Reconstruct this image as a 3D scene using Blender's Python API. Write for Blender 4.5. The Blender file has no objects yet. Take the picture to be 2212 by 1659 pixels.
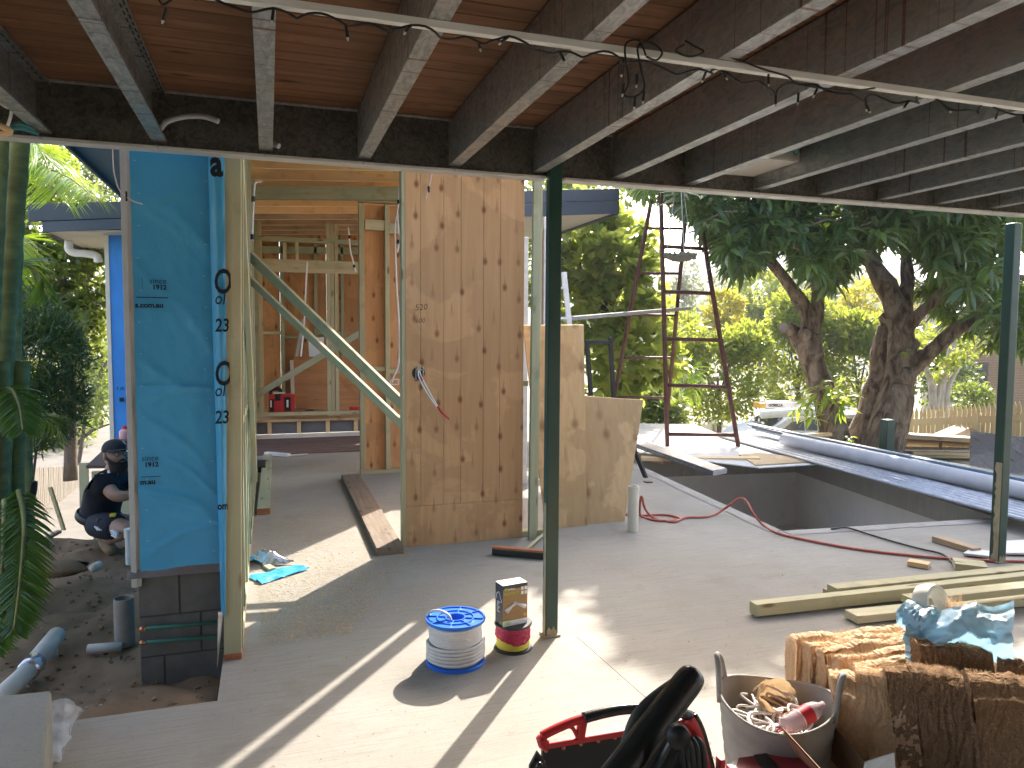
import bpy, bmesh, math, random
import numpy as np
from math import sin, cos, tan, pi, radians, sqrt, atan2
from mathutils import Vector as V, Matrix, noise, geometry

random.seed(7); RNG = np.random.default_rng(11)
S = bpy.context.scene
COL = S.collection

# ---------------------------------------------------------------- camera, sky, sun, exposure
YAW, PITCH, ROLL, HCAM, FPX = .317, .0645, .006, 1.62, 1600.0
CX, CY = 1106.0, 829.5
_f = V((sin(YAW)*cos(PITCH), cos(YAW)*cos(PITCH), -sin(PITCH)))
_r0 = V((cos(YAW), -sin(YAW), 0)); _u0 = _r0.cross(_f)
_r = _r0*cos(ROLL) + _u0*sin(ROLL); _u = -_r0*sin(ROLL) + _u0*cos(ROLL)
CAMP = V((0, 0, HCAM))
cam_data = bpy.data.cameras.new('camera'); cam = bpy.data.objects.new('camera', cam_data); COL.objects.link(cam)
cam.matrix_world = Matrix(((_r.x, _u.x, -_f.x, 0), (_r.y, _u.y, -_f.y, 0), (_r.z, _u.z, -_f.z, HCAM), (0, 0, 0, 1)))
cam_data.sensor_width = 36; cam_data.lens = 36*FPX/2212; cam_data.clip_start = .02; cam_data.clip_end = 3000
S.camera = cam
HAZE = 0.0010

SUN_AZ, SUN_EL = radians(38.3), radians(34.5)
world = bpy.data.worlds.new('World'); S.world = world; world.use_nodes = True
wn = world.node_tree; wn.nodes.clear()
sky = wn.nodes.new('ShaderNodeTexSky'); sky.sky_type = 'NISHITA'; sky.sun_disc = False
sky.sun_elevation = SUN_EL; sky.sun_rotation = SUN_AZ; sky.air_density = 1.0; sky.dust_density = 3.5; sky.ozone_density = 1.0
bg = wn.nodes.new('ShaderNodeBackground'); bg.inputs['Strength'].default_value = .15
wo = wn.nodes.new('ShaderNodeOutputWorld')
wn.links.new(sky.outputs[0], bg.inputs[0]); wn.links.new(bg.outputs[0], wo.inputs[0])
sd = bpy.data.lights.new('sun', 'SUN'); sd.energy = 3.0; sd.angle = radians(.55); sd.color = (1.0, .945, .87)
so = bpy.data.objects.new('sun', sd); COL.objects.link(so)
SUNDIR = V((sin(SUN_AZ)*cos(SUN_EL), cos(SUN_AZ)*cos(SUN_EL), sin(SUN_EL)))
so.rotation_euler = SUNDIR.to_track_quat('Z', 'Y').to_euler(); so.location = (8, 9, 12)
S.view_settings.view_transform = 'Standard'; S.view_settings.look = 'None'
S.view_settings.exposure = 2.4; S.view_settings.gamma = 1.0; S.view_settings.use_curve_mapping = False
S.render.engine = 'CYCLES'
S.cycles.max_bounces = 10; S.cycles.diffuse_bounces = 6; S.cycles.glossy_bounces = 4; S.cycles.transparent_max_bounces = 12
S.cycles.use_denoising = True

# ---------------------------------------------------------------- placing helpers (a photo point met with a plane)
def ray(x, y): return _f + _r*((x-CX)/FPX) - _u*((y-CY)/FPX)
def _pl(x, y, ax, v):
    d = ray(x, y); return CAMP + d*((v-CAMP[ax])/d[ax])
def G(x, y, z=0.0): return _pl(x, y, 2, z)
def Yp(x, y, Y): return _pl(x, y, 1, Y)
def Xp(x, y, X): return _pl(x, y, 0, X)
def Dp(x, y, d): return CAMP + ray(x, y)*d

# ---------------------------------------------------------------- materials
MATS = {}
def newmat(name):
    m = bpy.data.materials.new(name); m.use_nodes = True
    nt = m.node_tree; nt.nodes.clear()
    out = nt.nodes.new('ShaderNodeOutputMaterial'); p = nt.nodes.new('ShaderNodeBsdfPrincipled')
    nt.links.new(p.outputs[0], out.inputs[0]); MATS[name] = m
    return m, nt, p, out
def N(nt, typ, **kw):
    n = nt.nodes.new('ShaderNode'+typ)
    for k, v in kw.items():
        if k.startswith('_'): n.inputs[k[1:]].default_value = v
        else: setattr(n, k, v)
    return n
def coords(nt, scale=(1, 1, 1), rnd=True, rot=(0, 0, 0)):
    tc = N(nt, 'TexCoord'); mp = N(nt, 'Mapping'); mp.inputs['Scale'].default_value = scale; mp.inputs['Rotation'].default_value = rot
    if rnd:
        oi = N(nt, 'ObjectInfo'); ad = N(nt, 'VectorMath', operation='MULTIPLY_ADD')
        ad.inputs[1].default_value = (31, 17, 23)
        nt.links.new(oi.outputs['Random'], ad.inputs[0]); nt.links.new(tc.outputs['Object'], ad.inputs[2])
        nt.links.new(ad.outputs[0], mp.inputs[0])
    else: nt.links.new(tc.outputs['Object'], mp.inputs[0])
    return mp.outputs[0]
def ramp(nt, src, stops):
    r = N(nt, 'ValToRGB'); e = r.color_ramp.elements
    while len(e) < len(stops): e.new(.5)
    for i, (p, c) in enumerate(stops):
        e[i].position = p; e[i].color = (*c, 1) if len(c) == 3 else c
    nt.links.new(src, r.inputs[0]); return r.outputs[0]
def mixc(nt, a, b, fac, mode='MIX'):
    m = N(nt, 'Mix', data_type='RGBA', blend_type=mode)
    for s, v in ((0, fac), (6, a), (7, b)):
        if isinstance(v, (int, float)): m.inputs[s].default_value = v
        elif isinstance(v, tuple): m.inputs[s].default_value = (*v, 1)
        else: nt.links.new(v, m.inputs[s])
    return m.outputs[2]
def noisetex(nt, vec, scale, detail=6, rough=.6, dist=0):
    n = N(nt, 'TexNoise', _Scale=scale, _Detail=detail, _Roughness=rough, _Distortion=dist)
    nt.links.new(vec, n.inputs['Vector']); return n.outputs['Fac']
def bump(nt, p, h, strength, dist=.01):
    b = N(nt, 'Bump', _Strength=strength, _Distance=dist); nt.links.new(h, b.inputs['Height']); nt.links.new(b.outputs[0], p.inputs['Normal'])
def setp(p, rough=.6, metal=0., spec=.5):
    p.inputs['Roughness'].default_value = rough; p.inputs['Metallic'].default_value = metal; p.inputs['Specular IOR Level'].default_value = spec
def mat(name, c1, c2=None, scale=6, stretch=(1, 1, 1), rough=.6, metal=0., bmp=0., bscale=40, spec=.4, lo=.3, hi=.7, dist=0, rnd=True, bdist=.01):
    m, nt, p, out = newmat(name); setp(p, rough, metal, spec)
    c2 = c2 or tuple(min(1, x*1.25) for x in c1)
    v = coords(nt, stretch, rnd)
    nt.links.new(ramp(nt, noisetex(nt, v, scale, dist=dist), [(lo, c1), (hi, c2)]), p.inputs['Base Color'])
    if bmp: bump(nt, p, noisetex(nt, v, bscale), bmp, bdist)
    return m
def wood(name, c1, c2, knot=(.2, .1, .04), tint=None, rough=.7, grain=1., saw=False):
    """long grain runs along local X"""
    m, nt, p, out = newmat(name); setp(p, rough, 0, .25)
    v = coords(nt, (1.2*grain, 22*grain, 22*grain))
    g = noisetex(nt, v, 1.6, 5, .65, .4)
    c = ramp(nt, g, [(.3, c1), (.68, c2)])
    v2 = coords(nt, (1, 1, 1))
    if tint: c = mixc(nt, c, tint, ramp(nt, noisetex(nt, v2, 2.2, 3), [(.4, (0, 0, 0)), (.7, (.75, .75, .75))]))
    vo = N(nt, 'TexVoronoi', _Scale=1.0, _Randomness=1.0); nt.links.new(coords(nt, (2.6, 9, 9)), vo.inputs['Vector'])
    c = mixc(nt, c, knot, ramp(nt, vo.outputs['Distance'], [(.07, (.85, .85, .85)), (.16, (0, 0, 0))]))
    c = mixc(nt, c, tuple(x*.55 for x in c1), ramp(nt, noisetex(nt, v2, 5, 6), [(.56, (0, 0, 0)), (.78, (.7, .7, .7))]))
    oi = N(nt, 'ObjectInfo'); c = mixc(nt, c, ramp(nt, oi.outputs['Random'], [(0, (.78, .76, .74)), (1, (1., 1., 1.))]), 1.0, 'MULTIPLY')
    nt.links.new(c, p.inputs['Base Color']); bump(nt, p, g, .25, .004)
    return m
def ply(name, base, light, dark, knots=1.0, sx=6.2, sz=3.1, stain=.5, world=False, rand=.72):
    """sheet in the XZ plane, veneer grain vertical"""
    m, nt, p, out = newmat(name); setp(p, .7, 0, .2)
    if world:
        def coords(nt, scale=(1, 1, 1), rnd=True, rot=(0, 0, 0)):
            ge = N(nt, 'NewGeometry'); mp = N(nt, 'Mapping'); mp.inputs['Scale'].default_value = scale; nt.links.new(ge.outputs['Position'], mp.inputs[0]); return mp.outputs[0]
    else: coords = globals()['coords']
    v = coords(nt, (18, 18, 1.1)); g = noisetex(nt, v, 1.3, 6, .62, .6)
    c = ramp(nt, g, [(.28, base), (.7, light)])
    vv = coords(nt, (1, 1, 1)); 
    big = noisetex(nt, vv, 1.7, 5, .6, .5)
    c = mixc(nt, c, tuple(x*.62 for x in base), ramp(nt, big, [(.46, (0, 0, 0)), (.5, (stain, stain, stain)), (.8, (stain*.8,)*3)]))
    vo = N(nt, 'TexVoronoi', _Scale=1.0, _Randomness=rand, voronoi_dimensions='2D')
    cm = N(nt, 'CombineXYZ'); sp = N(nt, 'SeparateXYZ'); nt.links.new(vv, sp.inputs[0])
    mx = N(nt, 'Math', operation='MULTIPLY'); mx.inputs[1].default_value = sx; nt.links.new(sp.outputs[0], mx.inputs[0])
    mz = N(nt, 'Math', operation='MULTIPLY'); mz.inputs[1].default_value = sz; nt.links.new(sp.outputs[2], mz.inputs[0])
    nt.links.new(mx.outputs[0], cm.inputs[0]); nt.links.new(mz.outputs[0], cm.inputs[1]); nt.links.new(cm.outputs[0], vo.inputs['Vector'])
    km = N(nt, 'SeparateColor'); nt.links.new(vo.outputs['Color'], km.inputs[0]); kr = ramp(nt, km.outputs[0], [(.12, (.15, .15, .15)), (.6, (1, 1, 1))])
    kd = mixc(nt, (0., 0., 0.), ramp(nt, vo.outputs['Distance'], [(.04, (.95*knots,)*3), (.08, (.6*knots,)*3), (.15, (0, 0, 0))]), kr)
    c = mixc(nt, c, dark, kd)
    # streak running up from each knot
    vs = N(nt, 'TexVoronoi', _Scale=1.0, _Randomness=rand, voronoi_dimensions='2D')
    mz2 = N(nt, 'Vector'+'Math', operation='ADD'); mz2.inputs[1].default_value = (0, -.16, 0); nt.links.new(cm.outputs[0], mz2.inputs[0])
    nt.links.new(mz2.outputs[0], vs.inputs['Vector'])
    sq = N(nt, 'VectorMath', operation='SUBTRACT'); nt.links.new(mz2.outputs[0], sq.inputs[0]); nt.links.new(vs.outputs['Position'], sq.inputs[1])
    ss = N(nt, 'VectorMath', operation='MULTIPLY'); ss.inputs[1].default_value = (2.6, .55, 1); nt.links.new(sq.outputs[0], ss.inputs[0])
    ln = N(nt, 'VectorMath', operation='LENGTH'); nt.links.new(ss.outputs[0], ln.inputs[0])
    c = mixc(nt, c, tuple(x*.6 for x in base), ramp(nt, ln.outputs['Value'], [(.03, (.7*knots,)*3), (.13, (0, 0, 0))]))
    nt.links.new(c, p.inputs['Base Color']); bump(nt, p, g, .12, .003)
    return m
def leafmat(name, c1, c2, c3=None, transl=.45, tcol=(.35, .5, .05), rough=.45):
    m, nt, p, out = newmat(name); setp(p, rough, 0, .5)
    gi = N(nt, 'NewGeometry')
    stops = [(.0, c1), (.6, c2)] + ([(1., c3)] if c3 else [])
    c = ramp(nt, gi.outputs['Random Per Island'], stops)
    nt.links.new(c, p.inputs['Base Color'])
    tr = N(nt, 'BsdfTranslucent'); tm = mixc(nt, c, tcol, .6); nt.links.new(tm, tr.inputs['Color'])
    mx = N(nt, 'MixShader'); mx.inputs[0].default_value = transl
    nt.links.new(p.outputs[0], mx.inputs[1]); nt.links.new(tr.outputs[0], mx.inputs[2]); nt.links.new(mx.outputs[0], out.inputs[0])
    return m
def sheetmat(name, c1, c2, rough=.4, transl=0., tcol=None, bmp=.3, bscale=14, spec=.5, stretch=(1, 1, 1)):
    m, nt, p, out = newmat(name); setp(p, rough, 0, spec)
    v = coords(nt, stretch); n = noisetex(nt, v, 2.2, 5)
    c = ramp(nt, n, [(.3, c1), (.7, c2)]); nt.links.new(c, p.inputs['Base Color'])
    bump(nt, p, noisetex(nt, v, bscale, 4, .55, 1.5), bmp, .02)
    if transl:
        tr = N(nt, 'BsdfTranslucent'); tr.inputs['Color'].default_value = (*(tcol or c2), 1)
        mx = N(nt, 'MixShader'); mx.inputs[0].default_value = transl
        nt.links.new(p.outputs[0], mx.inputs[1]); nt.links.new(tr.outputs[0], mx.inputs[2]); nt.links.new(mx.outputs[0], out.inputs[0])
    return m
def concrete(name, c1, c2, broom=.0, stain=(.25, .2, .15), sc=1.0, rnd=False, bstr=.3):
    m, nt, p, out = newmat(name); setp(p, .85, 0, .25)
    v = coords(nt, (1, 1, 1), rnd)
    c = ramp(nt, noisetex(nt, v, .9*sc, 8, .62), [(.3, c1), (.7, c2)])
    c = mixc(nt, c, stain, ramp(nt, noisetex(nt, v, 2.3*sc, 7, .7, .6), [(.55, (0, 0, 0)), (.8, (.55, .55, .55))]))
    c = mixc(nt, c, tuple(x*.7 for x in c1), ramp(nt, noisetex(nt, v, 38*sc, 4, .7), [(.55, (0, 0, 0)), (.75, (.45, .45, .45))]))
    fine = noisetex(nt, v, 90*sc, 3)
    if broom:
        bl = noisetex(nt, coords(nt, (1.2, 40, 1), rnd, (0, 0, .09)), 2.2, 5, .7)
        c = mixc(nt, c, tuple(x*.72 for x in c1), ramp(nt, bl, [(.5, (0, 0, 0)), (.68, (broom,)*3)]))
        a = N(nt, 'Math', operation='ADD'); nt.links.new(fine, a.inputs[0]); nt.links.new(bl, a.inputs[1]); fine = a.outputs[0]
    nt.links.new(c, p.inputs['Base Color']); bump(nt, p, fine, bstr, .004)
    return m
def galv(name, c1, c2, metal=.75, rough=.42, streak=(.16, .06, .03), streaks=.0, vs=26, stretch=(1, .45, 1)):
    m, nt, p, out = newmat(name); setp(p, rough, metal, .5)
    v = coords(nt, stretch)
    n1 = noisetex(nt, v, vs, 4, .75, 1.2)
    c = ramp(nt, n1, [(.36, c1), (.6, c2)])
    if streaks:
        st = noisetex(nt, coords(nt, (.02, 40, .12)), 1.2, 2, .5)
        c = mixc(nt, c, streak, ramp(nt, st, [(.655, (0, 0, 0)), (.69, (streaks,)*3)]))
    nt.links.new(c, p.inputs['Base Color'])
    nt.links.new(ramp(nt, n1, [(.35, (rough+.18,)*3), (.65, (rough-.08,)*3)]), p.inputs['Roughness'])
    return m

# ---------------------------------------------------------------- mesh builder
WL = {}
class MB:
    def __init__(s): s.v = []; s.f = []
    def add(s, vs, fs):
        o = len(s.v); s.v += [tuple(x) for x in vs]; s.f += [tuple(i+o for i in f) for f in fs]; return s
    def box(s, c, d, R=None):
        c = V(c); h = V(d)/2; vs = []
        for sx in (-1, 1):
            for sy in (-1, 1):
                for sz in (-1, 1):
                    q = V((sx*h.x, sy*h.y, sz*h.z)); vs.append(c + (R @ q if R else q))
        return s.add(vs, [(0, 1, 3, 2), (4, 6, 7, 5), (0, 4, 5, 1), (2, 3, 7, 6), (0, 2, 6, 4), (1, 5, 7, 3)])
    def bb(s, a, b):
        a = V(a); b = V(b); return s.box((a+b)/2, [abs(b[i]-a[i]) for i in range(3)])
    def bar(s, p, q, w, h, up=(0, 0, 1)):
        p = V(p); q = V(q); R = frame(q-p, up); return s.box((p+q)/2, ((q-p).length, w, h), R)
    def tube(s, pts, r, n=8, cap=True):
        pts = [V(p) for p in pts]; rs = r if isinstance(r, (list, tuple)) else [r]*len(pts)
        o = len(s.v); prev = None
        for i, p in enumerate(pts):
            t = (pts[min(i+1, len(pts)-1)] - pts[max(i-1, 0)])
            if t.length < 1e-9: t = V((0, 0, 1))
            t.normalize()
            if prev is None:
                a = t.orthogonal().normalized()
            else:
                a = prev - t*prev.dot(t)
                if a.length < 1e-6: a = t.orthogonal()
                a.normalize()
            prev = a; b = t.cross(a)
            for k in range(n):
                th = 2*pi*k/n; s.v.append(tuple(p + (a*cos(th) + b*sin(th))*rs[i]))
        for i in range(len(pts)-1):
            for k in range(n):
                k2 = (k+1) % n
                s.f.append((o+i*n+k, o+i*n+k2, o+(i+1)*n+k2, o+(i+1)*n+k))
        if cap:
            s.f.append(tuple(o+k for k in reversed(range(n)))); m = o+(len(pts)-1)*n; s.f.append(tuple(m+k for k in range(n)))
        return s
    def lathe(s, c, prof, n=24, R=None):
        c = V(c); o = len(s.v)
        for (r, z) in prof:
            for k in range(n):
                q = V((r*cos(2*pi*k/n), r*sin(2*pi*k/n), z)); s.v.append(tuple(c + (R @ q if R else q)))
        for i in range(len(prof)-1):
            for k in range(n):
                k2 = (k+1) % n; s.f.append((o+i*n+k, o+i*n+k2, o+(i+1)*n+k2, o+(i+1)*n+k))
        return s
    def grid(s, fn, nu, nv):
        o = len(s.v)
        for i in range(nu+1):
            for j in range(nv+1): s.v.append(tuple(fn(i/nu, j/nv)))
        w = nv+1
        for i in range(nu):
            for j in range(nv): s.f.append((o+i*w+j, o+(i+1)*w+j, o+(i+1)*w+j+1, o+i*w+j+1))
        return s
    def prism(s, poly, axis, a, b):
        """2-D polygon extruded along an axis (0,1,2) from a to b"""
        def at(u, w, t):
            return ((t, u, w), (u, t, w), (u, w, t))[axis]
        n = len(poly); vs = [at(u, w, a) for u, w in poly] + [at(u, w, b) for u, w in poly]
        fs = [tuple(range(n)), tuple(reversed(range(n, 2*n)))] + [(i, n+i, n+(i+1) % n, (i+1) % n) for i in range(n)]
        return s.add(vs, fs)
    def slab(s, quad, t):
        """4 world points extruded by vector t"""
        q = [V(x) for x in quad]; t = V(t); n = len(q)
        return s.add(q + [x+t for x in q], [tuple(range(n)), tuple(reversed(range(n, 2*n)))] + [(i, n+i, n+(i+1) % n, (i+1) % n) for i in range(n)])
    def build(s, name, m, parent=None, smooth=False, bevel=0, fixn=True, origin=None, sharp=None):
        vs = np.array(s.v, dtype=float)
        c = V(origin) if origin is not None else V((vs.min(0)+vs.max(0))/2)
        me = bpy.data.meshes.new(name); me.from_pydata((vs-np.array(c)).tolist(), [], s.f); 
        if fixn:
            b = bmesh.new(); b.from_mesh(me); bmesh.ops.recalc_face_normals(b, faces=b.faces); b.to_mesh(me); b.free()
        o = bpy.data.objects.new(name, me); COL.objects.link(o)
        me.materials.append(m)
        if smooth:
            me.polygons.foreach_set('use_smooth', [True]*len(me.polygons))
            if sharp: me.set_sharp_from_angle(angle=radians(sharp))
        put(o, c, parent)
        if bevel:
            mo = o.modifiers.new('bevel', 'BEVEL'); mo.width = bevel; mo.segments = 2; mo.limit_method = 'ANGLE'
        return o
def put(o, loc, parent=None):
    loc = V(loc); WL[o.name] = loc.copy()
    if parent is not None:
        o.parent = parent; o.location = loc - WL[parent.name]
    else: o.location = loc
def frame(d, up=(0, 0, 1)):
    x = V(d).normalized(); u = V(up); y = u.cross(x)
    if y.length < 1e-6: y = V((0, 1, 0)).cross(x)
    y.normalize(); z = x.cross(y)
    return Matrix((x, y, z)).transposed()
def timber(name, p, q, w, h, m, parent=None, up=(0, 0, 1), bevel=.003):
    p = V(p); q = V(q); R = frame(q-p, up); L = (q-p).length
    b = MB().box((0, 0, 0), (L, w, h)); o = b.build(name, m, None, bevel=bevel, origin=(0, 0, 0))
    o.rotation_euler = R.to_euler(); put(o, (p+q)/2, parent)
    return o
def tag(o, label, cat, group=None, kind=None):
    if label: o['label'] = label
    if cat: o['category'] = cat
    if group: o['group'] = group
    if kind: o['kind'] = kind
    return o
def thing(name, label, cat, loc=(0, 0, 0), group=None):
    o = bpy.data.objects.new(name, None); COL.objects.link(o); o.empty_display_size = .1
    put(o, loc); return tag(o, label, cat, group)
def structure(o): o['kind'] = 'structure'; return o
def stuff(o): o['kind'] = 'stuff'; return o
def dup(root, delta, label=None, rz=None):
    def rec(o, par):
        c = o.copy(); COL.objects.link(c)
        if par is not None: c.parent = par
        for ch in list(o.children): rec(ch, c)
        return c
    r = rec(root, None); r.location = root.location + V(delta)
    if rz is not None: r.rotation_euler[2] += rz
    if label: r['label'] = label
    return r
def text(s, loc, right, up, size, m, parent=None, name='lettering', bold=0., shear=0., align='LEFT', clip=None, xs=1.):
    cu = bpy.data.curves.new(name, 'FONT'); cu.body = s; cu.size = size; cu.offset = bold; cu.shear = shear; cu.align_x = align; cu.resolution_u = 3
    t = bpy.data.objects.new(name, cu); COL.objects.link(t)
    dg = bpy.context.evaluated_depsgraph_get(); me = bpy.data.meshes.new_from_object(t.evaluated_get(dg))
    bpy.data.objects.remove(t); bpy.data.curves.remove(cu)
    if xs != 1.: me.transform(Matrix.Diagonal((xs, 1, 1, 1)))
    if clip:
        bm_ = bmesh.new(); bm_.from_mesh(me); bmesh.ops.bisect_plane(bm_, geom=bm_.verts[:]+bm_.edges[:]+bm_.faces[:], plane_co=(clip, 0, 0), plane_no=(1, 0, 0), clear_outer=True); bm_.to_mesh(me); bm_.free()
    me.materials.clear(); me.materials.append(m)
    o = bpy.data.objects.new(name, me); COL.objects.link(o)
    x = V(right).normalized(); z = x.cross(V(up)).normalized(); y = z.cross(x)
    o.rotation_euler = Matrix((x, y, z)).transposed().to_euler(); put(o, loc, parent)
    return o
def smoothpts(pts, n=6):
    """Catmull-Rom through points"""
    P = [V(p) for p in pts]; out = []
    for i in range(len(P)-1):
        a, b, c, d = P[max(i-1, 0)], P[i], P[i+1], P[min(i+2, len(P)-1)]
        for k in range(n):
            t = k/n; out.append(.5*((2*b)+(c-a)*t+(2*a-5*b+4*c-d)*t*t+(3*b-a-3*c+d)*t**3))
    return out+[P[-1]]
def cable(name, pts, r, m, parent=None, n=6, sm=6):
    return MB().tube(smoothpts(pts, sm), r, n).build(name, m, parent, smooth=True)
def fbm(x, y, z=0., o=4): return noise.fractal(V((x, y, z)), 1.0, 2.0, o)

# leaves: arrays of positions, axes, normals, lengths, widths -> one mesh
def leaf_arrays(P, A, Nn, L, W, droop=.25, fold=.18):
    A = A/np.linalg.norm(A, axis=1, keepdims=True)
    B = np.cross(A, Nn); B /= np.maximum(np.linalg.norm(B, axis=1, keepdims=True), 1e-6); Z = np.cross(B, A)
    L = L[:, None]; W = W[:, None]
    b0 = P; m1 = P+A*L*.38-Z*L*droop*.12; m2 = P+A*L*.72-Z*L*droop*.5; tip = P+A*L-Z*L*droop
    l1 = m1+B*W*.5+Z*W*fold; r1 = m1-B*W*.5+Z*W*fold; l2 = m2+B*W*.36+Z*W*fold*.7; r2 = m2-B*W*.36+Z*W*fold*.7
    v = np.stack([b0, l1, m1, r1, l2, m2, r2, tip], 1).reshape(-1, 3)
    f0 = np.array([[0, 2, 1, 1], [0, 3, 2, 2], [1, 2, 5, 4], [2, 3, 6, 5], [4, 5, 7, 7], [5, 6, 7, 7]])
    return v, f0
def mesh_from_quads(name, v, n, f0, stride, m):
    f = (f0[None, :, :] + (np.arange(n)*stride)[:, None, None]).reshape(-1, 4)
    tri = f[:, 2] == f[:, 3]
    lens = np.where(tri, 3, 4)
    loops = np.concatenate([r[:3] if t else r for r, t in zip(f, tri)]) if False else f.reshape(-1)[(~(np.stack([np.zeros_like(tri)]*3+[tri], 1))).reshape(-1)]
    me = bpy.data.meshes.new(name); me.vertices.add(len(v)); me.vertices.foreach_set('co', v.astype(np.float32).ravel())
    me.loops.add(len(loops)); me.loops.foreach_set('vertex_index', loops.astype(np.int32))
    me.polygons.add(len(lens)); st = np.concatenate([[0], np.cumsum(lens)[:-1]])
    me.polygons.foreach_set('loop_start', st.astype(np.int32))
    me.update(calc_edges=True); me.validate(); me.materials.append(m)
    return me
def leaves(name, P, A, Nn, L, W, m, parent=None, droop=.25, fold=.18, simple=False):
    P = np.asarray(P, float)
    if simple:
        A = A/np.linalg.norm(A, axis=1, keepdims=True); B = np.cross(A, Nn); B /= np.maximum(np.linalg.norm(B, axis=1, keepdims=True), 1e-6)
        l = L[:, None]; w = W[:, None]
        v = np.stack([P, P+A*l*.5+B*w*.5, P+A*l, P+A*l*.5-B*w*.5], 1).reshape(-1, 3); f0 = np.array([[0, 1, 2, 3]]); st = 4
    else:
        v, f0 = leaf_arrays(P, np.asarray(A, float), Nn, L, W, droop, fold); st = 8
    c = v.mean(0); me = mesh_from_quads(name, v-c, len(P), f0, st, m)
    o = bpy.data.objects.new(name, me); COL.objects.link(o); put(o, c, parent); return o
def rvec(n): 
    a = RNG.normal(size=(n, 3)); return a/np.linalg.norm(a, axis=1, keepdims=True)

# ---------------------------------------------------------------- material library
m_slab = concrete('slab concrete', (.27, .245, .205), (.355, .325, .275), stain=(.19, .155, .115), broom=.6)
m_slabdark = concrete('joint dark', (.24, .22, .19), (.28, .26, .22))
m_pool = concrete('pool render', (.56, .52, .46), (.64, .60, .54), stain=(.36, .33, .29), sc=1.6, bstr=.6)
m_oldconc = concrete('old concrete', (.17, .16, .13), (.26, .245, .205), stain=(.09, .085, .065), rnd=True, bstr=.9)
m_block = mat('grey block', (.10, .095, .085), (.15, .14, .125), 9, rough=.95, bmp=.5, bscale=120)
m_dirt = concrete('dirt', (.18, .112, .06), (.28, .185, .108), stain=(.04, .028, .02), sc=2.2, bstr=1.0)
m_ground = concrete('grassy ground', (.12, .11, .06), (.30, .27, .2), stain=(.07, .09, .03), sc=.5, bstr=1.)
m_galv = galv('galvanised steel', (.30, .29, .265), (.50, .49, .45), metal=.55, rough=.45)
m_galvweb = galv('joist steel', (.31, .31, .30), (.52, .515, .50), metal=.92, rough=.40, streaks=.75)
m_spangle = galv('shaded rim steel', (.06, .056, .05), (.15, .14, .125), metal=.5, rough=.55, vs=30, stretch=(1, 1, 1))  # darker than the other steel: shade on the rim web put into the colour
m_alu = mat('pale aluminium', (.55, .53, .5), (.68, .66, .62), 9, rough=.45, metal=.4)
m_greenpaint = mat('dark green paint', (.012, .045, .035), (.018, .06, .045), 7, rough=.32, spec=.5, bmp=.05, bscale=60)
m_worn = mat('worn paint', (.28, .24, .15), (.42, .37, .25), 25, (1, 1, .4), rough=.8, bmp=.4)
m_deckwood = wood('old red decking', (.16, .075, .038), (.33, .165, .088), knot=(.06, .025, .012), tint=(.21, .105, .055), grain=.8)
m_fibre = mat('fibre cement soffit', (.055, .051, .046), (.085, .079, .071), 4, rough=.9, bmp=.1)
m_pine = wood('treated pine', (.46, .41, .23), (.59, .52, .32), knot=(.18, .11, .05), tint=(.43, .42, .26))
m_pinegreen = wood('green treated pine', (.33, .35, .22), (.46, .45, .29), knot=(.14, .11, .05), tint=(.34, .39, .27))
m_pinepale = wood('pale pine', (.52, .45, .27), (.64, .56, .36), knot=(.3, .17, .06), tint=(.45, .47, .28))
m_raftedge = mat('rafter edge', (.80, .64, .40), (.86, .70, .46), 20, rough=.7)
m_raft = wood('rafter timber', (.78, .54, .27), (.86, .63, .36), knot=(.60, .38, .17), tint=(.78, .53, .28), grain=.6)
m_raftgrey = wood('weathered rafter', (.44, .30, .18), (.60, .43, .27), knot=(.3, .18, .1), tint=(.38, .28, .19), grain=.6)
m_endgrain = mat('red end grain', (.35, .13, .06), (.48, .2, .1), 60, rough=.8)
m_ply = ply('bracing ply', (.51, .29, .135), (.62, .375, .19), (.20, .06, .022), stain=.34, sx=6.0, sz=3.7, world=True, rand=.62)
m_plywarm = ply('orange ply', (.54, .28, .12), (.66, .38, .18), (.16, .055, .02), stain=.25)
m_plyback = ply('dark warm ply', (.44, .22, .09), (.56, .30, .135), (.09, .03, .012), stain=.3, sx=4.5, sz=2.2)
m_plypale = ply('pale form ply', (.50, .33, .16), (.62, .43, .23), (.16, .07, .03), knots=.7, stain=.4, sx=3.2, sz=2.4)
m_plyorange = wood('orange ply panel', (.42, .19, .075), (.55, .27, .11), knot=(.36, .16, .06), grain=.4)
m_wrap = sheetmat('blue wall wrap', (.055, .31, .52), (.075, .38, .62), rough=.42, bmp=.12, bscale=30)
m_wrapfar = sheetmat('bright blue wrap', (.02, .20, .62), (.03, .26, .72), rough=.5, bmp=.12, bscale=30)
m_wraplit = sheetmat('blue wrap scrap', (.05, .34, .62), (.09, .42, .70), rough=.35)
m_foil = mat('silver foil', (.55, .55, .57), (.72, .72, .74), 9, rough=.25, metal=.9, bmp=.5, bscale=18)
m_ink = mat('black print', (.008, .01, .012), rough=.6)
m_pencil = mat('pencil mark', (.12, .07, .04), rough=.9)
m_char = mat('charcoal metal', (.045, .055, .065), (.055, .065, .075), 3, rough=.4)
m_slate = mat('slate blue metal', (.055, .066, .088), (.065, .077, .10), 3, rough=.4)
m_soffit = mat('pale soffit', (.46, .44, .40), (.52, .495, .45), 3, rough=.8)
m_tealsoffit = mat('grey soffit', (.12, .17, .19), (.14, .19, .21), 3, rough=.8)
m_white = mat('white plastic', (.72, .71, .68), (.80, .79, .76), 8, rough=.4)
m_cream = mat('cream trim', (.62, .58, .48), (.70, .66, .56), 6, rough=.55)
m_tan = mat('trim grey', (.42, .40, .37), (.50, .48, .44), 6, rough=.6)
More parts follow.
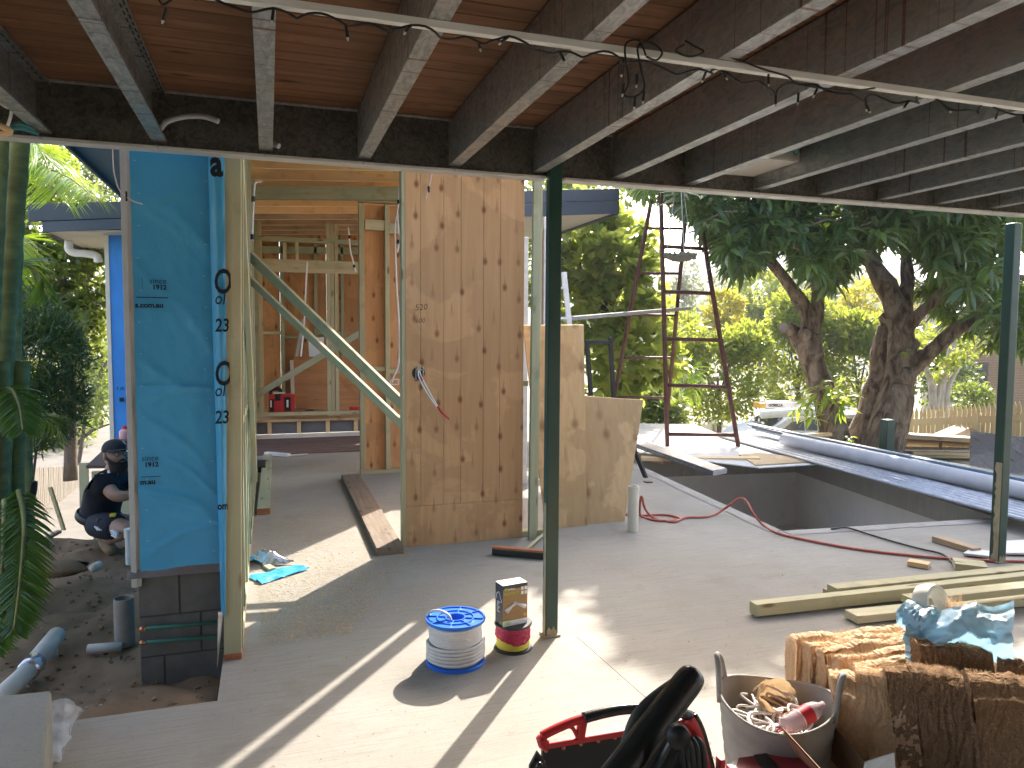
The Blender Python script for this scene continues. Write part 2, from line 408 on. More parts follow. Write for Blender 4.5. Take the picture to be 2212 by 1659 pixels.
m_black = mat('black rubber', (.012, .012, .012), (.02, .02, .019), 12, rough=.5)
m_blackgloss = mat('black glossy plastic', (.018, .018, .016), (.026, .025, .022), 30, rough=.25, bmp=.05, bscale=200)
m_red = mat('red plastic', (.45, .02, .02), (.55, .03, .03), 8, rough=.35)
m_concwhite = mat('pvc dusty', (.50, .46, .38), (.66, .62, .54), 7, rough=.6, bmp=.1)
m_pvcgrey = mat('grey pvc', (.52, .51, .53), (.62, .61, .62), 5, rough=.45)

# ---------------------------------------------------------------- ground, slab, pool
def sstep(t): t = max(0., min(1., t)); return t*t*(3-2*t)
def gz(x, y):
    dx = max(-3.4-x, 0, x-9.6); dy = max(-7-y, 0, y-12.2); d = sqrt(dx*dx+dy*dy)
    s2 = 1.9*sstep((y-7.1)/1.8)*sstep((-.7-x)/.4)
    return -.26 - max(s2, 2.1*sstep(d/(3.6 if x < -3 else 7.0))) + (.12*fbm(x*.3, y*.3) if d > .5 else 0)*min(1, d/4)
def spaced(a, b, c0, core):
    out = list(np.linspace(-core, core, 61)); s = 1.0; x = core
    while x < c0: x += s; s *= 1.18; out.append(x)
    neg = [-v for v in out[61:]][::-1]
    return neg+out
sx_ = spaced(0, 0, 900, 26); NB = MB(); idx = {}
gx = [v+3 for v in sx_]; gy = [v+6 for v in sx_]
for i, x in enumerate(gx):
    for j, y in enumerate(gy): NB.v.append((x, y, gz(x, y)))
ny = len(gy)
for i in range(len(gx)-1):
    for j in range(ny-1):
        cx, cy = (gx[i]+gx[i+1])/2, (gy[j]+gy[j+1])/2
        if -.1 < cx < 7.8 and -3 < cy < 10.4: continue
        NB.f.append((i*ny+j, (i+1)*ny+j, (i+1)*ny+j+1, i*ny+j+1))
structure(NB.build('ground', m_ground, smooth=True, fixn=False))

POOL = [G(1690, 1147), V((4.46, 8.6, 0)), V((6.85, 8.35, 0)), V((6.27, 4.93, 0))]
outer = [V(p) for p in ((-1.35, -5, 0), (7.9, -5, 0), (7.9, 10.55, 0), (-.24, 10.55, 0), (-.24, 3.43, 0), (-1.35, 3.43, 0))]
joint = [V(p) for p in ((1.655, 1.2, 0), (1.658, 1.2, 0), (1.561, 3.60, 0), (1.558, 3.60, 0))]
tri = geometry.tessellate_polygon([outer, POOL, joint]); allv = outer+POOL+joint
b = MB().add(allv, tri); n0 = len(b.v)
for loop in (outer, POOL, joint):
    m_ = len(loop)
    for i in range(m_):
        p, q = loop[i], loop[(i+1) % m_]; b.add([p, q, q-V((0, 0, .22)), p-V((0, 0, .22))], [(0, 1, 2, 3)])
o = b.build('patio_slab', m_slab, origin=(0, 0, 0)); structure(o)
structure(MB().bb((1.5, 1.1, -.03), (1.72, 3.65, -.006)).build('joint_base', m_slabdark))
b = MB(); pc = sum(POOL, V())/4
PD = -.95
for i in range(4):
    p, q = POOL[i], POOL[(i+1) % 4]; e = .004
    p2 = p+(p-pc).normalized()*e; q2 = q+(q-pc).normalized()*e
    d = q2-p2; nn = 24
    b.grid(lambda u, w: p2+d*u+V((0, 0, -.012+PD*w)), nn, 8)
b.add([p+V((0, 0, PD)) for p in POOL], [(0, 1, 2, 3)])
structure(b.build('pool_shell', m_pool, fixn=False))
# rough coping round the pool opening (chipped edge strip, part of the slab)
cop = thing('pool_coping', 'rough chipped concrete edge strip round the empty pool', 'pool edge', POOL[0])
m_cop = concrete('coping', (.33, .30, .26), (.44, .40, .35), stain=(.19, .16, .12), sc=3, bstr=1.2)
for (i, j) in ((0, 1), (3, 0)):
    p, q = POOL[i], POOL[j]; d = q-p; nrm = V((-d.y, d.x, 0)).normalized()
    if nrm.dot(p-pc) < 0: nrm = -nrm
    b = MB(); nu = 60
    b.grid(lambda u, w: p+d*u+nrm*(.006+(.13+.02*fbm(u*9, i+3.1))*w)+V((0, 0, .004+.012*abs(fbm(u*30+i*7, w*4))*(1-abs(2*w-1)))), nu, 4)
    b.build('edge_strip', m_cop, cop, smooth=True)
# bare earth on the left
def dz(x, y):
    z = -.10 + .05*fbm(x*1.7, y*1.7) + .02*fbm(x*6, y*6, 3)
    z += .16*math.exp(-((x+2.3)**2/.3+(y-6.9)**2/.6))-.07*sstep((y-5.2)/.8) + .10*math.exp(-((x+1.35)**2/.12+(y-5.55)**2/.08))
    z -= 1.8*sstep((y-7.0)/1.8)*sstep((-.7-x)/.4)
    if x > -.3: z = min(z, -.05)
    if y < 3.6: z = min(z, -.03-.02*sstep((3.6-y)/.3))
    return z
b = MB().grid(lambda u, w: (lambda x, y: V((x, y, dz(x, y))))(-4.6+4.34*u, 3.36+6.4*w), 130, 180)
structure(b.build('bare_earth', m_dirt, smooth=True, fixn=False))
m_pebble = mat('pebble', (.20, .17, .13), (.45, .40, .33), 30, rough=.9)
def pebbles(name, n, fx, m, smin, smax):
    b = MB()
    for k in range(n):
        p = fx(); r = random.uniform(smin, smax); R = Matrix.Rotation(random.uniform(0, pi), 3, V(rvec(1)[0]))
        b.box(p, (r*2, r*random.uniform(.7, 1.5), r*.8), R)
    return stuff(b.build(name, m))
def fdirt():
    x, y = random.uniform(-1.9, -.3), random.uniform(3.5, 7); return V((x, y, dz(x, y)+.004))
pebbles('earth_clods', 500, fdirt, m_dirt, .004, .016); pebbles('pale_stones', 110, fdirt, m_pebble, .003, .010)

# ---------------------------------------------------------------- overhead deck
YB = 3.70
deck = thing('elevated_deck', 'overhead deck of old red boards on galvanised joists, seen from below', 'deck', (0, YB, 2.45))
def joist(k):
    x0 = .45*k-.03; x1 = x0+.06; z0, z1 = 2.472, 2.692; t, l = .003, .014
    poly = [(x0, z0), (x1, z0), (x1, z0+l), (x1-t, z0+l), (x1-t, z0+t), (x0+t, z0+t), (x0+t, z1-t), (x1-t, z1-t), (x1-t, z1-l), (x1, z1-l), (x1, z1), (x0, z1)]
    b = MB(); n = len(poly); vs = [V((u, -4.2, w)) for u, w in poly]+[V((u, YB-.006, w)) for u, w in poly]
    b.add(vs, [tuple(range(n)), tuple(reversed(range(n, 2*n)))]+[(i, n+i, n+(i+1) % n, (i+1) % n) for i in range(n)])
    return b.build('joist', m_galvweb, deck, bevel=.0012)
for k in range(-4, 13):
    j = joist(k)
    if k in (-2, -1):
        b = MB()
        for q in range(34):
            y = YB-.08-q*.058
            b.bb((.45*k+.004, y, 2.6872), (.45*k+.009, y+.03, 2.6886)); b.bb((.45*k+.018, y+.028, 2.6872), (.45*k+.023, y+.058, 2.6886))
        stuff(b.build('slot_row', m_black, j))
m_fl = m_galv
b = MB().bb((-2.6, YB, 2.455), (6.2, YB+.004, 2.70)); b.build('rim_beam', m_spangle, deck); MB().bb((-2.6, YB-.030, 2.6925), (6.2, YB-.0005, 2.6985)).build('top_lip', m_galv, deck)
for (a, c) in ((-2.6, 1.385), (1.49, 6.2)):
    MB().bb((a, YB-.028, 2.440), (c, YB+.05, 2.4545)).build('bottom_flange', m_alu, deck, bevel=.002)
bolt0 = None
for k in range(-2, 12):
    if k == 3: continue
    o = MB().lathe((.45*k-.005, YB-.029, 2.447), [(0, 0), (.007, 0), (.006, .004), (0, .005)], 8, Matrix.Rotation(pi/2, 3, 'X')).build('bolt', m_tan, deck)
nb = 26; bw = .086
for i in range(nb):
    y1 = YB-.03-i*(bw+.005)+(.0 if i else .05)
    o = MB().bb((-2.6, YB-.03-i*(bw+.005)-bw, 2.700+random.uniform(0, .003)), (2.235, y1, 2.722)).build('floorboard', m_deckwood, deck, bevel=.002)
for i, (a, c) in enumerate(((2.24, 3.60), (3.604, 4.95), (4.954, 6.2))):
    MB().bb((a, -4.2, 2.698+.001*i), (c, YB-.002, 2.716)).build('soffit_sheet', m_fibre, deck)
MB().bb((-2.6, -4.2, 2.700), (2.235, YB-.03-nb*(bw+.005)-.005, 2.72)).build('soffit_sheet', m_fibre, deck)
for (x, y, s, sz) in ((3.32, 2.72, '30-11-06', .035), (2.95, 3.0, '22818 x 2400mm', .03), (3.0, 3.35, 'R1706=20', .03)):
    text(s, (x, y, 2.6965), (0, -1, 0), (-1, 0, 0), sz, m_ink, deck)

def steel_post(px, py, label, name='steel_post', w=.072, top=2.44, worn=True, d=.055):
    base = G(px, py); t = thing(name, label, 'post', base, 'green steel posts holding up the deck')
    MB().bb(base+V((-w/2, -d/2, .012)), base+V((w/2, d/2, top))).build('shaft', m_greenpaint, t, bevel=.006)
    if worn:
        b = MB(); c = base
        # flaked paint: a thin irregular skin on the left face and low on the front
        pts = []
        for side in (0, 1):
            n = 26
            def fn(u, ww):
                z = .012+ww*(.72 if side == 0 else .10)
                if side == 0: return c+V((-w/2-.0012, -d/2+.004+(d-.008)*u*(.55+.45*abs(fbm(ww*14, 1.3))), z))
                return c+V((-w/2+.006+(w-.012)*u*.96, -d/2-.0012, .012+(z-.012)*(.25+.75*max(0, fbm(u*6, 4.2)))))
            b.grid(fn, 6, n)
        b.build('bare_patch', m_worn, t, fixn=False)
    MB().bb(base+V((-w/2-.012, -d/2-.012, 0)), base+V((w/2+.012, d/2+.012, .012))).build('base_plate', m_worn, t, bevel=.004)
    return t
steel_post(1188, 1372, 'dark green steel post with flaked base beside the cable reels', top=2.69)
steel_post(2154, 1213, 'dark green steel post at the right edge beside the pool', top=2.438, w=.075, d=.075)
# thin batten under the joists with the string lights
bt = tag(MB().bb((-.9, 2.020, 2.450), (3.9, 2.046, 2.4715)).build('ceiling_batten', mat('white batten', (.74, .72, .67), (.82, .80, .76), 10, (.3, 4, 4), rough=.5), bevel=.002), 'narrow white batten fixed across the undersides of the joists', 'batten')
sl = thing('string_lights', 'black string lights wound round the white batten overhead', 'string lights', (1.2, 2.03, 2.44))
pts = []; x = -.15
while x < 3.4:
    w = .10+.9*sstep((x-.6)/1.2); sag = abs(fbm(x*2.3, 8.1))
    ph = x*23+2*fbm(x*3, 2.2)
    pts.append(V((x+.012*sin(ph*2), 2.03+.026*cos(ph)*(1 if x > .2 else .4)-.01, 2.448-.022*abs(sin(ph))-.05*sag*w+.02*cos(ph)*w))); x += .022
m_wire = mat('black light wire', (.012, .013, .012), rough=.5)
MB().tube(smoothpts(pts, 2), .0034, 5).build('wire', m_wire, sl, smooth=True)
def loop(pxs, name='wire'): cable(name, [Yp(x, y, 2.0) for x, y in pxs], .0032, m_wire, sl, 5, 5)
loop([(1395, 120), (1380, 88), (1350, 100), (1358, 175), (1348, 205), (1372, 208), (1392, 190), (1385, 150), (1378, 100), (1405, 92), (1430, 112), (1418, 130), (1396, 122)])
loop([(1560, 118), (1610, 135), (1650, 150), (1700, 165), (1720, 180), (1770, 190), (1840, 196), (1890, 190)])
loop([(1480, 88), (1500, 100), (1520, 112), (1490, 122), (1460, 110), (1478, 96)])
loop([(340, -8), (352, 10), (376, -6)]); 
m_bulb = mat('clear bulb tip', (.5, .48, .42), rough=.3)
k = 0
for i in range(4, len(pts), 4):
    if RNG.random() < .45: continue
    p = pts[i]; d = V((RNG.normal()*.5, RNG.normal()*.5, -1.2+RNG.normal()*.6)).normalized()
    bl = MB().tube([p, p+d*.032], .0042, 6).build('bulb', m_wire, sl); MB().tube([p+d*.032, p+d*.040], [.004, .0022], 6).build('bulb_tip', m_bulb, bl)
for (x, y) in ((360, 18), (1348, 180), (1392, 196), (1376, 160), (1372, 208), (1660, 160), (1870, 215), (1725, 200)):
    p = Yp(x, y, 1.99); d = V((.2*RNG.normal(), .1, -1)).normalized()
    bl = MB().tube([p, p+d*.03], .004, 6).build('bulb', m_wire, sl); MB().tube([p+d*.03, p+d*.038], [.004, .002], 6).build('bulb_tip', m_bulb, bl)
# conduit stubs on the rim beam
def ribbed(name, pts, r, m, label, cat):
    P = smoothpts(pts, 22); rr = [r*(1.0 if i % 2 else .86) for i in range(len(P))]
    return tag(MB().tube(P, rr, 10).build(name, m, smooth=True), label, cat)
ribbed('conduit', [Yp(347, 278, YB-.02), Yp(362, 262, YB-.04), Yp(400, 252, YB-.07), Yp(440, 252, YB-.09), Yp(472, 262, YB-.12)], .0125, m_pvcgrey, 'grey corrugated conduit curving out of the rim beam', 'conduit')
ribbed('conduit', [Yp(588, 312, YB), Yp(596, 313, YB-.03), Yp(603, 316, YB-.04)], .013, m_pvcgrey, 'short grey conduit stub behind the third joist end', 'conduit')
# tray and hoses up between two joists at the right
t = thing('ceiling_tray', 'shallow pale metal tray with a clear strip set between two joists', 'tray', (2.47, 3.55, 2.5))
MB().bb((2.285, 3.30, 2.545), (2.665, 3.69, 2.552)).build('tray_base', m_soffit, t); MB().bb((2.285, 3.295, 2.55), (2.665, 3.30, 2.60)).build('tray_side', m_alu, t)
b = MB()
for i in range(9): b.bb((2.33+i*.013, 3.291, 2.562), (2.337+i*.013, 3.295, 2.59))
stuff(b.build('vent_slots', m_tan, t))
m_hose = mat('green hose', (.04, .13, .10), (.06, .17, .13), 9, rough=.5)
t = thing('garden_hose', 'coiled green hose stowed above the pale ceiling tray', 'hose', (2.47, 3.2, 2.6))
for i, (dy, dz_) in enumerate(((0, 0), (.03, .02), (-.03, .03))):
    cable('hose_coil', [V((2.30, 3.22+dy, 2.62+dz_)), V((2.42, 3.17+dy, 2.628+dz_)), V((2.55, 3.20+dy, 2.61+dz_)), V((2.64, 3.30+dy, 2.585+dz_)), V((2.655, 3.42, 2.57+dz_))], .013, m_hose, t, 8)
# odds and ends stowed above the first joist, far left
tag(MB().tube(smoothpts([Yp(-60, 250, 3.4), Yp(-10, 268, 3.4), Yp(22, 283, 3.4), Yp(0, 290, 3.42), Yp(-60, 290, 3.45)], 5), .012, 8).build('timber_hoop', m_raft, smooth=True), 'curved pale timber piece tucked behind the far left joist', 'timber')
t = thing('cable_coil', 'coil of white and teal cable tucked under the deck at far left', 'cable', (-1.1, 3.5, 2.5))
cable('white_cable', [Yp(-40, 200, 3.5), Yp(8, 228, 3.5), Yp(25, 240, 3.5), Yp(12, 285, 3.55)], .006, m_white, t)
m_teal = mat('teal cable', (.03, .2, .25), rough=.5)
for i in range(4): cable('teal_cable', [Yp(10, 276+i*3, 3.55), Yp(35, 266+i*4, 3.55), Yp(60, 270+i*4, 3.58), Yp(84, 290, 3.6)], .006, m_teal if i % 2 else m_hose, t)
# unseen house behind the camera that holds the deck; keeps its underside dark
MB_ = MB().bb((-6, -4.6, -.3), (9, -4.3, 6)); structure(MB_.build('house_wall', mat('grey rendered wall', (.15, .145, .14), (.20, .195, .185), 8, rough=.9)))
structure(MB().bb((-6, -4.3, 2.72), (-2.6, -1.0, 2.9)).build('house_eave', m_fibre))

# ---------------------------------------------------------------- the new building
YW = 3.90                                     # front of the near blue wall
def zroof(x): return 3.37+.055*(x-.5)         # underside of the rafters
# near blue wall
xl, xr = Yp(291, 1237, YW).x, Yp(470, 1222, YW).x
zb = .47
bw_ = thing('blue_wrapped_wall', 'narrow wall covered in blue printed building wrap standing on grey blocks', 'wall', (xl, YW, -.12))
def wrinkled(x0, x1, z0, z1, y, folds, amp=.004, seed=0.):
    def fn(u, w):
        x = x0+(x1-x0)*u; z = z0+(z1-z0)*w; d = amp*1.1*fbm(x*5+seed, z*3)+.0022*fbm(x*16+z*5, z*7-x*4+seed)
        for (fx, fz, ang, width, hgt, ln) in folds:
            ca, sa = cos(ang), sin(ang); a = (x-fx)*ca+(z-fz)*sa; c = -(x-fx)*sa+(z-fz)*ca
            if abs(a) < ln: c += .03*sin(a*9+fx*20); d += .5*hgt*math.exp(-(c/width)**2)*(1-(a/ln)**2)**2
        return V((x, y-.004-max(-.003, d), z))
    return fn
folds = [(-.45, 1.12, -.9, .02, .016, .35), (-.5, 1.45, -.85, .025, .014, .3), (-.42, 1.33, .05, .012, .018, .25), (-.4, .78, -.55, .022, .02, .3), (-.5, .86, -.5, .014, .016, .3), (-.4, .62, .35, .02, .018, .3),
         (-.38, .72, -.3, .014, .016, .25), (-.44, 2.26, .05, .016, .014, .3), (-.38, 2.12, -.75, .03, .013, .35), (-.5, 2.2, -.9, .018, .012, .25), (-.3, 1.62, -.8, .02, .012, .3), (-.52, 1.9, -1.0, .02, .009, .3), (-.34, .9, -.6, .012, .014, .25)]
zs = 1.345
xt = Yp(291, 800, YW).x
MB().grid(wrinkled(xt+.003, xr+.03, zb-.005, zs+.03, YW-.006, folds, seed=3), 40, 90).build('wrap_sheet', m_wrap, bw_, smooth=True, fixn=False)
MB().grid(wrinkled(xt+.003, xr+.03, zs, 3.1, YW, folds), 40, 130).build('wrap_sheet', m_wrap, bw_, smooth=True, fixn=False)
MB().bb((xl+.01, YW+.002, zb), (xr+.05, YW+.09, 3.12)).build('wall_core', m_pine, bw_)
b = MB(); xt = Yp(291, 800, YW).x
b.prism([(xt-.038, YW-.012), (xt-.014, YW-.016), (xt-.011, YW-.006), (xt+.004, YW-.004), (xt+.004, YW+.02), (xt-.038, YW+.02)], 2, .40, 3.12)
b.build('corner_trim', m_tan, bw_, bevel=.002)
b = MB()
for z in (.75, 1.25, 1.75, 2.2): b.lathe((xt-.026, YW-.0145, z), [(0, -.003), (.004, -.002), (.004, 0)], 8, Matrix.Rotation(pi/2, 3, 'X'))
stuff(b.build('screw_heads', m_alu, bw_))
b = MB()
for k in range(26): px_, pz_ = (xt+.02+RNG.random()*.02 if k % 2 else xr-.015-RNG.random()*.03), .55+k*.075; b.bb((px_, YW-.021, pz_), (px_+.009, YW-.0185, pz_+.002))
stuff(b.build('staples', m_alu, bw_))
fl = MB(); q0, q1 = Yp(286, 1241, YW-.03), Yp(469, 1224, YW-.03)
fl.slab([(xl-.03, YW-.008, zb+.015), (xr+.012, YW-.008, zb+.015), (xr+.012, YW-.03, zb-.022), (xl-.03, YW-.03, zb-.022)], (0, .012, -.004)); fl.build('flashing', m_foil, bw_)
bh = .195
for r in range(4):
    zt = zb-.03-r*(bh+.008); off = .0 if r % 2 else .2
    xs = [xl+.01] + [x for x in (xl+.22+off*.0 if r % 2 == 0 else xl+.16, xl+.30) if False]
    cut = [xl+.012, xl+(.195 if r == 0 else .29 if r == 1 else .12), xr+.04]
    for a, c in zip(cut[:-1], cut[1:]):
        MB().bb((a+.004, YW+.012+random.uniform(0, .002), zt-bh), (c-.004, YW+.09, zt)).build('block', m_block, bw_, bevel=.003)
MB().bb((xl+.014, YW+.018, -.4), (xr+.04, YW+.085, zb-.02)).build('mortar', mat('mortar', (.055, .05, .045), rough=.95), bw_)
m_pipegreen = mat('green pipe lagging', (.02, .11, .07), (.03, .15, .1), 9, rough=.6)
m_copper = mat('copper', (.45, .2, .1), rough=.35, metal=.9)
pp = thing('water_pipes', 'two green lagged copper pipes along the grey block base', 'pipes', (xl, YW, .1))
for (y0, y1) in ((1366, 1352), (1396, 1382)):
    p, q = Yp(312, y0-8, YW-.015), Yp(474, y1-8, YW-.015); MB().tube([p, q], .010, 8).build('pipe', m_pipegreen, pp, smooth=True)
    MB().tube([p-V((.02, 0, .001)), p+V((.004, 0, 0))], .012, 8).build('copper_end', m_copper, pp, smooth=True)
def wt(s, px, py, size, Y, bold=0., m=m_ink, parent=bw_, shear=0.): 
    p = Yp(px, py, Y); return text(s, p, (1, 0, .012), (0, 0, 1), size, m, parent, bold=bold, shear=shear)
YT = YW-.026
for (sx0, sy0) in ((323, 612), (306, 996)):
    wt('since', sx0, sy0, .037, YT); wt('1912', sx0+6, sy0+13, .031, YT, .0012)
wt('s.com.au', 292, 664, .0345, YT, .0014); wt('m.au', 303, 1047, .0345, YT, .0014)
for (a, c, y) in ((294, 363, 643), (304, 347, 1030)):
    p, q = Yp(a, y, YT), Yp(c, y, YT); MB().bb(p, q+V((0, .0005, .0015))).build('print_line', m_ink, bw_)
p = Yp(307, 625, YT); MB().bb(p, p+V((.0015, .0005, .055))).build('print_line', m_ink, bw_)
# loose wrap flap folded round the near end of the timber wall
YF = 3.838
fa = Yp(463, 800, YF).x; fb = Yp(503, 800, YF).x
flap = thing('loose_wrap_flap', 'loose strip of blue wrap with big black letters hanging beside the end stud', 'building wrap', (fa, YF, .3))
FXR = lambda py: float(np.interp(py, [335, 600, 900, 1150, 1340], [504, 500, 497, 491, 485]))
def ff(u, w):
    z = .235+2.75*w; py = 1340-1005*w; x0 = Yp(474-11*w, 1200, YF).x; x1 = Yp(FXR(py), 1200, YF).x
    bulge = .012*sin(pi*u)*(1+.6*fbm(1.5, z*2.2))+.004*fbm(u*4, z*6)
    return V((x0+(x1-x0)*u, YF-bulge+.03*(1-u)**3, z))
MB().grid(ff, 14, 150).build('wrap_strip', m_wrap, flap, smooth=True, fixn=False)
def ft(s, px, py, size, bold=0., shear=.0, xs=.74): p = Yp(px, py, YF-.024); return text(s, p, (1, 0, .012), (0, 0, 1), size, m_ink, flap, bold=bold, shear=shear, xs=xs, clip=Yp(FXR(py-15)-.5, py, YF-.024).x-p.x)
for oy in (0, 199):
    ft('O', 461 if oy == 0 else 463, 633+oy, .165, .003, .1, .62); ft('ol', 463, 657+oy, .085, .0005, .2); ft('23', 464, 716+oy, .088, .0015, .12)
ft('a', 455, 378, .17, .006); ft('om', 470, 1101, .05, .002)
b = MB(); a0 = Yp(474, 1340, YF)
b.grid(lambda u, w: V((a0.x-.004+(.022*(1-w)+.002)*u-.01*w, YF-.01-.03*w*(1-u), .26-.27*w)), 4, 8); b.build('torn_end', m_foil, flap, fixn=False)

# side wall of timber frames running away from the viewer
sw = thing('timber_side_wall', 'long treated pine stud wall running back from the blue wrapped end', 'wall frame', (-.2, YW, 0))
XS = -.195
b0 = timber('end_stud', V((-.198, 3.895, .045)), V((-.190, 3.895, 3.1)), .045, .085, m_pinegreen, sw, up=(0, 1, 0)) if False else None
e0 = Yp(503, 1400, 3.87).x; e1 = Yp(508, 400, 3.87).x
timber('stud', V((e0, 3.875, .03)), V((e1, 3.875, 3.15)), .082, .045, m_pinepale, sw, up=(0, 1, 0))
timber('stud', V((e0+.004, 3.935, .03)), V((e1+.006, 3.935, 3.15)), .086, .045, m_pine, sw, up=(0, 1, 0))
timber('plate_end', V((e0-.043, 3.885, .015)), V((e0+.043, 3.885, .015)), .075, .034, m_endgrain, sw)
y = 4.5; i = 0
while y < 9.4:
    timber('stud', V((XS-.0+.002*(i % 2), y, .045)), V((XS+.002*(i % 2), y, 3.3)), .045, .09, m_pinegreen if i % 3 == 0 else m_pine, sw, up=(1, 0, 0)); y += .45; i += 1
timber('plate', V((XS, 3.99, .0225)), V((XS, 9.45, .0225)), .09, .043, m_pine, sw); timber('plate', V((XS, 3.99, 3.322)), V((XS, 9.45, 3.322)), .09, .043, m_pine, sw)
for z in (1.1, 2.2): 
    for k in range(11): timber('noggin', V((XS, 4.525+k*.45, z)), V((XS, 4.905+k*.45, z)), .085, .042, m_pine, sw)
MB().bb((XS-.052, 3.93, -.05), (XS-.048, 9.9, 3.3)).build('wrap_sheet', m_wrap, sw)
# propped timbers near the side wall and across the doorway
br = timber('timber_prop', Xp(519, 330, -.138), Xp(551, 1033, -.122), .085, .035, m_pinepale, up=(1, 0, .0)); tag(br, 'tall pale timber leaning along the inside of the stud wall', 'timber')
br = timber('timber_brace', Yp(540, 552, 7.4), Yp(880, 884, 5.60), .034, .088, m_pine); tag(br, 'wide green timber brace, upper of the two sloping across the doorway', 'brace', 'braces across the doorway')
br = timber('timber_brace', Yp(540, 604, 7.3), Yp(878, 925, 5.59), .034, .062, m_pinepale); tag(br, 'narrower yellow timber brace, lower of the two sloping across the doorway', 'brace', 'braces across the doorway')

# front ply wall
PY = 5.56
pa, pb = Yp(877, 1100, PY).x, Yp(1129, 1100, PY).x
pw = thing('plywood_wall', 'tall front wall of tan plywood with dark knots beside the doorway', 'wall', (pa, PY, 0))
zj = Yp(1000, 1087, PY).z
tops = 3.30; n = 7; ed = [pa, pa+.115, pa+.295, pa+.430, pa+.610, pa+.745, pb]
for a, c in zip(ed[:-1], ed[1:]):
    o = MB().bb((a+.0012, PY, zj+.002), (c-.0012, PY+.012, tops-.075)).build('ply_panel', m_ply, pw, bevel=.0012)
    o.pass_index = 0
MB().bb((pa, PY+.0005, tops-.073), (pb, PY+.012, tops)).build('ply_strip', m_plywarm, pw); MB().bb((pa, PY+.0005, .0), (pb, PY+.012, zj)).build('ply_strip', m_ply, pw, bevel=.0015)
MB().bb((pa, PY+.0125, .0), (pb, PY+.014, tops)).build('backing_sheet', m_plywarm, pw)
timber('stud', V((pa-.012, PY+.05, .0)), V((pa-.012, PY+.05, tops)), .03, .092, m_pinepale, pw, up=(0, 1, 0))
for x in (pa+.42, pb-.03): timber('stud', V((x, PY+.062, .045)), V((x, PY+.062, tops)), .045, .09, m_pine, pw, up=(0, 1, 0))
timber('plate', V((pa+.01, PY+.062, .0225)), V((2.12, PY+.062, .0225)), .09, .043, m_pine, pw)
text('520', Yp(896, 671, PY-.001), (1, 0, .1), (0, 0, 1), .065, m_pencil, pw, shear=.2); text('600', Yp(897, 698, PY-.001), (1, 0, .08), (0, 0, 1), .05, m_pencil, pw, shear=.2)
# stud and noggin right of the ply wall
xs2 = Yp(1147, 1000, PY+.05).x
sf = thing('corner_stud', 'single green stud standing right of the tan plywood wall', 'stud', (xs2, PY+.06, 0))
timber('stud', V((xs2-.03, PY-.075, .0)), V((xs2-.012, PY-.075, 3.2)), .062, .045, m_pinegreen, sf, up=(0, 1, 0)); timber('stud', V((xs2+.042, PY+.07, .045)), V((xs2+.062, PY+.07, 3.2)), .04, .06, m_pine, sf, up=(0, 1, 0))
zn = Yp(1135, 828, PY+.05).z; timber('noggin', V((pb-.005, PY+.062, zn)), V((xs2-.03, PY+.04, zn)), .07, .04, m_pine, sf)
timber('header', V((pb-.005, PY+.062, 3.0)), V((xs2-.03, PY+.04, 3.0)), .07, .3, m_plywarm, sf)
# socket bracket with its taped cable
sb = thing('socket_bracket', 'bright metal socket bracket in a cut hole of the plywood wall', 'bracket', Yp(905, 806, PY-.004))
pc_ = Yp(904, 806, PY-.002)
MB().lathe(pc_+V((0, 0, 0)), [(0, 0), (.050, 0), (.050, .001)], 20, Matrix.Rotation(pi/2, 3, 'X')).build('cut_hole', m_black, sb)
b = MB(); w_, h_ = .033, .056
for (a, c) in (((-w_, -h_), (-w_+.009, h_)), ((w_-.009, -h_), (w_, h_)), ((-w_, -h_), (w_, -h_+.009)), ((-w_, h_-.03), (w_, h_-.02))):
    b.bb(pc_+V((a[0]+.008, -.005, a[1]-.006)), pc_+V((c[0]+.008, -.002, c[1]-.006)))
b.build('frame', m_foil, sb); MB().bb(pc_+V((-.01, -.006, .025)), pc_+V((.018, -.003, .062))).build('timber_glimpse', m_pinepale, sb)
tc = thing('taped_cable', 'white cable with a red taped end hanging from the wall bracket', 'cable', Yp(935, 860, PY-.05))
m_redtape = mat('red tape', (.5, .02, .03), rough=.4)
for dx in (-3, 3):
    cable('white_cable', [Yp(905+dx*.3, 800, PY), Yp(908+dx, 815, PY-.04), Yp(925+dx, 848, PY-.09), Yp(947+dx*.4, 882, PY-.06)], .0055, m_white, tc)
MB().tube([Yp(944, 877, PY-.063), Yp(956, 893, PY-.05), Yp(970, 905, PY-.03)], [.010, .009, .006], 8).build('tape_end', m_redtape, tc, smooth=True)
MB().tube([Yp(908, 814, PY-.035), Yp(912, 822, PY-.055)], .009, 8).build('tape_band', m_redtape, tc, smooth=True)
def hangcable(name, pxs, Y, label, r=.005, m=m_white, marks=()):
    t = thing(name, label, 'cable', Yp(*pxs[0], Y)); cable('sheath', [Yp(x, y, Y) for x, y in pxs], r, m, t)
    for (x, y) in marks: p = Yp(x, y, Y); MB().tube([p-V((0, 0, .022)), p+V((0, 0, .022))], r*1.7, 6).build('tape_band', m_black, t)
    return t
m_pinkwire = mat('pinkish cable', (.62, .5, .46), rough=.5)
hangcable('hanging_cable', [(935, 360), (931, 385), (926, 408), (920, 428)], PY-.03, 'short pink cable dangling in front of the top of the plywood wall', marks=[(926, 409)], m=m_pinkwire)
hangcable('hanging_cable', [(243, 300), (245, 360), (252, 395), (262, 415), (285, 433), (308, 441)], 3.82, 'thin pink cable curling in front of the blue wall at the soffit', .0028, m_pinkwire, [(273, 424)])
hangcable('hanging_cable', [(566, 392), (552, 394), (549, 412), (546, 470), (545, 515), (547, 517)], 6.6, 'doubled white cable hanging by the left stud wall under the rafters', .009, m_white, [(547, 430), (545, 512)])
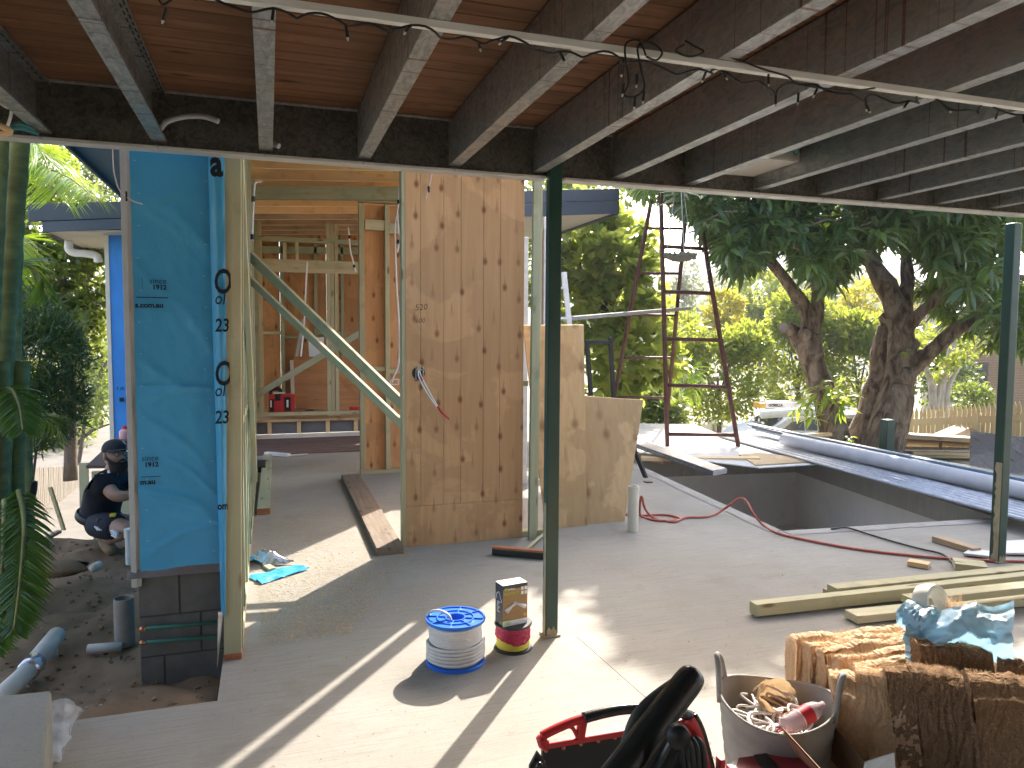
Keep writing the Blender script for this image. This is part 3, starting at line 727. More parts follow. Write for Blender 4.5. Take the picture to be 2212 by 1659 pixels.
hangcable('hanging_cable', [(868, 388), (863, 400), (861, 440), (858, 455), (853, 500), (857, 620), (862, 700), (862, 780), (850, 815), (846, 826)], 8.45, 'long white cable looping down the inner ply partition to a socket plate', .010, m_white, [(861, 436)])
hangcable('hanging_cable', [(858, 455), (860, 490), (863, 520), (858, 545)], 8.42, 'short white cable tail beside the long loop on the partition', .009, m_white, [(860, 522)])
hangcable('hanging_cable', [(752, 492), (754, 505), (757, 540), (763, 565), (769, 588)], 11.0, 'white cable hanging from the rafters before the back room frame', .010, m_white, [(755, 512), (765, 575)])
hangcable('hanging_cable', [(664, 565), (660, 640), (657, 700), (650, 770)], 11.9, 'white cable hanging against the dark ply of the back room', .012, m_white)
sp_ = Yp(852, 825, 8.58); b = MB(); 
for (a, c) in (((-.055, -.035), (-.042, .035)), ((.042, -.035), (.055, .035)), ((-.055, -.035), (.055, -.024)), ((-.055, .024), (.055, .035))): b.bb(sp_+V((a[0], -.01, a[1])), sp_+V((c[0], 0, c[1])))
tag(b.build('socket_plate', m_white), 'white rectangular socket frame on the inner ply partition', 'socket plate')

# partition inside, behind the doorway
QY = 8.72
qa = Yp(779, 900, QY).x; qb = qa+1.62
pt = thing('partition_wall', 'inner partition of orange ply behind green studs', 'wall frame', (qa, QY, 0))
zq = Yp(785, 440, QY).z
MB().bb((qa+.01, QY+.05, .02), (qb, QY+.062, .58)).build('ply_panel', m_plywarm, pt)
MB().bb((qa+.01, QY+.05, .583), (qb, QY+.062, 2.18)).build('ply_panel', m_plywarm, pt); MB().bb((qa+.01, QY+.05, 2.183), (qb, QY+.062, zq)).build('ply_panel', m_plywarm, pt)
for k, x in enumerate((779, 833)): 
    xx = Yp(x+4, 900, QY).x; timber('stud', V((xx, QY, .045)), V((xx, QY, zq)), .06 if k == 0 else .05, .09, m_pine, pt, up=(0, 1, 0))
for k in range(3): timber('stud', V((qa+.62+k*.4, QY, .045)), V((qa+.62+k*.4, QY, zq)), .045, .09, m_pine, pt, up=(0, 1, 0))
timber('plate', V((qa-.01, QY, .02)), V((qb, QY, .02)), .09, .042, m_pine, pt); timber('plate', V((qa-.01, QY, zq+.05)), V((qb, QY, zq+.05)), .09, .07, m_pine, pt)
for (yy, h_) in ((486, .115), (797, .05)):
    z = Yp(800, yy, QY).z; x0, x1 = Yp(784, yy, QY).x, Yp(831, yy, QY).x
    timber('noggin', V((x0+.02, QY, z)), V((x1, QY, z)), .06, h_, m_pinepale, pt); timber('noggin', V((x1+.05, QY, z-.03)), V((x1+.35, QY, z-.03)), .06, h_, m_pinepale, pt)
l0, l1 = Yp(537, 420, QY-.02), Yp(880, 418, QY-.02)
tag(timber('lintel_beam', V((l0.x-.1, QY-.1, l0.z)), V((l1.x+.5, QY-.1, l1.z+.01)), .07, .15, m_pinegreen), 'green treated beam spanning the room under the rafters', 'beam')

# back room: raised floor, frame and ply wall
RY = 12.0; zf = .30; rx0, rx1 = -.55, 3.2
rf = thing('raised_floor', 'raised timber floor at the back with grey panels between its joist ends', 'floor', (1, RY, 0))
MB().bb((rx0, RY+.0, zf-.035), (rx1, 14.2, zf)).build('floor_sheet', m_plypale, rf)
for i, x in enumerate(np.arange(rx0+.1, rx1, .44)): MB().bb((x-.03, RY+.02, .075), (x+.03, RY+.3, zf-.037)).build('floor_joist', m_raft, rf)
MB().bb((rx0, RY+.06, .075), (rx1, RY+.07, zf-.04)).build('grey_panel', mat('grey underfloor panel', (.13, .13, .135), (.17, .17, .175), 5, rough=.8), rf); MB().bb((rx0, RY-.03, .0), (rx1, RY+.02, .072)).build('white_edge', m_cream, rf)
dk = thing('old_decking', 'strip of weathered red brown decking at the foot of the raised floor', 'decking', (1, 11, 0))
m_reddeck = wood('brown decking', (.14, .085, .07), (.22, .14, .115), knot=(.06, .03, .02), grain=.7)
for k in range(13): MB().bb((-.55, 10.42+k*.121, -.02), (3.2, 10.42+k*.121+.115, .014+.003*(k % 2))).build('board', m_reddeck, dk)
bf = thing('back_room_frame', 'green stud frame with header at the edge of the raised back floor', 'wall frame', (1, RY+.1, zf))
def fx(px, y=900): return Yp(px, y, RY+.08).x
for px in (549, 558, 567, 712, 720, 729): timber('stud', V((fx(px), RY+.08, zf+.04)), V((fx(px), RY+.08, 3.36)), .055, .09, m_pine if px != 558 else m_pinegreen, bf, up=(0, 1, 0))
for (py, x0, x1, h_, mm) in ((571, 560, 800, .13, m_pine), (584, 560, 800, .07, m_pinepale), (519, 545, 800, .07, m_pinegreen), (893, 545, 800, .05, m_pine)):
    z = Yp(650, py, RY+.08).z; timber('plate', V((fx(x0, py), RY+.075, z)), V((fx(x1, py), RY+.075, z)), .085, h_, mm, bf)
for px in (620, 646): 
    z0, z1 = Yp(px, 562, RY+.08).z, Yp(px, 524, RY+.08).z; timber('cripple_stud', V((fx(px), RY+.08, z0)), V((fx(px), RY+.08, z1)), .05, .08, m_pinepale, bf, up=(0, 1, 0))
timber('brace', Yp(556, 852, RY), Yp(790, 712, RY), .03, .095, m_pinegreen, bf)
WY = 13.8
bk = thing('back_ply_wall', 'back wall of dark warm ply behind green studs', 'wall', (1, WY, zf))
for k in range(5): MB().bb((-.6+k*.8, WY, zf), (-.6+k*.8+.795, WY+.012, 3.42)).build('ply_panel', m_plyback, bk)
for px in (612, 683, 740, 788): xx = Yp(px, 750, WY-.05).x; timber('stud', V((xx, WY-.05, zf)), V((xx, WY-.05, 3.40)), .05, .09, m_pinegreen, bk, up=(0, 1, 0))
for (a, c, y_) in ((560, 610, 719), (614, 681, 728), (686, 745, 720)): timber('noggin', V((Yp(a, y_, WY-.05).x, WY-.05, Yp(a, y_, WY-.05).z)), V((Yp(c, y_, WY-.05).x, WY-.05, Yp(c, y_, WY-.05).z)), .06, .055, m_pinegreen, bk)
timber('plate', V((-.6, WY-.05, Yp(650, 545, WY).z)), V((3.3, WY-.05, Yp(650, 545, WY).z+.1)), .09, .12, m_pinegreen, bk)
def leanbox(name, quad, t, m, label, cat, bevel=0):
    return tag(MB().slab(quad, t).build(name, m, bevel=bevel), label, cat)
leanbox('ply_sheet', [Yp(634, 770, 13.1), Yp(782, 772, 13.1), Yp(782, 892, 12.8), Yp(638, 880, 12.8)], (0, .02, .0), m_plyorange, 'orange ply sheet leaning in the back room behind the frame', 'ply sheet')
leanbox('white_board', [Yp(666, 730, 13.3), Yp(700, 728, 13.3), Yp(700, 775, 13.2), Yp(668, 775, 13.2)], (0, .01, 0), m_white, 'small white board propped above the orange ply sheet', 'board')
tag(timber('angle_strip', Yp(655, 690, 13.6), Yp(640, 775, 13.1), .05, .02, m_alu), 'thin grey strip leaning behind the orange ply sheet', 'strip')
tag(MB().slab([Yp(626, 778, 13.0), Yp(634, 778, 13.0), Yp(638, 882, 12.7), Yp(630, 884, 12.7)], (0, .02, 0)).build('grey_strip', m_alu), 'pale grey strip beside the left edge of the orange ply sheet', 'strip')
# red tool bag in the back room
tb = thing('tool_tote', 'red and black tool tote standing on the raised back floor', 'tool bag', Yp(605, 893, 12.25))
c0 = Yp(604, 893, 12.3); sc_ = c0.z
def tbox(x0, y0, x1, y1, Y, d, m, nm): MB().bb(Yp(x0, y0, Y), Yp(x1, y1, Y)+V((0, d, 0))).build(nm, m, tb, bevel=.008)
tbox(580, 892, 637, 852, 12.3, .22, m_red, 'body'); tbox(582, 890, 592, 862, 12.285, .02, m_black, 'pocket'); tbox(614, 888, 628, 858, 12.285, .02, m_black, 'pocket'); tbox(594, 866, 606, 852, 12.285, .02, m_black, 'pocket')
tbox(578, 893, 638, 889, 12.27, .25, m_black, 'base'); tbox(619, 880, 623, 864, 12.275, .01, m_white, 'stripe'); tbox(584, 880, 587, 865, 12.275, .01, m_white, 'stripe'); tbox(590, 851, 616, 847, 12.28, .06, m_white, 'ruler')
cable('handle', [Yp(583, 852, 12.35), Yp(586, 842, 12.35), Yp(602, 840, 12.35), Yp(608, 851, 12.35)], .03, m_black, tb)
t = thing('caulking_tool', 'small black hand tool lying on the back floor edge', 'hand tool', Yp(668, 893, 12.2))
MB().bb(Yp(660, 893, 12.2), Yp(677, 886, 12.2)+V((0, .06, 0))).build('body', m_black, t, bevel=.012); MB().bb(Yp(677, 893, 12.2), Yp(694, 891, 12.2)+V((0, .02, 0))).build('blade', m_white, t)
tag(MB().bb(Yp(756, 888, 12.2), Yp(776, 879, 12.2)+V((0, .12, 0))).build('small_case', m_red, bevel=.008), 'small red case lying on the raised floor by the partition', 'case')

FYF = 11.35
# roof: rafters, fascias, soffits
rt = thing('skillion_roof', 'low sloping roof with pale rafters inside and dark two tone fascia outside', 'roof', (.5, 8, 3.3))
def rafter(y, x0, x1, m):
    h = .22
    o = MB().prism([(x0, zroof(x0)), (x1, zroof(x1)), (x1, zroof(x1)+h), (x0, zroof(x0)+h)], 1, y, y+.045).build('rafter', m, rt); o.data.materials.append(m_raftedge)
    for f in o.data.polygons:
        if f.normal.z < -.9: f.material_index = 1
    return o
k = 0; y = 4.62-.02
while y < 14.2:
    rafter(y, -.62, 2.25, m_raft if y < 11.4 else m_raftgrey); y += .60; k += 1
m_iron = mat('roof iron', (.25, .26, .27), (.32, .33, .34), 3, rough=.5, metal=.5)
m_panelpale = wood('pale roof panel', (.50, .34, .18), (.60, .43, .24), knot=(.4, .25, .1), grain=.5)
XE = -1.58
def roofslab(x0, x1, y0, y1, lo, hi, nm, m): 
    MB().prism([(x0, zroof(x0)+lo), (x1, zroof(x1)+lo), (x1, zroof(x1)+hi), (x0, zroof(x0)+hi)], 1, y0, y1).build(nm, m, rt)
roofslab(-.62, 2.3, 4.3, 9.5, .222, .235, 'roof_panel', m_panelpale); roofslab(XE, 2.35, 4.2, FYF-.02, .24, .28, 'roof_sheet', m_iron)
fl_, fr_ = Yp(60, 440, FYF), Yp(1338, 407, FYF)
zW = lambda x: fl_.z-.34+(fr_.z-fl_.z)*(x-fl_.x)/(fr_.x-fl_.x)
MB().prism([(fl_.x, zW(fl_.x)+.30), (fr_.x, zW(fr_.x)+.30), (fr_.x, zW(fr_.x)+.335), (fl_.x, zW(fl_.x)+.335)], 1, FYF+.05, 15.5).build('roof_sheet', m_iron, rt)
roofslab(-.62, 2.6, 9.5, 14.2, .222, .235, 'roof_panel', m_panelpale)
# near eave along the left
MB().bb((XE, 3.6, zroof(XE)-.10), (XE+.03, FYF-.03, zroof(XE)+.26)).build('fascia', m_char, rt, bevel=.004)
MB().slab([(XE+.03, 3.6, zroof(XE)-.05), (-.66, 3.6, zroof(XE)+.0), (-.66, FYF-.03, zroof(XE)+.0), (XE+.03, FYF-.03, zroof(XE)-.05)], (0, 0, .02)).build('soffit', m_tealsoffit, rt)
# far barge, two boards
def barge(x0p, y0a, y0b, x1p, y1a, y1b, Y, d, nm, m):
    a, b_, c, e = Yp(x0p, y0a, Y), Yp(x1p, y1a, Y), Yp(x1p, y1b, Y), Yp(x0p, y0b, Y)
    MB().slab([a, b_, c, e], (0, d, 0)).build(nm, m, rt, bevel=.004)
barge(61, 440, 478, 300, 434, 469.5, FYF, .06, 'barge_cap', m_char); barge(92, 478.6, 501, 300, 470.6, 493.5, FYF+.01, .04, 'barge_board', m_slate)
barge(1090, 413, 439, 1338, 407, 433, FYF, .06, 'barge_cap', m_slate); barge(1090, 439.6, 469, 1338, 433.6, 461, FYF+.01, .04, 'barge_board', m_slate)
zl, zr = Yp(92, 501, FYF), Yp(1338, 461, FYF)
MB().slab([(zl.x, FYF+.05, zl.z+.02), (-.7, FYF+.05, zl.z+.10), (-.7, 15, zl.z+.10), (zl.x, 15, zl.z+.02)], (0, 0, .02)).build('soffit', m_soffit, rt)
MB().slab([(zr.x-.05, FYF+.06, zr.z+.02), (2.65, FYF+.06, zr.z-.10), (2.65, 15, zr.z-.10), (zr.x-.05, 15, zr.z+.02)], (0, 0, .02)).build('soffit', m_soffit, rt)
MB().bb((zl.x-.02, FYF+.07, zl.z-.02), (zl.x+.02, 15, zl.z+.25)).build('fascia', m_char, rt); MB().bb((zr.x-.03, FYF+.07, zr.z-.02), (zr.x+.01, 15, zr.z+.3)).build('fascia', m_char, rt)
dpY = 12.0
cable('downpipe', [Yp(149, 520, dpY), Yp(149, 538, dpY), Yp(160, 546, dpY), Yp(185, 548, dpY), Yp(208, 553, dpY), Yp(212, 566, dpY)], .055, m_white, rt, 10)
# far blue wall on the left
FY = 11.8; f0 = Yp(240, 700, FY).x
fw = thing('far_blue_wall', 'bright blue wrapped outer wall further back at the left', 'wall', (f0, FY, .2))
MB().grid(wrinkled(f0, -.24, .02, 3.35, FY, [(-1.7, .6, .9, .06, .03, .6), (-1.75, 1.2, -1.0, .05, .02, .6), (-1.6, .5, -.8, .05, .03, .5)], .01), 24, 60).build('wrap_sheet', m_wrapfar, fw, smooth=True, fixn=False)
MB().bb((f0-.055, FY-.02, .0), (f0, FY+.03, 3.35)).build('corner_trim', m_cream, fw, bevel=.004); MB().bb((f0, FY+.02, .05), (-.24, FY+.12, 3.35)).build('wall_core', m_pine, fw)
for (s, x, y, sz) in (('07 3', 268, 836, .055),): text(s, Yp(x, y, FY-.05), (-1, 0, 0), (0, 0, -1), sz, m_ink, fw, bold=.001)
p = Yp(258, 868, FY-.05); MB().bb(p, p+V((.06, .001, .06))).build('print_block', m_ink, fw)
MB().bb((f0-.08, FY-.01, -2.2), (-.24, FY+.2, -.005)).build('wall_base', m_block, fw)
# silver door posts and white ladder seen past the steel post
ap = thing('aluminium_post', 'slim silver post behind the dark green steel post', 'post', Yp(1180, 700, 8.2)); p, q = Yp(1181, 720, 8.2), Yp(1181, 470, 8.2); MB().bb(V((p.x-.055, 8.17, 0)), V((p.x+.055, 8.25, q.z))).build('shaft', m_alu, ap, bevel=.006); MB().bb(V((p.x-.06, 8.16, q.z-.15)), V((p.x+.06, 8.26, q.z+.0))).build('cap', m_white, ap, bevel=.006)
p = Yp(1135, 700, 7.6); q = Yp(1135, 512, 7.6); tag(MB().bb(V((p.x-.03, 7.6, 0)), V((p.x+.03, 7.66, q.z))).build('door_jamb', m_alu, bevel=.004), 'pale door jamb standing just right of the plywood wall', 'door jamb')
ld = thing('white_ladder', 'white stepladder partly hidden behind the steel post', 'ladder', G(1190, 1010))
lz = 8.9
for (a, c) in (((1168, 588), (1150, 1010)), ((1218, 588), (1262, 1010))): MB().bar(Yp(*a, lz), Yp(*c, lz-.15), .03, .07, up=(1, 0, 0)).build('stile', m_white, ld, bevel=.004)
for i in range(6):
    t_ = i/6.5+.08; a = Yp(1168, 588, lz).lerp(Yp(1150, 1010, lz-.15), t_); c = Yp(1218, 588, lz).lerp(Yp(1262, 1010, lz-.15), t_); MB().bar(a, c, .08, .025).build('tread', m_white, ld)

# ---------------------------------------------------------------- leaning sheets and yard things
def leansheet(pts, lab, Yb, Yt, m=m_plypale):
    q = [Yp(pts[0][0], pts[0][1], Yt), Yp(pts[1][0], pts[1][1], Yt), Yp(pts[2][0], pts[2][1], Yb), Yp(pts[3][0], pts[3][1], Yb)]
    return tag(MB().slab(q, (0, .016, .004)).build('ply_sheet', m, bevel=.001), lab, 'ply sheet', 'ply sheets leaning beside the wall')
leansheet([(1130, 703), (1261, 702), (1268, 1138), (1178, 1140)], 'taller plain ply sheet leaning right behind the dark green steel post', 5.75, 6.02)
leansheet([(1240, 854), (1390, 865), (1348, 1134), (1230, 1137)], 'shorter ply sheet with a slanted right edge leaning beside the white pipe stub', 5.79, 6.05)
def stub(px, pb, pt, r, label, m=m_concwhite, z=0., cap=False):
    b = G(px, pb, z); top = Yp(px, pt, b.y).z
    prof = [(r, 0), (r, top-z), (r-.006, top-z), (r-.006, top-z-.15 if not cap else top-z-.002), (0, top-z-.15 if not cap else top-z-.002)]
    if cap: prof = [(r, 0), (r, top-z-.06), (r+.006, top-z-.06), (r+.006, top-z), (0, top-z)]
    return tag(MB().lathe(b, prof, 24).build('pipe_stub', m, smooth=True, sharp=40), label, 'pipe')
stub(1367, 1147, 1050, .045, 'dusty cream pipe stub standing up from the slab beside the hose', m_cream)
stub(270, 1392, 1291, .052, 'dirt stained grey pipe stub rising from the earth by the block base', mat('muddy pvc', (.22, .18, .14), (.34, .30, .25), 5, rough=.8), z=-.1)
stub(283, 1218, 1142, .034, 'capped white pipe standing beside the kneeling worker', m_white, z=.0, cap=True)
# half buried white pipe
bp = thing('drain_pipe', 'white drain pipe half buried in the earth with taped joints', 'pipe', G(60, 1440, -.05))
for (pts, r) in (([(122, 1372), (60, 1450)], .046), ([(62, 1448), (5, 1500), (-30, 1540)], .042)):
    MB().tube([G(x, y, -.03) for x, y in pts], r, 14).build('pipe', m_concwhite, bp, smooth=True)
MB().tube([G(75, 1432, -.03), G(60, 1450, -.03)], .052, 14).build('joint', m_foil, bp, smooth=True)
bp2 = thing('branch_pipe', 'thin white branch pipe lying across the earth to the grey stub', 'pipe', G(180, 1405, -.07))
for (a, c, r) in (((95, 1417), (125, 1410), .03), ((190, 1402), (262, 1397), .026)): MB().tube([G(*a, -.08), G(*c, -.08)], r, 10).build('pipe', m_concwhite, bp2, smooth=True)
# broom
bm = thing('broom', 'wide black push broom lying on the slab behind the steel post', 'broom', G(1120, 1195))
p, q = G(1064, 1190, .03), G(1180, 1200, .03); MB().bar(p, q, .055, .05).build('bristles', m_black, bm, bevel=.012); MB().bar(p+V((0, 0, .03)), q+V((0, 0, .03)), .05, .018).build('head', m_endgrain, bm, bevel=.004)
MB().tube([G(1135, 1188, .06), G(1166, 1160, .03), G(1215, 1128, .02)], .012, 8).build('handle', m_pine, bm, smooth=True)

# tall trestle
m_rust = mat('rusty red paint', (.07, .022, .018), (.13, .045, .032), 14, rough=.6, bmp=.2, bscale=60)
tr = thing('trestle', 'tall rusty steel trestle standing on white sheets beyond the pool', 'trestle', G(1500, 978, .05))
Fd, Bd = 9.15, 10.1
def rod(a, c, r=.033): MB().tube([a, c], r, 8).build('leg', m_rust, tr, smooth=True)
FL0, FL1 = Yp(1442, 974, Fd), Yp(1424, 300, Fd+.5); FR0, FR1 = Yp(1597, 978, Fd-.3), Yp(1484, 300, Fd+.25)
BL0, BL1 = Yp(1318, 905, Bd+1.6), Yp(1432, 300, Fd+.7); BR0, BR1 = Yp(1443, 880, Bd+1.6), Yp(1496, 300, Fd+.45)
for a, c in ((FL0, FL1), (FR0, FR1), (BL0, BL1), (BR0, BR1)): rod(a, c)
def at_y(a, c, py):
    lo, hi = 0., 1.
    def yy(t): p = a.lerp(c, t)-CAMP; w = p.dot(_f); return CY-FPX*p.dot(_u)/w
    for _ in range(30):
        m = (lo+hi)/2
        if yy(m) > py: lo = m
        else: hi = m
    return a.lerp(c, lo)
for y0, y1 in ((437, 440), (532, 538), (630, 634), (732, 735), (832, 836), (938, 940)): MB().tube([at_y(FL0, FL1, y0), at_y(FR0, FR1, y1)], .027, 8).build('rung', m_rust, tr, smooth=True)
for y0 in (410, 493, 590, 680, 772, 858): MB().tube([at_y(BL0, BL1, y0), at_y(BR0, BR1, y0+1)], .022, 8).build('rung', m_rust, tr, smooth=True)
pk = tag(timber('plank', at_y(BL0, BL1, 674).lerp(at_y(BR0, BR1, 670), 1.15)+V((0, -.05, .02)), Yp(1205, 690, 9.4), .22, .05, mat('grey plank', (.28, .27, .24), (.4, .38, .34), 6, (1, 8, 8), rough=.8)), 'long grey plank laid through the rusty trestle at rung height', 'plank')
# bird feeder on chains
bf_ = thing('hanging_feeder', 'mossy shallow dish hanging on chains before the rusty trestle', 'bird feeder', Yp(1470, 555, 8.4))
c = Yp(1470, 556, 8.4); m_moss = mat('moss rim', (.10, .11, .07), (.3, .3, .22), 30, rough=.9, bmp=1., bscale=50)
MB().lathe(c, [(0, -.055), (.10, -.05), (.18, -.01), (.205, .03), (.19, .035), (.15, .0), (0, -.02)], 24).build('dish', m_oldconc, bf_, smooth=True)
b = MB()
for k in range(70): a = k/70*2*pi; b.lathe(c+V((.195*cos(a), .195*sin(a), .025+.012*RNG.normal())), [(0, -.02), (.022, 0), (0, .02)], 5)
b.build('moss_rim', m_moss, bf_, smooth=True)
top = Yp(1468, 340, 8.4)
for a in (0.2, 2.3, 4.4): MB().tube([c+V((.19*cos(a), .19*sin(a), .03)), top], .006, 5).build('chain', m_galv, bf_)
# black A-frame trestle
bt_ = thing('black_trestle', 'black steel trestle standing behind the shorter ply sheet', 'trestle', G(1390, 1040))
TY = 7.9
def blk(a, c, Ya, Yc=None, r=.022): MB().bar(Yp(*a, Ya), Yp(*c, Yc or Ya), r*2, r*2).build('bar', m_black, bt_, bevel=.003)
blk((1268, 739), (1320, 739), TY); blk((1268, 735), (1277, 868), TY); blk((1318, 728), (1326, 868), TY); blk((1270, 860), (1330, 866), TY, r=.03); blk((1326, 860), (1398, 1040), TY, 7.55); blk((1280, 866), (1310, 1040), TY, 7.6)
p = G(1400, 1042); MB().bb(p-V((.04, .04, 0)), p+V((.04, .04, .012))).build('foot', m_black, bt_, bevel=.003)
# sheets beyond the pool
m_lightsheet = mat('white cement sheet', (.60, .58, .54), (.70, .68, .64), 5, rough=.8)
tag(MB().slab([G(1330, 915, .06), G(1500, 918, .06), G(1580, 950, .06), G(1330, 960, .06)], (0, 0, .012)).build('cement_sheet', m_lightsheet), 'white cement sheet lying furthest back beyond the pool', 'sheet', 'white sheets lying beyond the pool')
tag(MB().slab([G(1380, 945, .075), G(1690, 948, .075), G(1775, 1004, .075), G(1640, 1012, .075), G(1375, 980, .075)], (0, 0, .012)).build('cement_sheet', m_lightsheet), 'large bright white sheet under the feet of the rusty trestle', 'sheet', 'white sheets lying beyond the pool')
tag(MB().slab([G(1596, 984, .085), G(1640, 980, .085), G(1776, 998, .085), G(1632, 1007, .085)], (0, 0, .016)).build('ply_board', m_plypale), 'thin ply board jutting over the pool edge below the trestle', 'board')
tag(timber('timber_plank', G(1385, 990, .06), G(1640, 992, .09), .16, .05, m_raft), 'brown timber plank across the pool edge under the trestle feet', 'plank')
tag(timber('timber_plank', G(1360, 985, .03), G(1440, 998, .03), .14, .04, m_raftgrey), 'short weathered timber piece at the pool edge behind the aluminium plank', 'plank')
m_walk = galv('shaded plank aluminium', (.16, .165, .18), (.26, .27, .29), metal=.7, rough=.4)  # metal darkened, tree shade over the plank put into its colour
wk = thing('aluminium_plank', 'ribbed aluminium scaffold plank sticking out over the pool', 'scaffold plank', G(1480, 1000, .25))
a, c = G(1360, 952, .22), Yp(1555, 1020, 7.55); d = (c-a).normalized(); sd_ = d.cross(V((0, 0, 1))).normalized()
MB().bar(a, c, .26, .055).build('deck', m_walk, wk, bevel=.004)
for i in range(8):
    o_ = sd_*(-.115+.033*i)+V((0, 0, .031)); MB().bar(a+o_, c+o_, .012, .008).build('rib', m_alu, wk)
MB().bar(c-d*.004+V((0, 0, 0)), c+d*.006, .262, .057).build('end_cap', m_tan, wk, bevel=.003)
# corrugated sheets, pipes beyond pool
m_corr = galv('corrugated sheet', (.36, .37, .40), (.46, .47, .50), metal=.45, rough=.42, vs=6, stretch=(1, 1, 1))
A_, B_, C_, D_ = G(1546, 942, .10), G(1642, 929, .10), G(2275, 1092, .12), G(2275, 1143, .12)
def corr(u, w): p = A_.lerp(B_, w).lerp(D_.lerp(C_, w), u); return p+V((0, 0, .026*sin(w*2*pi*9)))
b = MB().grid(corr, 2, 144); o = b.build('corrugated_sheets', m_corr, smooth=True, fixn=False); mo = o.modifiers.new('thick', 'SOLIDIFY'); mo.thickness = .004
tag(o, 'stack of long grey corrugated roof sheets laid over the far pool edge', 'roof sheets')
def pipe(name, pxs, r, m, label, cat, z=.2, n=16):
    return tag(MB().tube([G(x, y, z) for x, y in pxs], r, n).build(name, m, smooth=True, sharp=50), label, cat)
pipe('large_pipe', [(1694, 949), (2290, 1078)], .085, m_pvcgrey, 'long thick grey pipe lying on the corrugated sheets', 'pipe', .22)
m_bluegrey = mat('blue grey steel', (.22, .30, .38), (.32, .40, .48), 4, rough=.4, metal=.3)
t = thing('steel_lengths', 'bundle of blue grey steel lengths beyond the thick grey pipe', 'steel bundle', G(1900, 985, .25))
for i, (y0, y1, z) in enumerate(((917, 1040, .26), (922, 1052, .24), (928, 1064, .2))): MB().bar(G(1620+i*9, y0, z), G(2290, y1+12, z), .09, .035).build('length', m_bluegrey if i != 1 else m_slate, t, bevel=.003)
# timber rail, green stump of post
tag(timber('timber_rail', Dp(1690, 942, 11.8), Dp(1795, 938, 11.8), .1, .05, m_raft), 'short timber rail in front of the left mango trunk', 'timber')
t = thing('short_post', 'short cut off green steel post by the right mango trunk', 'post', Dp(1913, 975, 10.6)); p, q = Dp(1914, 990, 10.6), Dp(1914, 906, 10.6); MB().bb(V((p.x-.07, p.y-.07, p.z)), V((p.x+.07, p.y+.07, q.z))).build('shaft', m_greenpaint, t, bevel=.008); MB().bb(V((p.x-.066, p.y-.066, q.z)), V((p.x+.066, p.y+.066, q.z+.004))).build('cap', m_alu, t)
# timber rack
rk = thing('timber_rack', 'low rack of stacked old boards below the picket fence', 'timber rack', Dp(2020, 980, 12.2))
for (x0, y0, x1, y1, hh, mm, dd) in ((1925, 939, 2112, 950, .07, m_raftgrey, 12), (1925, 969, 2110, 972, .03, m_cream, 12.3), (1960, 976, 2105, 978, .05, m_raft, 12.2), (1935, 983, 2110, 984, .04, m_pinepale, 12.2), (1935, 992, 2110, 996, .07, m_raftgrey, 12.3), (2000, 999, 2100, 1002, .04, m_cream, 12.0), (1950, 1003, 2110, 1010, .10, m_raftgrey, 12.1)):
    timber('board', Dp(x0, y0, dd), Dp(x1, y1, dd), .35, hh, mm, rk)
MB().slab([Dp(1928, 945, 12.05), Dp(2110, 955, 12.05), Dp(2110, 965, 12.7), Dp(1935, 962, 12.7)], (0, 0, .02)).build('shadow_shelf', m_raftgrey, rk)
for x in (1948, 2030, 2095): timber('bearer', Dp(x, 950, 12.3), Dp(x+8, 1015, 12.3), .06, .05, m_raftgrey, rk)
timber('prop', Dp(1922, 958, 11.9), Dp(1936, 990, 11.9), .06, .05, m_cream, rk)
tag(MB().slab([Dp(2043, 947, 12.5), Dp(2096, 924, 12.8), Dp(2150, 946, 12.6)], (0, .3, .02)).build('bent_board', m_raftgrey), 'bent weathered board peaking above the timber rack', 'board')
m_greyply = ply('weathered grey ply', (.26, .22, .20), (.36, .31, .28), (.12, .09, .08), stain=.5)
tag(MB().slab([Dp(2100, 932, 11.2), Dp(2160, 938, 11.0), Dp(2156, 1016, 10.6), Dp(2098, 1006, 10.8)], (0, .03, 0)).build('grey_sheet', m_greyply), 'weathered grey ply sheet upright left of the right steel post', 'ply sheet', 'grey ply sheets by the rack')
tag(MB().slab([Dp(2172, 940, 11.0), Dp(2300, 952, 10.6), Dp(2300, 1040, 10.2), Dp(2170, 1020, 10.6)], (0, .03, 0)).build('grey_sheet', m_greyply), 'weathered grey ply sheet upright right of the right steel post', 'ply sheet', 'grey ply sheets by the rack')

# picket fences
m_picket = mat('cream picket paint', (.55, .46, .28), (.66, .57, .38), 5, (1, 1, .3), rough=.7)
def picket_fence(p0, p1, n, h, label, rail_h=.12):
    t = thing('picket_fence', label, 'fence', p0); d = p1-p0; ang = atan2(d.y, d.x); w = d.length/n*.82
    me = None
    prof = [(-w/2, 0), (w/2, 0), (w/2, h*.80), (w*.34, h*.815), (w/2, h*.85), (w*.46, h*.91), (0, h), (-w*.46, h*.91), (-w/2, h*.85), (-w*.34, h*.815), (-w/2, h*.80)]
    b = MB().prism(prof, 1, -.011, .011); o0 = b.build('picket', m_picket, None, origin=(0, 0, 0))
    for i in range(n):
        o = o0 if i == 0 else o0.copy()
        if i: COL.objects.link(o)
        o.parent = t; o.location = d*((i+.5)/n); o.rotation_euler = (0, random.uniform(-.012, .012), ang)
    for f in (.2, .76): MB().bar(p0+V((0, -.03, h*f)), p1+V((0, -.03, h*f)), .04, rail_h).build('rail', m_picket, t)
    for f in (.02, .5, .98): q = p0.lerp(p1, f); MB().bb(q+V((-.05, .02, -.8)), q+V((.05, .12, h*.85))).build('fence_post', m_picket, t)
    return t
pA, pB = Dp(2040, 990, 13.2), Dp(2340, 985, 12.4); pA = Dp(2042, 985, 13.4)
a0 = Dp(2035, 962, 13.6); 
tA, tB = Dp(1951, 882, 14.2), Dp(2330, 858, 11.6); hF = 1.15
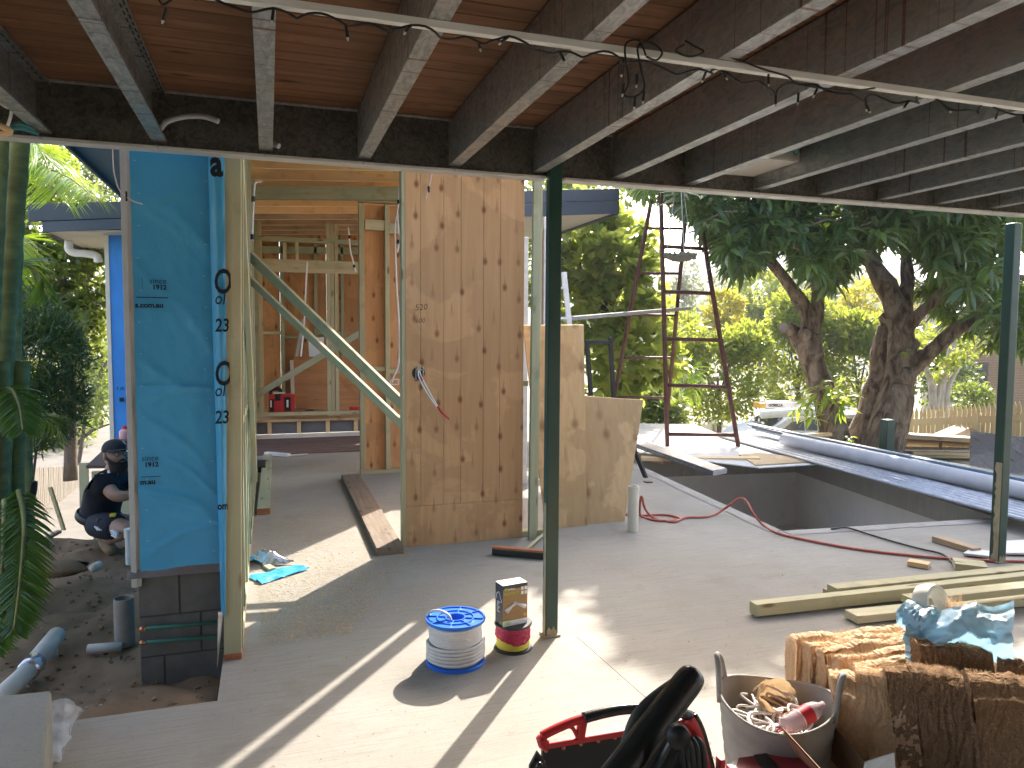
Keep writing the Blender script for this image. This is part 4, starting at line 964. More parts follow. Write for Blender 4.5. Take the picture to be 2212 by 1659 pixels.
picket_fence(tA-V((0, 0, hF)), tB-V((0, 0, hF)), 36, hF, 'sunlit cream picket fence with pointed tops at the right')
tA, tB = Dp(1487, 935, 21), Dp(1546, 905, 18.5); picket_fence(tA-V((0, 0, .8)), tB-V((0, 0, .8)), 13, .8, 'small distant picket fence between the trestle legs', .06)

# parked utility vehicle
ut = thing('parked_ute', 'white utility vehicle with canopy door raised and ladder on its roof rack', 'ute', Dp(1760, 1000, 17.5))
UD = 17.5; m_carwhite = mat('white car paint', (.70, .70, .70), (.74, .74, .74), 2, rough=.25); m_glass = mat('dark glass', (.02, .025, .03), rough=.08, spec=.8); m_tyre = m_black
P0 = Dp(1755, 890, UD); ux = V((_r0.x, _r0.y, 0)).normalized(); uy = V((-ux.y, ux.x, 0)); s_ = UD/FPX
def U(px, py, dep=0.): return Dp(px, py, UD)+uy*dep
def ubox(x0, y0, x1, y1, d0, d1, m, nm, bev=.03, parent=ut):
    R = Matrix((ux, uy, V((0, 0, 1)))).transposed(); a = U(x0, y0); c_ = U(x1, y1); c0 = (a+c_)/2+uy*(d0+d1)/2
    return MB().box(c0, (abs((c_-a).dot(ux)), d1-d0, abs(c_.z-a.z)), R).build(nm, m, parent, bevel=bev)
# cab: side outline extruded across
out = [(1600, 985), (1600, 955), (1625, 938), (1668, 926), (1700, 905), (1730, 899), (1768, 899), (1772, 985)]
a = [U(x, y) for x, y in out]; b = MB().slab(a, uy*1.7); b.build('cab', m_carwhite, ut, bevel=.05)
b = MB().slab([U(x, y, -.012) for x, y in ((1690, 930), (1710, 912), (1736, 906), (1738, 930))], uy*.02); b.build('side_window', m_glass, ut)
b = MB().slab([U(x, y, -.012) for x, y in ((1742, 930), (1740, 906), (1764, 906), (1766, 930))], uy*.02); b.build('side_window', m_glass, ut)
b = MB().slab([U(1668, 925, .12)+V((0, 0, .012)), U(1699, 905, .2)+V((0, 0, .012)), U(1699, 905, 1.5)+V((0, 0, .012)), U(1668, 925, 1.58)+V((0, 0, .012))], V((-.01, 0, .012))); b.build('windscreen', m_glass, ut)
ubox(1776, 985, 1900, 955, .0, 1.75, m_carwhite, 'tray_side'); ubox(1776, 955, 1900, 903, .9, 1.75, m_carwhite, 'canopy_back'); ubox(1776, 903, 1900, 892, -.1, 1.75, m_carwhite, 'canopy_roof')
MB().slab([U(1774, 901, -.1), U(1905, 897, -.1), U(1905, 889, -.75), U(1774, 893, -.75)], V((0, 0, .04))).build('canopy_door', m_tan, ut, bevel=.01)
ubox(1776, 955, 1782, 903, .0, .9, m_carwhite, 'canopy_end'); ubox(1880, 955, 1900, 903, 0, .9, m_carwhite, 'canopy_end'); ubox(1783, 932, 1880, 929, .05, .9, m_tan, 'shelf')
m_cloth = mat('dark stowed gear', (.04, .06, .10), (.2, .18, .16), 9, rough=.9)
b = MB()
for k in range(16): b.lathe(U(1788+k*5.6, 927-RNG.random()*5, .3+.3*RNG.random()), [(0, -.06), (.09, -.02), (.07, .05), (0, .08)], 7)
stuff(b.build('stowed_gear', m_cloth, ut, smooth=True)); ubox(1850, 952, 1864, 936, .1, .4, m_red, 'red_container', .01)
for x in (1640, 1850):
    MB().lathe(U(x, 985, .02), [(.0, -.1), (.20, -.1), (.33, -.1), (.36, -.06), (.36, .1), (0, .1)], 20, Matrix.Rotation(pi/2, 3, 'X')).build('wheel', m_tyre, ut, smooth=True)
ubox(1700, 899, 1770, 897, .1, .14, m_black, 'roof_rack', .005); ubox(1700, 899, 1770, 897, 1.5, 1.54, m_black, 'roof_rack', .005)
wp = tag(MB().tube([U(1643, 895, -.05), U(1700, 891, -.05), U(1790, 888, -.05)], .10, 16).build('roof_pipe', m_white, smooth=True, sharp=50), 'fat white pipe strapped on the ute roof rack', 'pipe')
lg = thing('roof_ladder', 'folded aluminium ladder with orange ends on the ute roof', 'ladder', U(1720, 880, .5))
m_orange = mat('orange plastic', (.70, .36, .04), (.78, .42, .06), rough=.5)
for dd in (.45, .85): ubox(1668, 887, 1790, 873, dd, dd+.05, m_alu, 'stile', .006, lg)
ubox(1654, 886, 1668, 875, .44, .91, m_orange, 'end_cap', .006, lg)
for x in range(1680, 1790, 18): ubox(x, 881, x+4, 879, .5, .85, m_alu, 'rung', .003, lg)
text('GORILLA', U(1674, 882, .44), ux, (0, 0, 1), .085, m_ink, lg, bold=.004)

# hose, cord and litter on the slab
m_hosered = mat('orange red hose', (.40, .09, .06), (.50, .13, .09), 5, rough=.5)
def g2(pts): return [G(p[0], p[1], (p[2] if len(p) > 2 else .012)) for p in pts]
hz = thing('air_hose', 'red brown air hose looping along the pool edge to the right', 'hose', G(1600, 1120))
cable('hose', g2([(1372, 1118), (1386, 1116), (1430, 1106)]) + [], .011, m_hosered, hz) if False else None
cable('hose', g2([(1345, 1110), (1384, 1113), (1440, 1112), (1470, 1122), (1420, 1124), (1386, 1115)])+[Yp(1382, 1100, 5.75), Yp(1386, 1072, 5.7), Yp(1394, 1100, 5.7)]+g2([(1415, 1120), (1455, 1127), (1480, 1118), (1520, 1117), (1545, 1111)])+[Yp(1568, 1097, 5.75), Yp(1595, 1078, 5.6), Yp(1612, 1082, 5.5), Yp(1628, 1110, 5.35)]+g2([(1650, 1135), (1685, 1153), (1760, 1170), (1850, 1186), (1950, 1198), (2080, 1209), (2180, 1212), (2300, 1214)]), .0105, m_hosered, hz, 8, 8)
tag(cable('extension_lead', g2([(1795, 1143), (1830, 1140, .02), (1870, 1152), (1930, 1170), (1990, 1186), (2030, 1195), (2048, 1206), (2060, 1220)]), .008, m_black), 'thin black cord trailing from the pool corner across the slab', 'cord')
ofg = 'short timber offcuts lying by the right steel post'
tag(timber('timber_offcut', G(1962, 1214, .02), G(2008, 1222, .02), .09, .035, m_raft), 'small grooved timber offcut beside the red hose', 'offcut', ofg)
tag(timber('timber_offcut', G(2022, 1163, .025), G(2110, 1190, .025), .09, .045, m_raftgrey), 'longer grey timber offcut pointing at the right steel post', 'offcut', ofg)
tag(MB().slab([G(2095, 1190, .012), G(2150, 1195, .012), G(2140, 1206, .012), G(2080, 1199, .012)], (0, 0, .016)).build('timber_offcut', m_lightsheet), 'pale flat board piece at the foot of the right steel post', 'offcut', ofg)
tag(timber('timber_offcut', G(2060, 1218, .035), G(2130, 1226, .035), .16, .05, m_pine), 'stubby pine block offcut just left of the right post base', 'offcut', ofg)
tag(MB().slab([G(2165, 1172, .012), G(2290, 1165, .012), G(2290, 1200, .012), G(2172, 1198, .012)], (0, 0, .014)).build('cement_offcut', m_lightsheet), 'white sheet offcut lying right of the right steel post', 'sheet')
# stacked treated timbers at right
tg = 'treated timber lengths stacked on the slab'
tag(timber('treated_post', G(1797, 1274, .075), G(2330, 1220, .075), .09, .045, m_pine), 'rearmost green treated length of the timber stack', 'timber', tg)
tag(timber('treated_post', G(1790, 1284, .02), G(2300, 1240, .02), .12, .04, m_raftgrey), 'dark weathered bearer under the rear green timber', 'timber', tg)
tag(timber('treated_post', G(1626, 1315, .045), G(2330, 1238, .07), .07, .072, m_pine), 'longest square green post of the stack, reaching furthest left', 'timber', tg)
tag(timber('treated_post', G(1960, 1297, .12), G(2330, 1256, .12), .10, .042, m_pine), 'upper pale green length in front of the square post', 'timber', tg)
tag(timber('treated_post', G(1838, 1332, .03), G(2330, 1282, .03), .11, .045, m_pinepale), 'nearest pale yellow length of the timber stack', 'timber', tg)
# planks on the floor in the doorway
m_oldplank = wood('old dark plank', (.17, .12, .08), (.33, .26, .19), knot=(.08, .05, .03), tint=(.24, .18, .13))
a, c = G(757, 1030, .03), G(843, 1190, .03)
tag(timber('floor_plank', a, c, .20, .06, m_oldplank), 'heavy dark plank lying in the doorway with its near end cut at an angle', 'plank')
tag(timber('floor_plank', G(578, 985, .03), G(569, 1104, .03), .11, .05, m_pinegreen), 'green treated plank with a red end lying by the left stud wall', 'plank')
a = G(569, 1104, .03); MB_ = MB().box(a+V((0, -.006, 0)), (.112, .008, .051)).build('plank_end', m_endgrain); tag(MB_, 'red painted offcut end at the near tip of the green plank', 'offcut')
t = thing('level_box', 'white cardboard sleeve and white strip lying by the brown decking', 'packaging', G(610, 980)); timber('sleeve', G(574, 979, .025), G(624, 983, .025), .07, .04, m_white, t); timber('strip', G(620, 984, .01), G(666, 981, .01), .05, .015, m_white, t)
tag(timber('black_pouch', G(563, 1000, .03), G(562, 1015, .03), .12, .08, m_black), 'small dark pouch leaning beside the green floor plank', 'pouch')
# wrap scraps
def scrap(pxs, m, nm, lab, hgt=.015, seed=0.):
    q = [G(x, y, .006) for x, y in pxs]
    def fn(u, w): p = q[0].lerp(q[1], u).lerp(q[3].lerp(q[2], u), w); return p+V((0, 0, hgt*abs(fbm(u*2.2+seed, w*2.0+seed))+.5*hgt*max(0, abs(2*u-1)-.75)))
    return tag(MB().grid(fn, 24, 12).build(nm, m, smooth=True, fixn=False), lab, 'wrap scrap')
scrap([(534, 1247), (640, 1220), (669, 1229), (566, 1262)], m_wraplit, 'wrap_scrap', 'bright blue strip of wrap lying in the sunlight by the near stud', .02)
b = MB(); q = [G(566, 1189, .07), G(620, 1210, .03), G(640, 1216, .01), G(570, 1222, .008), G(548, 1205, .05)]
def fn(u, w): p = q[0].lerp(q[2], u).lerp(q[4].lerp(q[3], u), w); return p+V((0, 0, .05*sin(pi*u)*sin(pi*w)+.03*abs(fbm(u*4, w*3))))
tag(MB().grid(fn, 20, 12).build('foil_scrap', m_foil, smooth=True, fixn=False), 'crumpled silver backed wrap scrap behind the blue strip', 'wrap scrap')
scrap([(538, 1205), (565, 1195), (572, 1215), (542, 1215)], m_wrap, 'wrap_scrap', 'small dark blue wrap corner beside the silver scrap', .03, 4.)
tag(timber('wood_chip', G(575, 1222, .01), G(588, 1230, .01), .05, .02, m_pinepale), 'little pale wood block by the silver scrap', 'offcut')
# sawdust and chips
m_saw = mat('sawdust flakes', (.42, .28, .14), (.60, .44, .24), 90, rough=.9)
def fsaw():
    y = 4.0+abs(RNG.normal())*2.6; x = RNG.uniform(-.1, 1.9) if y > 5.7 else RNG.uniform(-.12, 1)*min(1., .35+.45*(y-3.9)) if RNG.random() < .8 else RNG.uniform(-.1, 1.3); return V((x, y, .003))
def flakes(name, n, fp, m, a, bmax):
    P = np.array([fp() for _ in range(n)]); A = rvec(n); A[:, 2] *= .12; Nn = np.tile([[0, 0, 1.]], (n, 1))+.3*rvec(n)
    return stuff(leaves(name, P, A, Nn, RNG.uniform(a, bmax, n), RNG.uniform(.002, .006, n), m, simple=True))
flakes('sawdust', 14000, fsaw, m_saw, .008, .03)
def fcr(): return V((RNG.uniform(-.2, 4.0), RNG.uniform(2.1, 5.2), .004))
flakes('floor_chips', 900, fcr, mat('dark chips', (.10, .06, .04), (.25, .18, .12), 60, rough=.9), .006, .02)

# ---------------------------------------------------------------- foreground things
tb_ = G(111, 1490, .25); q1 = G(96, 1659, .25)
b = MB(); dirn = (q1-tb_); dirn.normalize(); far = tb_-V((1.1, -.06, 0))
quad = [tb_, tb_+dirn*1.6, tb_+dirn*1.6+V((-1.2, 0, 0)), far]
o = MB().slab(quad, (0, 0, -.36)).build('concrete_step', m_oldconc, bevel=.012); tag(o, 'old rough concrete step block at the lower left corner', 'concrete block')
# clear plastic bag slumped beside it
m, nt, p, out = newmat('cloudy plastic'); setp(p, .3, 0, .6); p.inputs['Base Color'].default_value = (.55, .56, .56, 1)
tn = N(nt, 'BsdfTransparent'); mx = N(nt, 'MixShader'); mx.inputs[0].default_value = .42; nt.links.new(tn.outputs[0], mx.inputs[1]); nt.links.new(p.outputs[0], mx.inputs[2]); nt.links.new(mx.outputs[0], out.inputs[0])
bump(nt, p, noisetex(nt, coords(nt), 22, 4, .6, 1.), .8, .02); m_cloudy = m
def crumple(name, c, r, m, lab, cat, amp=.25, fr=3., seed=0., flat=.02, n=28):
    b = MB(); c = V(c)
    def fn(u, w):
        th = 2*pi*u; ph = pi*w; d = V((sin(ph)*cos(th), sin(ph)*sin(th), cos(ph)))
        k = 1+amp*(abs(noise.noise(d*fr+V((seed, 0, 0))))*2-.6)+amp*.4*noise.noise(d*fr*3+V((0, seed, 0)))
        q = V((d.x*r[0]*k, d.y*r[1]*k, d.z*r[2]*k)); q.z = max(q.z, -c.z+.004) if flat else q.z
        return c+q
    b.grid(fn, n*2, n); return tag(b.build(name, m, smooth=True, sharp=35), lab, cat)
pb = G(112, 1625, .10)
b = MB()
def fbag(u, w):
    base = G(150, 1560, .0).lerp(G(70, 1670, .0), w); wd = .11*(1-.45*(1-w))+.0
    th = 2*pi*u; rr = wd*(1+.25*fbm(u*5, w*4)); h = (.10+.05*sin(w*5))*(1-.5*abs(2*w-1)**3)
    return base+V((.75*rr*cos(th), .2*rr*cos(th), max(.004, h*(1+.3*fbm(u*4+3, w*5))*(.5+.5*sin(th)))))
b.grid(fbag, 36, 26); tag(b.build('plastic_bag', m_cloudy, smooth=True, fixn=False), 'empty cloudy clear plastic bag slumped against the concrete step', 'plastic bag')

# white cable spool with blue ends
m_blueplastic = mat('blue plastic', (.015, .14, .62), (.02, .17, .70), 5, rough=.35)
m_whitecable = mat('white cable sheath', (.60, .57, .53), (.68, .65, .61), 20, rough=.5)
sc0 = G(984, 1428); sc0 = V((sc0.x, sc0.y, 0)); k_ = sc0.y/FPX*1.06
sp = thing('cable_spool', 'large spool of white cable with a bright blue ribbed top', 'cable spool', sc0)
SR, SH = .147, .305
MB().lathe(sc0, [(0, 0), (SR, 0), (SR, .012), (SR-.004, .016), (.05, .016)], 48).build('bottom_flange', m_blueplastic, sp, smooth=True, sharp=40)
ztop = Yp(984, 1332, sc0.y).z; SH = ztop
b = MB(); prof = [(SR, SH-.014), (SR+.002, SH-.006), (SR, SH), (SR-.008, SH), (SR-.010, SH-.006), (.096, SH-.006), (.094, SH), (.088, SH), (.086, SH-.006), (.053, SH-.006), (.051, SH), (.044, SH), (.044, .02)]
b.lathe(sc0, prof, 56); b.lathe(sc0, [(SR, SH-.014), (.05, SH-.016)], 56)
for k in range(8):
    a = k*pi/4+.35; d = V((cos(a), sin(a), 0)); b.bar(sc0+d*.05+V((0, 0, SH-.003)), sc0+d*(SR-.006)+V((0, 0, SH-.003)), .005, .007)
b.build('top_flange', m_blueplastic, sp, smooth=True, sharp=35)
MB().lathe(sc0, [(0, .03), (.044, .03)], 24).build('core_floor', m_blueplastic, sp)
# wound cable: upper and lower turns as helices
def helix(name, r, z0, z1, n, rad, m, par, jit=.0015):
    pts = []
    for i in range(n*40+1):
        a = i/40*2*pi; z = z0+(z1-z0)*i/(n*40); rr = r+jit*sin(a*3.1+i*.003); pts.append(sc_c+V((rr*cos(a), rr*sin(a), z+.002*sin(a*1.0+.5))))
    return MB().tube(pts, rad, 8).build(name, m, par, smooth=True)
sc_c = sc0
helix('cable_turns', .127, .115, SH-.026, 10, .0064, m_whitecable, sp); helix('cable_turns', .139, .026, .115, 5, .0086, m_whitecable, sp)
MB().lathe(sc0, [(.122, .016), (.122, SH-.014)], 40).build('inner_turns', m_tan, sp, smooth=True)
cable('loose_end', [sc0+V((-.03, -.03, SH-.05)), sc0+V((-.035, -.03, SH+.012)), sc0+V((-.07, .0, SH+.034)), sc0+V((-.105, .035, SH+.028)), sc0+V((-.125, .06, SH+.006))], .007, m_whitecable, sp)
# small reel of yellow and green wire
rc = G(1108, 1399); rc.z = 0
rl = thing('wire_reel', 'small reel of yellow green wire wrapped in torn red film', 'wire reel', rc)
RR = .098; RH = Yp(1112, 1342, rc.y).z
m_darkplastic = mat('dark reel plastic', (.03, .03, .032), (.04, .04, .042), rough=.45)
MB().lathe(rc, [(0, 0), (RR, 0), (RR, .008), (RR-.004, .012), (.03, .012)], 40).build('bottom_flange', m_darkplastic, rl, smooth=True, sharp=40)
MB().lathe(rc, [(0, RH), (RR, RH), (RR, RH-.008), (RR-.004, RH-.012), (.03, RH-.012)], 40).build('top_flange', m_darkplastic, rl, smooth=True, sharp=40)
m_yel = mat('yellow wire', (.55, .48, .03), (.62, .54, .05), rough=.45); m_grn = mat('green wire', (.16, .36, .04), (.2, .42, .06), rough=.45)
sc_c = rc; helix('yellow_turns', .083, .016, RH-.016, 17, .0046, m_yel, rl, .0008)
sc_c = rc+V((0, 0, .0035)); helix('green_turns', .0836, .017, RH-.018, 17, .0026, m_grn, rl, .0008)
MB().lathe(rc, [(.081, .012), (.081, RH-.012)], 40).build('inner_turns', m_yel, rl, smooth=True)
m_film = sheetmat('red film', (.42, .015, .06), (.55, .03, .10), rough=.2, transl=.25, tcol=(.6, .05, .15), bmp=.8, bscale=30)
def ffilm(u, w):
    a = 2*pi*u; low = .058+.022*sin(a*1.0+2.9)+.016*fbm(u*6, 2.); z = RH-.012-(low)*w
    r = .090+.004*fbm(u*12, w*6)+.006*w*abs(fbm(u*9, 5)); return rc+V((r*cos(a), r*sin(a), z))
MB().grid(ffilm, 80, 12).build('torn_film', m_film, rl, smooth=True, fixn=False)
# light box on the reel
bx = thing('light_box', 'small printed cardboard light box standing on the wire reel', 'box', rc+V((0, 0, RH)))
bq = V((-.045, -.075, 0)); 
fl0 = Yp(1086, 1346, rc.y-.06); fl0.z = RH+.001
fx_ = Yp(1145, 1338, rc.y-.06)-fl0; fx_.z = 0; fxn = V((.985, .17, 0)).normalized(); fyn = V((-.45, .89, 0)).normalized(); fyn = V((-fxn.y, fxn.x, 0))
BW, BD, BH_ = .142, .085, Yp(1087, 1267, rc.y-.06).z-RH
m_boxfront = wood('box timber print', (.40, .25, .11), (.52, .34, .16), knot=(.3, .17, .08), grain=1.5); m_boxdark = mat('dark box print', (.035, .036, .04), (.05, .05, .055), 6, rough=.35); m_boxwhite = mat('box white', (.74, .74, .72), rough=.3); m_lime = mat('lime print', (.30, .50, .03), rough=.5)
def BP(u, w, dep=0.): return fl0+fxn*(u*BW)+V((0, 0, w*BH_))+fyn*dep
def bface(name, u0, w0, u1, w1, m, off): MB().slab([BP(u0, w0, -off), BP(u1, w0, -off), BP(u1, w1, -off), BP(u0, w1, -off)], fyn*.0006).build(name, m, bx)
MB().slab([BP(0, 0), BP(1, 0), BP(1, 1), BP(0, 1)], fyn*BD).build('carton', m_boxdark, bx, bevel=.001)
bface('front_print', .0, .13, 1, .9, m_boxfront, .001); bface('front_base', 0, 0, 1, .13, m_boxwhite, .001)
bface('front_edge', 0.0, .9, 1, 1, m_boxdark, .0011)
MB().slab([BP(0, 1.002), BP(1, 1.002), BP(1, 1.002, BD), BP(0, 1.002, BD)], (0, 0, .001)).build('top_print', m_boxwhite, bx)
text('LED', BP(.06, .035, -.002), fxn, (0, 0, 1), .022, m_lime, bx, bold=.0005); text('HUNTER III', BP(.05, .765, -.002), fxn, (0, 0, 1), .017, m_lime, bx, bold=.0003); text('Brilliant', BP(.2, .88, -.002), fxn, (0, 0, 1), .013, m_white, bx, bold=.0004)
bface('logo_leaf', .06, .885, .18, .93, m_lime, .002)
for (u, w) in ((.74, .84), (.88, .84), (.74, .73), (.88, .73)): bface('spec_icon', u, w, u+.1, w+.08, m_boxwhite, .002)
MB().lathe(BP(.9, .22, -.002), [(0, 0), (.009, 0)], 16, frame(fyn).to_3x3() @ Matrix.Rotation(pi/2, 3, 'Y')).build('orange_dot', m_orange, bx)
m_chrome = mat('printed lamp silver', (.55, .55, .54), (.8, .8, .78), 20, rough=.4)
for (a, c, r0, r1) in (((.42, .52), (.12, .36), .006, .013), ((.55, .53), (.9, .42), .006, .013)): MB().tube([BP(*a, -.0012), BP(*c, -.0012)], [r0, r1], 12).build('lamp_print', m_chrome, bx, smooth=True)
MB().lathe(BP(.485, .53, -.001), [(0, 0), (.013, 0), (.011, .003), (0, .004)], 16, frame(-fyn).to_3x3() @ Matrix.Rotation(pi/2, 3, 'Y')).build('lamp_print', m_tan, bx)
o = BP(0, 0, .0)
text('LED', BP(-.004, .035, BD*.42), -fyn, (0, 0, 1), .02, m_lime, bx); 
for i in range(7): MB().slab([BP(-.004, .55-i*.04, BD*.75), BP(-.004, .55-i*.04, BD*(.4+.1*(i % 3))), BP(-.004, .565-i*.04, BD*(.4+.1*(i % 3))), BP(-.004, .565-i*.04, BD*.75)], fxn*.0005).build('small_print', m_white, bx)
cable('line_drawing', [BP(-.005, .62, BD*.75), BP(-.005, .72, BD*.8), BP(-.005, .80, BD*.5), BP(-.005, .68, BD*.3), BP(-.005, .60, BD*.12), BP(-.005, .58, BD*.25)], .0016, m_white, bx)

# tool bag with red carry frame
TYD = 1.86
tg_ = thing('tool_bag', 'open black tool bag with a red riveted carry frame and arched handle', 'tool bag', Yp(1320, 1659, TYD))
T0 = Yp(1165, 1640, TYD); tz = Yp(1300, 1600, TYD)
def TP(x, y, dep=0.): p = Yp(x, y, TYD); return p+V((0, dep, 0))
def plate(pxs, th, m, nm, dep=0., bev=.003, hole=None): return MB().slab([TP(x, y, dep) for x, y in pxs], (0, th, 0)).build(nm, m, tg_, bevel=bev)
# back panel down to the floor
zt_ = TP(1172, 1613).z; xL, xR = TP(1172, 1613).x, TP(1478, 1560).x
pl_ = [TP(1172, 1613), TP(1478, 1566)]; 
MB().slab([pl_[0], pl_[1], V((pl_[1].x, TYD, .02)), V((pl_[0].x, TYD, .02))], (0, .012, 0)).build('front_panel', m_black, tg_)
MB().bb((xL-.02, TYD-.32, .0), (xR+.02, TYD+.02, .03)).build('base', m_black, tg_, bevel=.01)
MB().slab([V((xL, TYD, .03)), V((xL, TYD-.30, .03)), V((xL, TYD-.30, .22)), V((xL, TYD, .32))], (.012, 0, 0)).build('side_panel', m_black, tg_)
MB().slab([V((xR, TYD, .03)), V((xR, TYD-.30, .03)), V((xR, TYD-.30, .22)), V((xR, TYD, .36))], (.012, 0, 0)).build('side_panel', m_black, tg_)
plate([(1128, 1659), (1128, 1630), (1145, 1598), (1163, 1620), (1168, 1659)], .01, m_blackgloss, 'end_flap', -.06)
cable('ring_clip', [TP(1140, 1659, -.075), TP(1137, 1640, -.075), TP(1144, 1618, -.075), TP(1152, 1630, -.075), TP(1156, 1659, -.075)], .006, m_blackgloss, tg_)
# red frame pieces
def rodr(pxs, r, m, nm): return cable(nm, [TP(x, y, -.006) for x, y in pxs], r, m, tg_, 10, 6)
plate([(1166, 1607), (1182, 1602), (1330, 1577), (1500, 1548), (1503, 1560), (1330, 1590), (1176, 1616)], .02, m_red, 'lower_rail', -.012, .004)
rodr([(1168, 1590), (1172, 1604), (1180, 1606)], .016, m_red, 'frame_corner')
rodr([(1168, 1588), (1195, 1574), (1232, 1558), (1262, 1548)], .0125, m_red, 'frame_arch'); rodr([(1258, 1549), (1300, 1538), (1345, 1530), (1400, 1528), (1450, 1533), (1490, 1545)], .0155, m_blackgloss, 'grip')
rodr([(1258, 1552), (1254, 1572), (1252, 1590)], .014, m_red, 'frame_strut'); rodr([(1222, 1566), (1235, 1570), (1246, 1590)], .006, m_red, 'frame_strut')
rodr([(1482, 1548), (1500, 1580), (1515, 1640), (1520, 1670)], .020, m_red, 'frame_end'); rodr([(1496, 1542), (1512, 1575), (1530, 1640), (1536, 1670)], .012, m_blackgloss, 'frame_edge')
m_cop2 = mat('copper rivet', (.5, .22, .15), rough=.4, metal=.6)
for (x, y) in ((1179, 1621), (1217, 1615), (1254, 1607), (1292, 1600), (1328, 1593), (1366, 1587)): MB().lathe(TP(x, y, -.002), [(0, -.003), (.005, -.002), (.006, .002)], 10, Matrix.Rotation(-pi/2, 3, 'X')).build('rivet', m_cop2, tg_)
for (x, c_) in ((1462, m_black), (1474, m_blackgloss), (1486, m_black)):
    cable('tool_handle', [TP(x, 1670, -.05), TP(x-8, 1620, -.05), TP(x-6, 1592, -.04), TP(x+3, 1582, -.04), TP(x+12, 1600, -.05), TP(x+14, 1670, -.06)], .010, c_, tg_, 8)
for (x, y) in ((1548, 1630), (1570, 1648)): MB().bb(TP(x-5, y+60, -.03), TP(x+8, y, .0)).build('red_clamp', m_red, tg_, bevel=.005)
# black tool handle in front of the bag
th = thing('power_tool', 'black power tool whose long rounded handle leans up before the tool bag', 'power tool', Dp(1300, 1700, 1.45))
cl = [(1290, 1730, 1.38), (1345, 1660, 1.42), (1395, 1592, 1.46), (1450, 1520, 1.50), (1490, 1468, 1.53), (1506, 1447, 1.54)]
c3 = smoothpts([Dp(*p) for p in cl], 30)
def sweep(pts, wf, hf, upv=None, n=16, e=2.6):
    b = MB(); o = []
    for i, p in enumerate(pts):
        t = (pts[min(i+1, len(pts)-1)]-pts[max(i-1, 0)]).normalized(); side = _f.cross(t).normalized(); up = side.cross(t).normalized(); s_ = i/(len(pts)-1)
        for k in range(n):
            a = 2*pi*k/n; ca, sa = cos(a), sin(a); r = (abs(ca)**e+abs(sa)**e)**(-1/e); b.v.append(tuple(p+side*ca*r*wf(s_)+up*sa*r*hf(s_)))
    for i in range(len(pts)-1):
        for k in range(n): b.f.append((i*n+k, i*n+(k+1) % n, (i+1)*n+(k+1) % n, (i+1)*n+k))
    b.f.append(tuple(range(n))); b.f.append(tuple((len(pts)-1)*n+k for k in range(n))); return b
cap = lambda s: sqrt(max(0.004, 1-max(0, (s-.72)/.28)**2.4))
sweep(c3, lambda s: (.031-.003*s)*cap(s), lambda s: .026*cap(s)).build('handle', m_blackgloss, th, smooth=True)
c4 = smoothpts([Dp(x, y, d) for x, y, d in ((1350, 1640, 1.46), (1372, 1590, 1.50), (1396, 1545, 1.52), (1440, 1500, 1.54), (1484, 1462, 1.555))], 6)
sweep(c4, lambda s: (.012+.014*sin(pi*min(1, s*.9+.12))), lambda s: .016).build('handle_web', mat('olive black plastic', (.03, .03, .024), (.045, .044, .034), 30, rough=.4), th, smooth=True)
MB().slab([Dp(x, y, 1.40) for x, y in ((1405, 1680), (1450, 1596), (1478, 1618), (1440, 1690))], _f*.03).build('motor_cover', m_blackgloss, th, bevel=.008)
MB().lathe(Dp(1462, 1585, 1.42), [(0, 0), (.022, 0), (.022, .02), (0, .022)], 20, frame(-_f).to_3x3() @ Matrix.Rotation(pi/2, 3, 'Y')).build('knob', m_black, th, smooth=True)
MB().tube([Dp(1290, 1735, 1.38), V((.25, 1.30, .45)), V((.30, 1.32, .0))], [.03, .05, .09], 12).build('body', m_black, th, smooth=True)

# rubber tub with offcuts of cable
m_tub = mat('grey rubber tub', (.26, .235, .20), (.36, .33, .29), 8, rough=.75, bmp=.2)
tc0 = (G(1556, 1500, .33)+G(1776, 1490, .33))/2; tc0 = V((tc0.x-.02, tc0.y-.06, 0))
tu = thing('rubber_tub', 'grey rubber tub with two loop handles holding cable scraps', 'tub', tc0)
RT, HT = .205, .335
def tubfn(r0, r1, z0, z1, rip=0.):
    def fn(u, w):
        a = 2*pi*u; z = z0+(z1-z0)*w; r = r0+(r1-r0)*w
        r *= 1+.035*sin(2*a+.5)+.012*sin(3*a)
        if rip: r += rip*(1 if int(w*14) % 2 else 0)*(.0+min(1., (1-w)*3))
        lift = .022*w*cos(2*(a-2.45)); return tc0+V((r*cos(a), r*sin(a), max(0.002, z+lift)))
    return fn
MB().grid(tubfn(RT*.80, RT, 0, HT, .0028), 64, 42).build('wall', m_tub, tu, smooth=True, fixn=False)
MB().grid(tubfn(RT*.78, RT-.007, .008, HT-.001), 64, 12).build('inner_wall', m_tub, tu, smooth=True, fixn=False)
MB().grid(lambda u, w: tubfn(RT*.80, RT, 0, HT)(u, 1)+V((.006*cos(2*pi*w)*cos(2*pi*u), .006*cos(2*pi*w)*sin(2*pi*u), .006*sin(2*pi*w))), 64, 8).build('rim', m_tub, tu, smooth=True, fixn=False)
MB().lathe(tc0, [(0, .01), (RT*.79, .01)], 32).build('floor', m_tub, tu)
for a0 in (2.45, -.72):
    p0 = tubfn(RT*.8, RT, 0, HT)((a0-.37)/(2*pi), 1); p1 = tubfn(RT*.8, RT, 0, HT)((a0+.37)/(2*pi), 1); md = tubfn(RT*.8, RT, 0, HT)(a0/(2*pi), 1)+V((.012*cos(a0), .012*sin(a0), .105))
    cable('loop_handle', [p0-V((0, 0, .03)), p0.lerp(md, .55)+V((0, 0, .018)), md, p1.lerp(md, .55)+V((0, 0, .018)), p1-V((0, 0, .03))], [.011]*25 if False else .0105, m_tub, tu, 10)
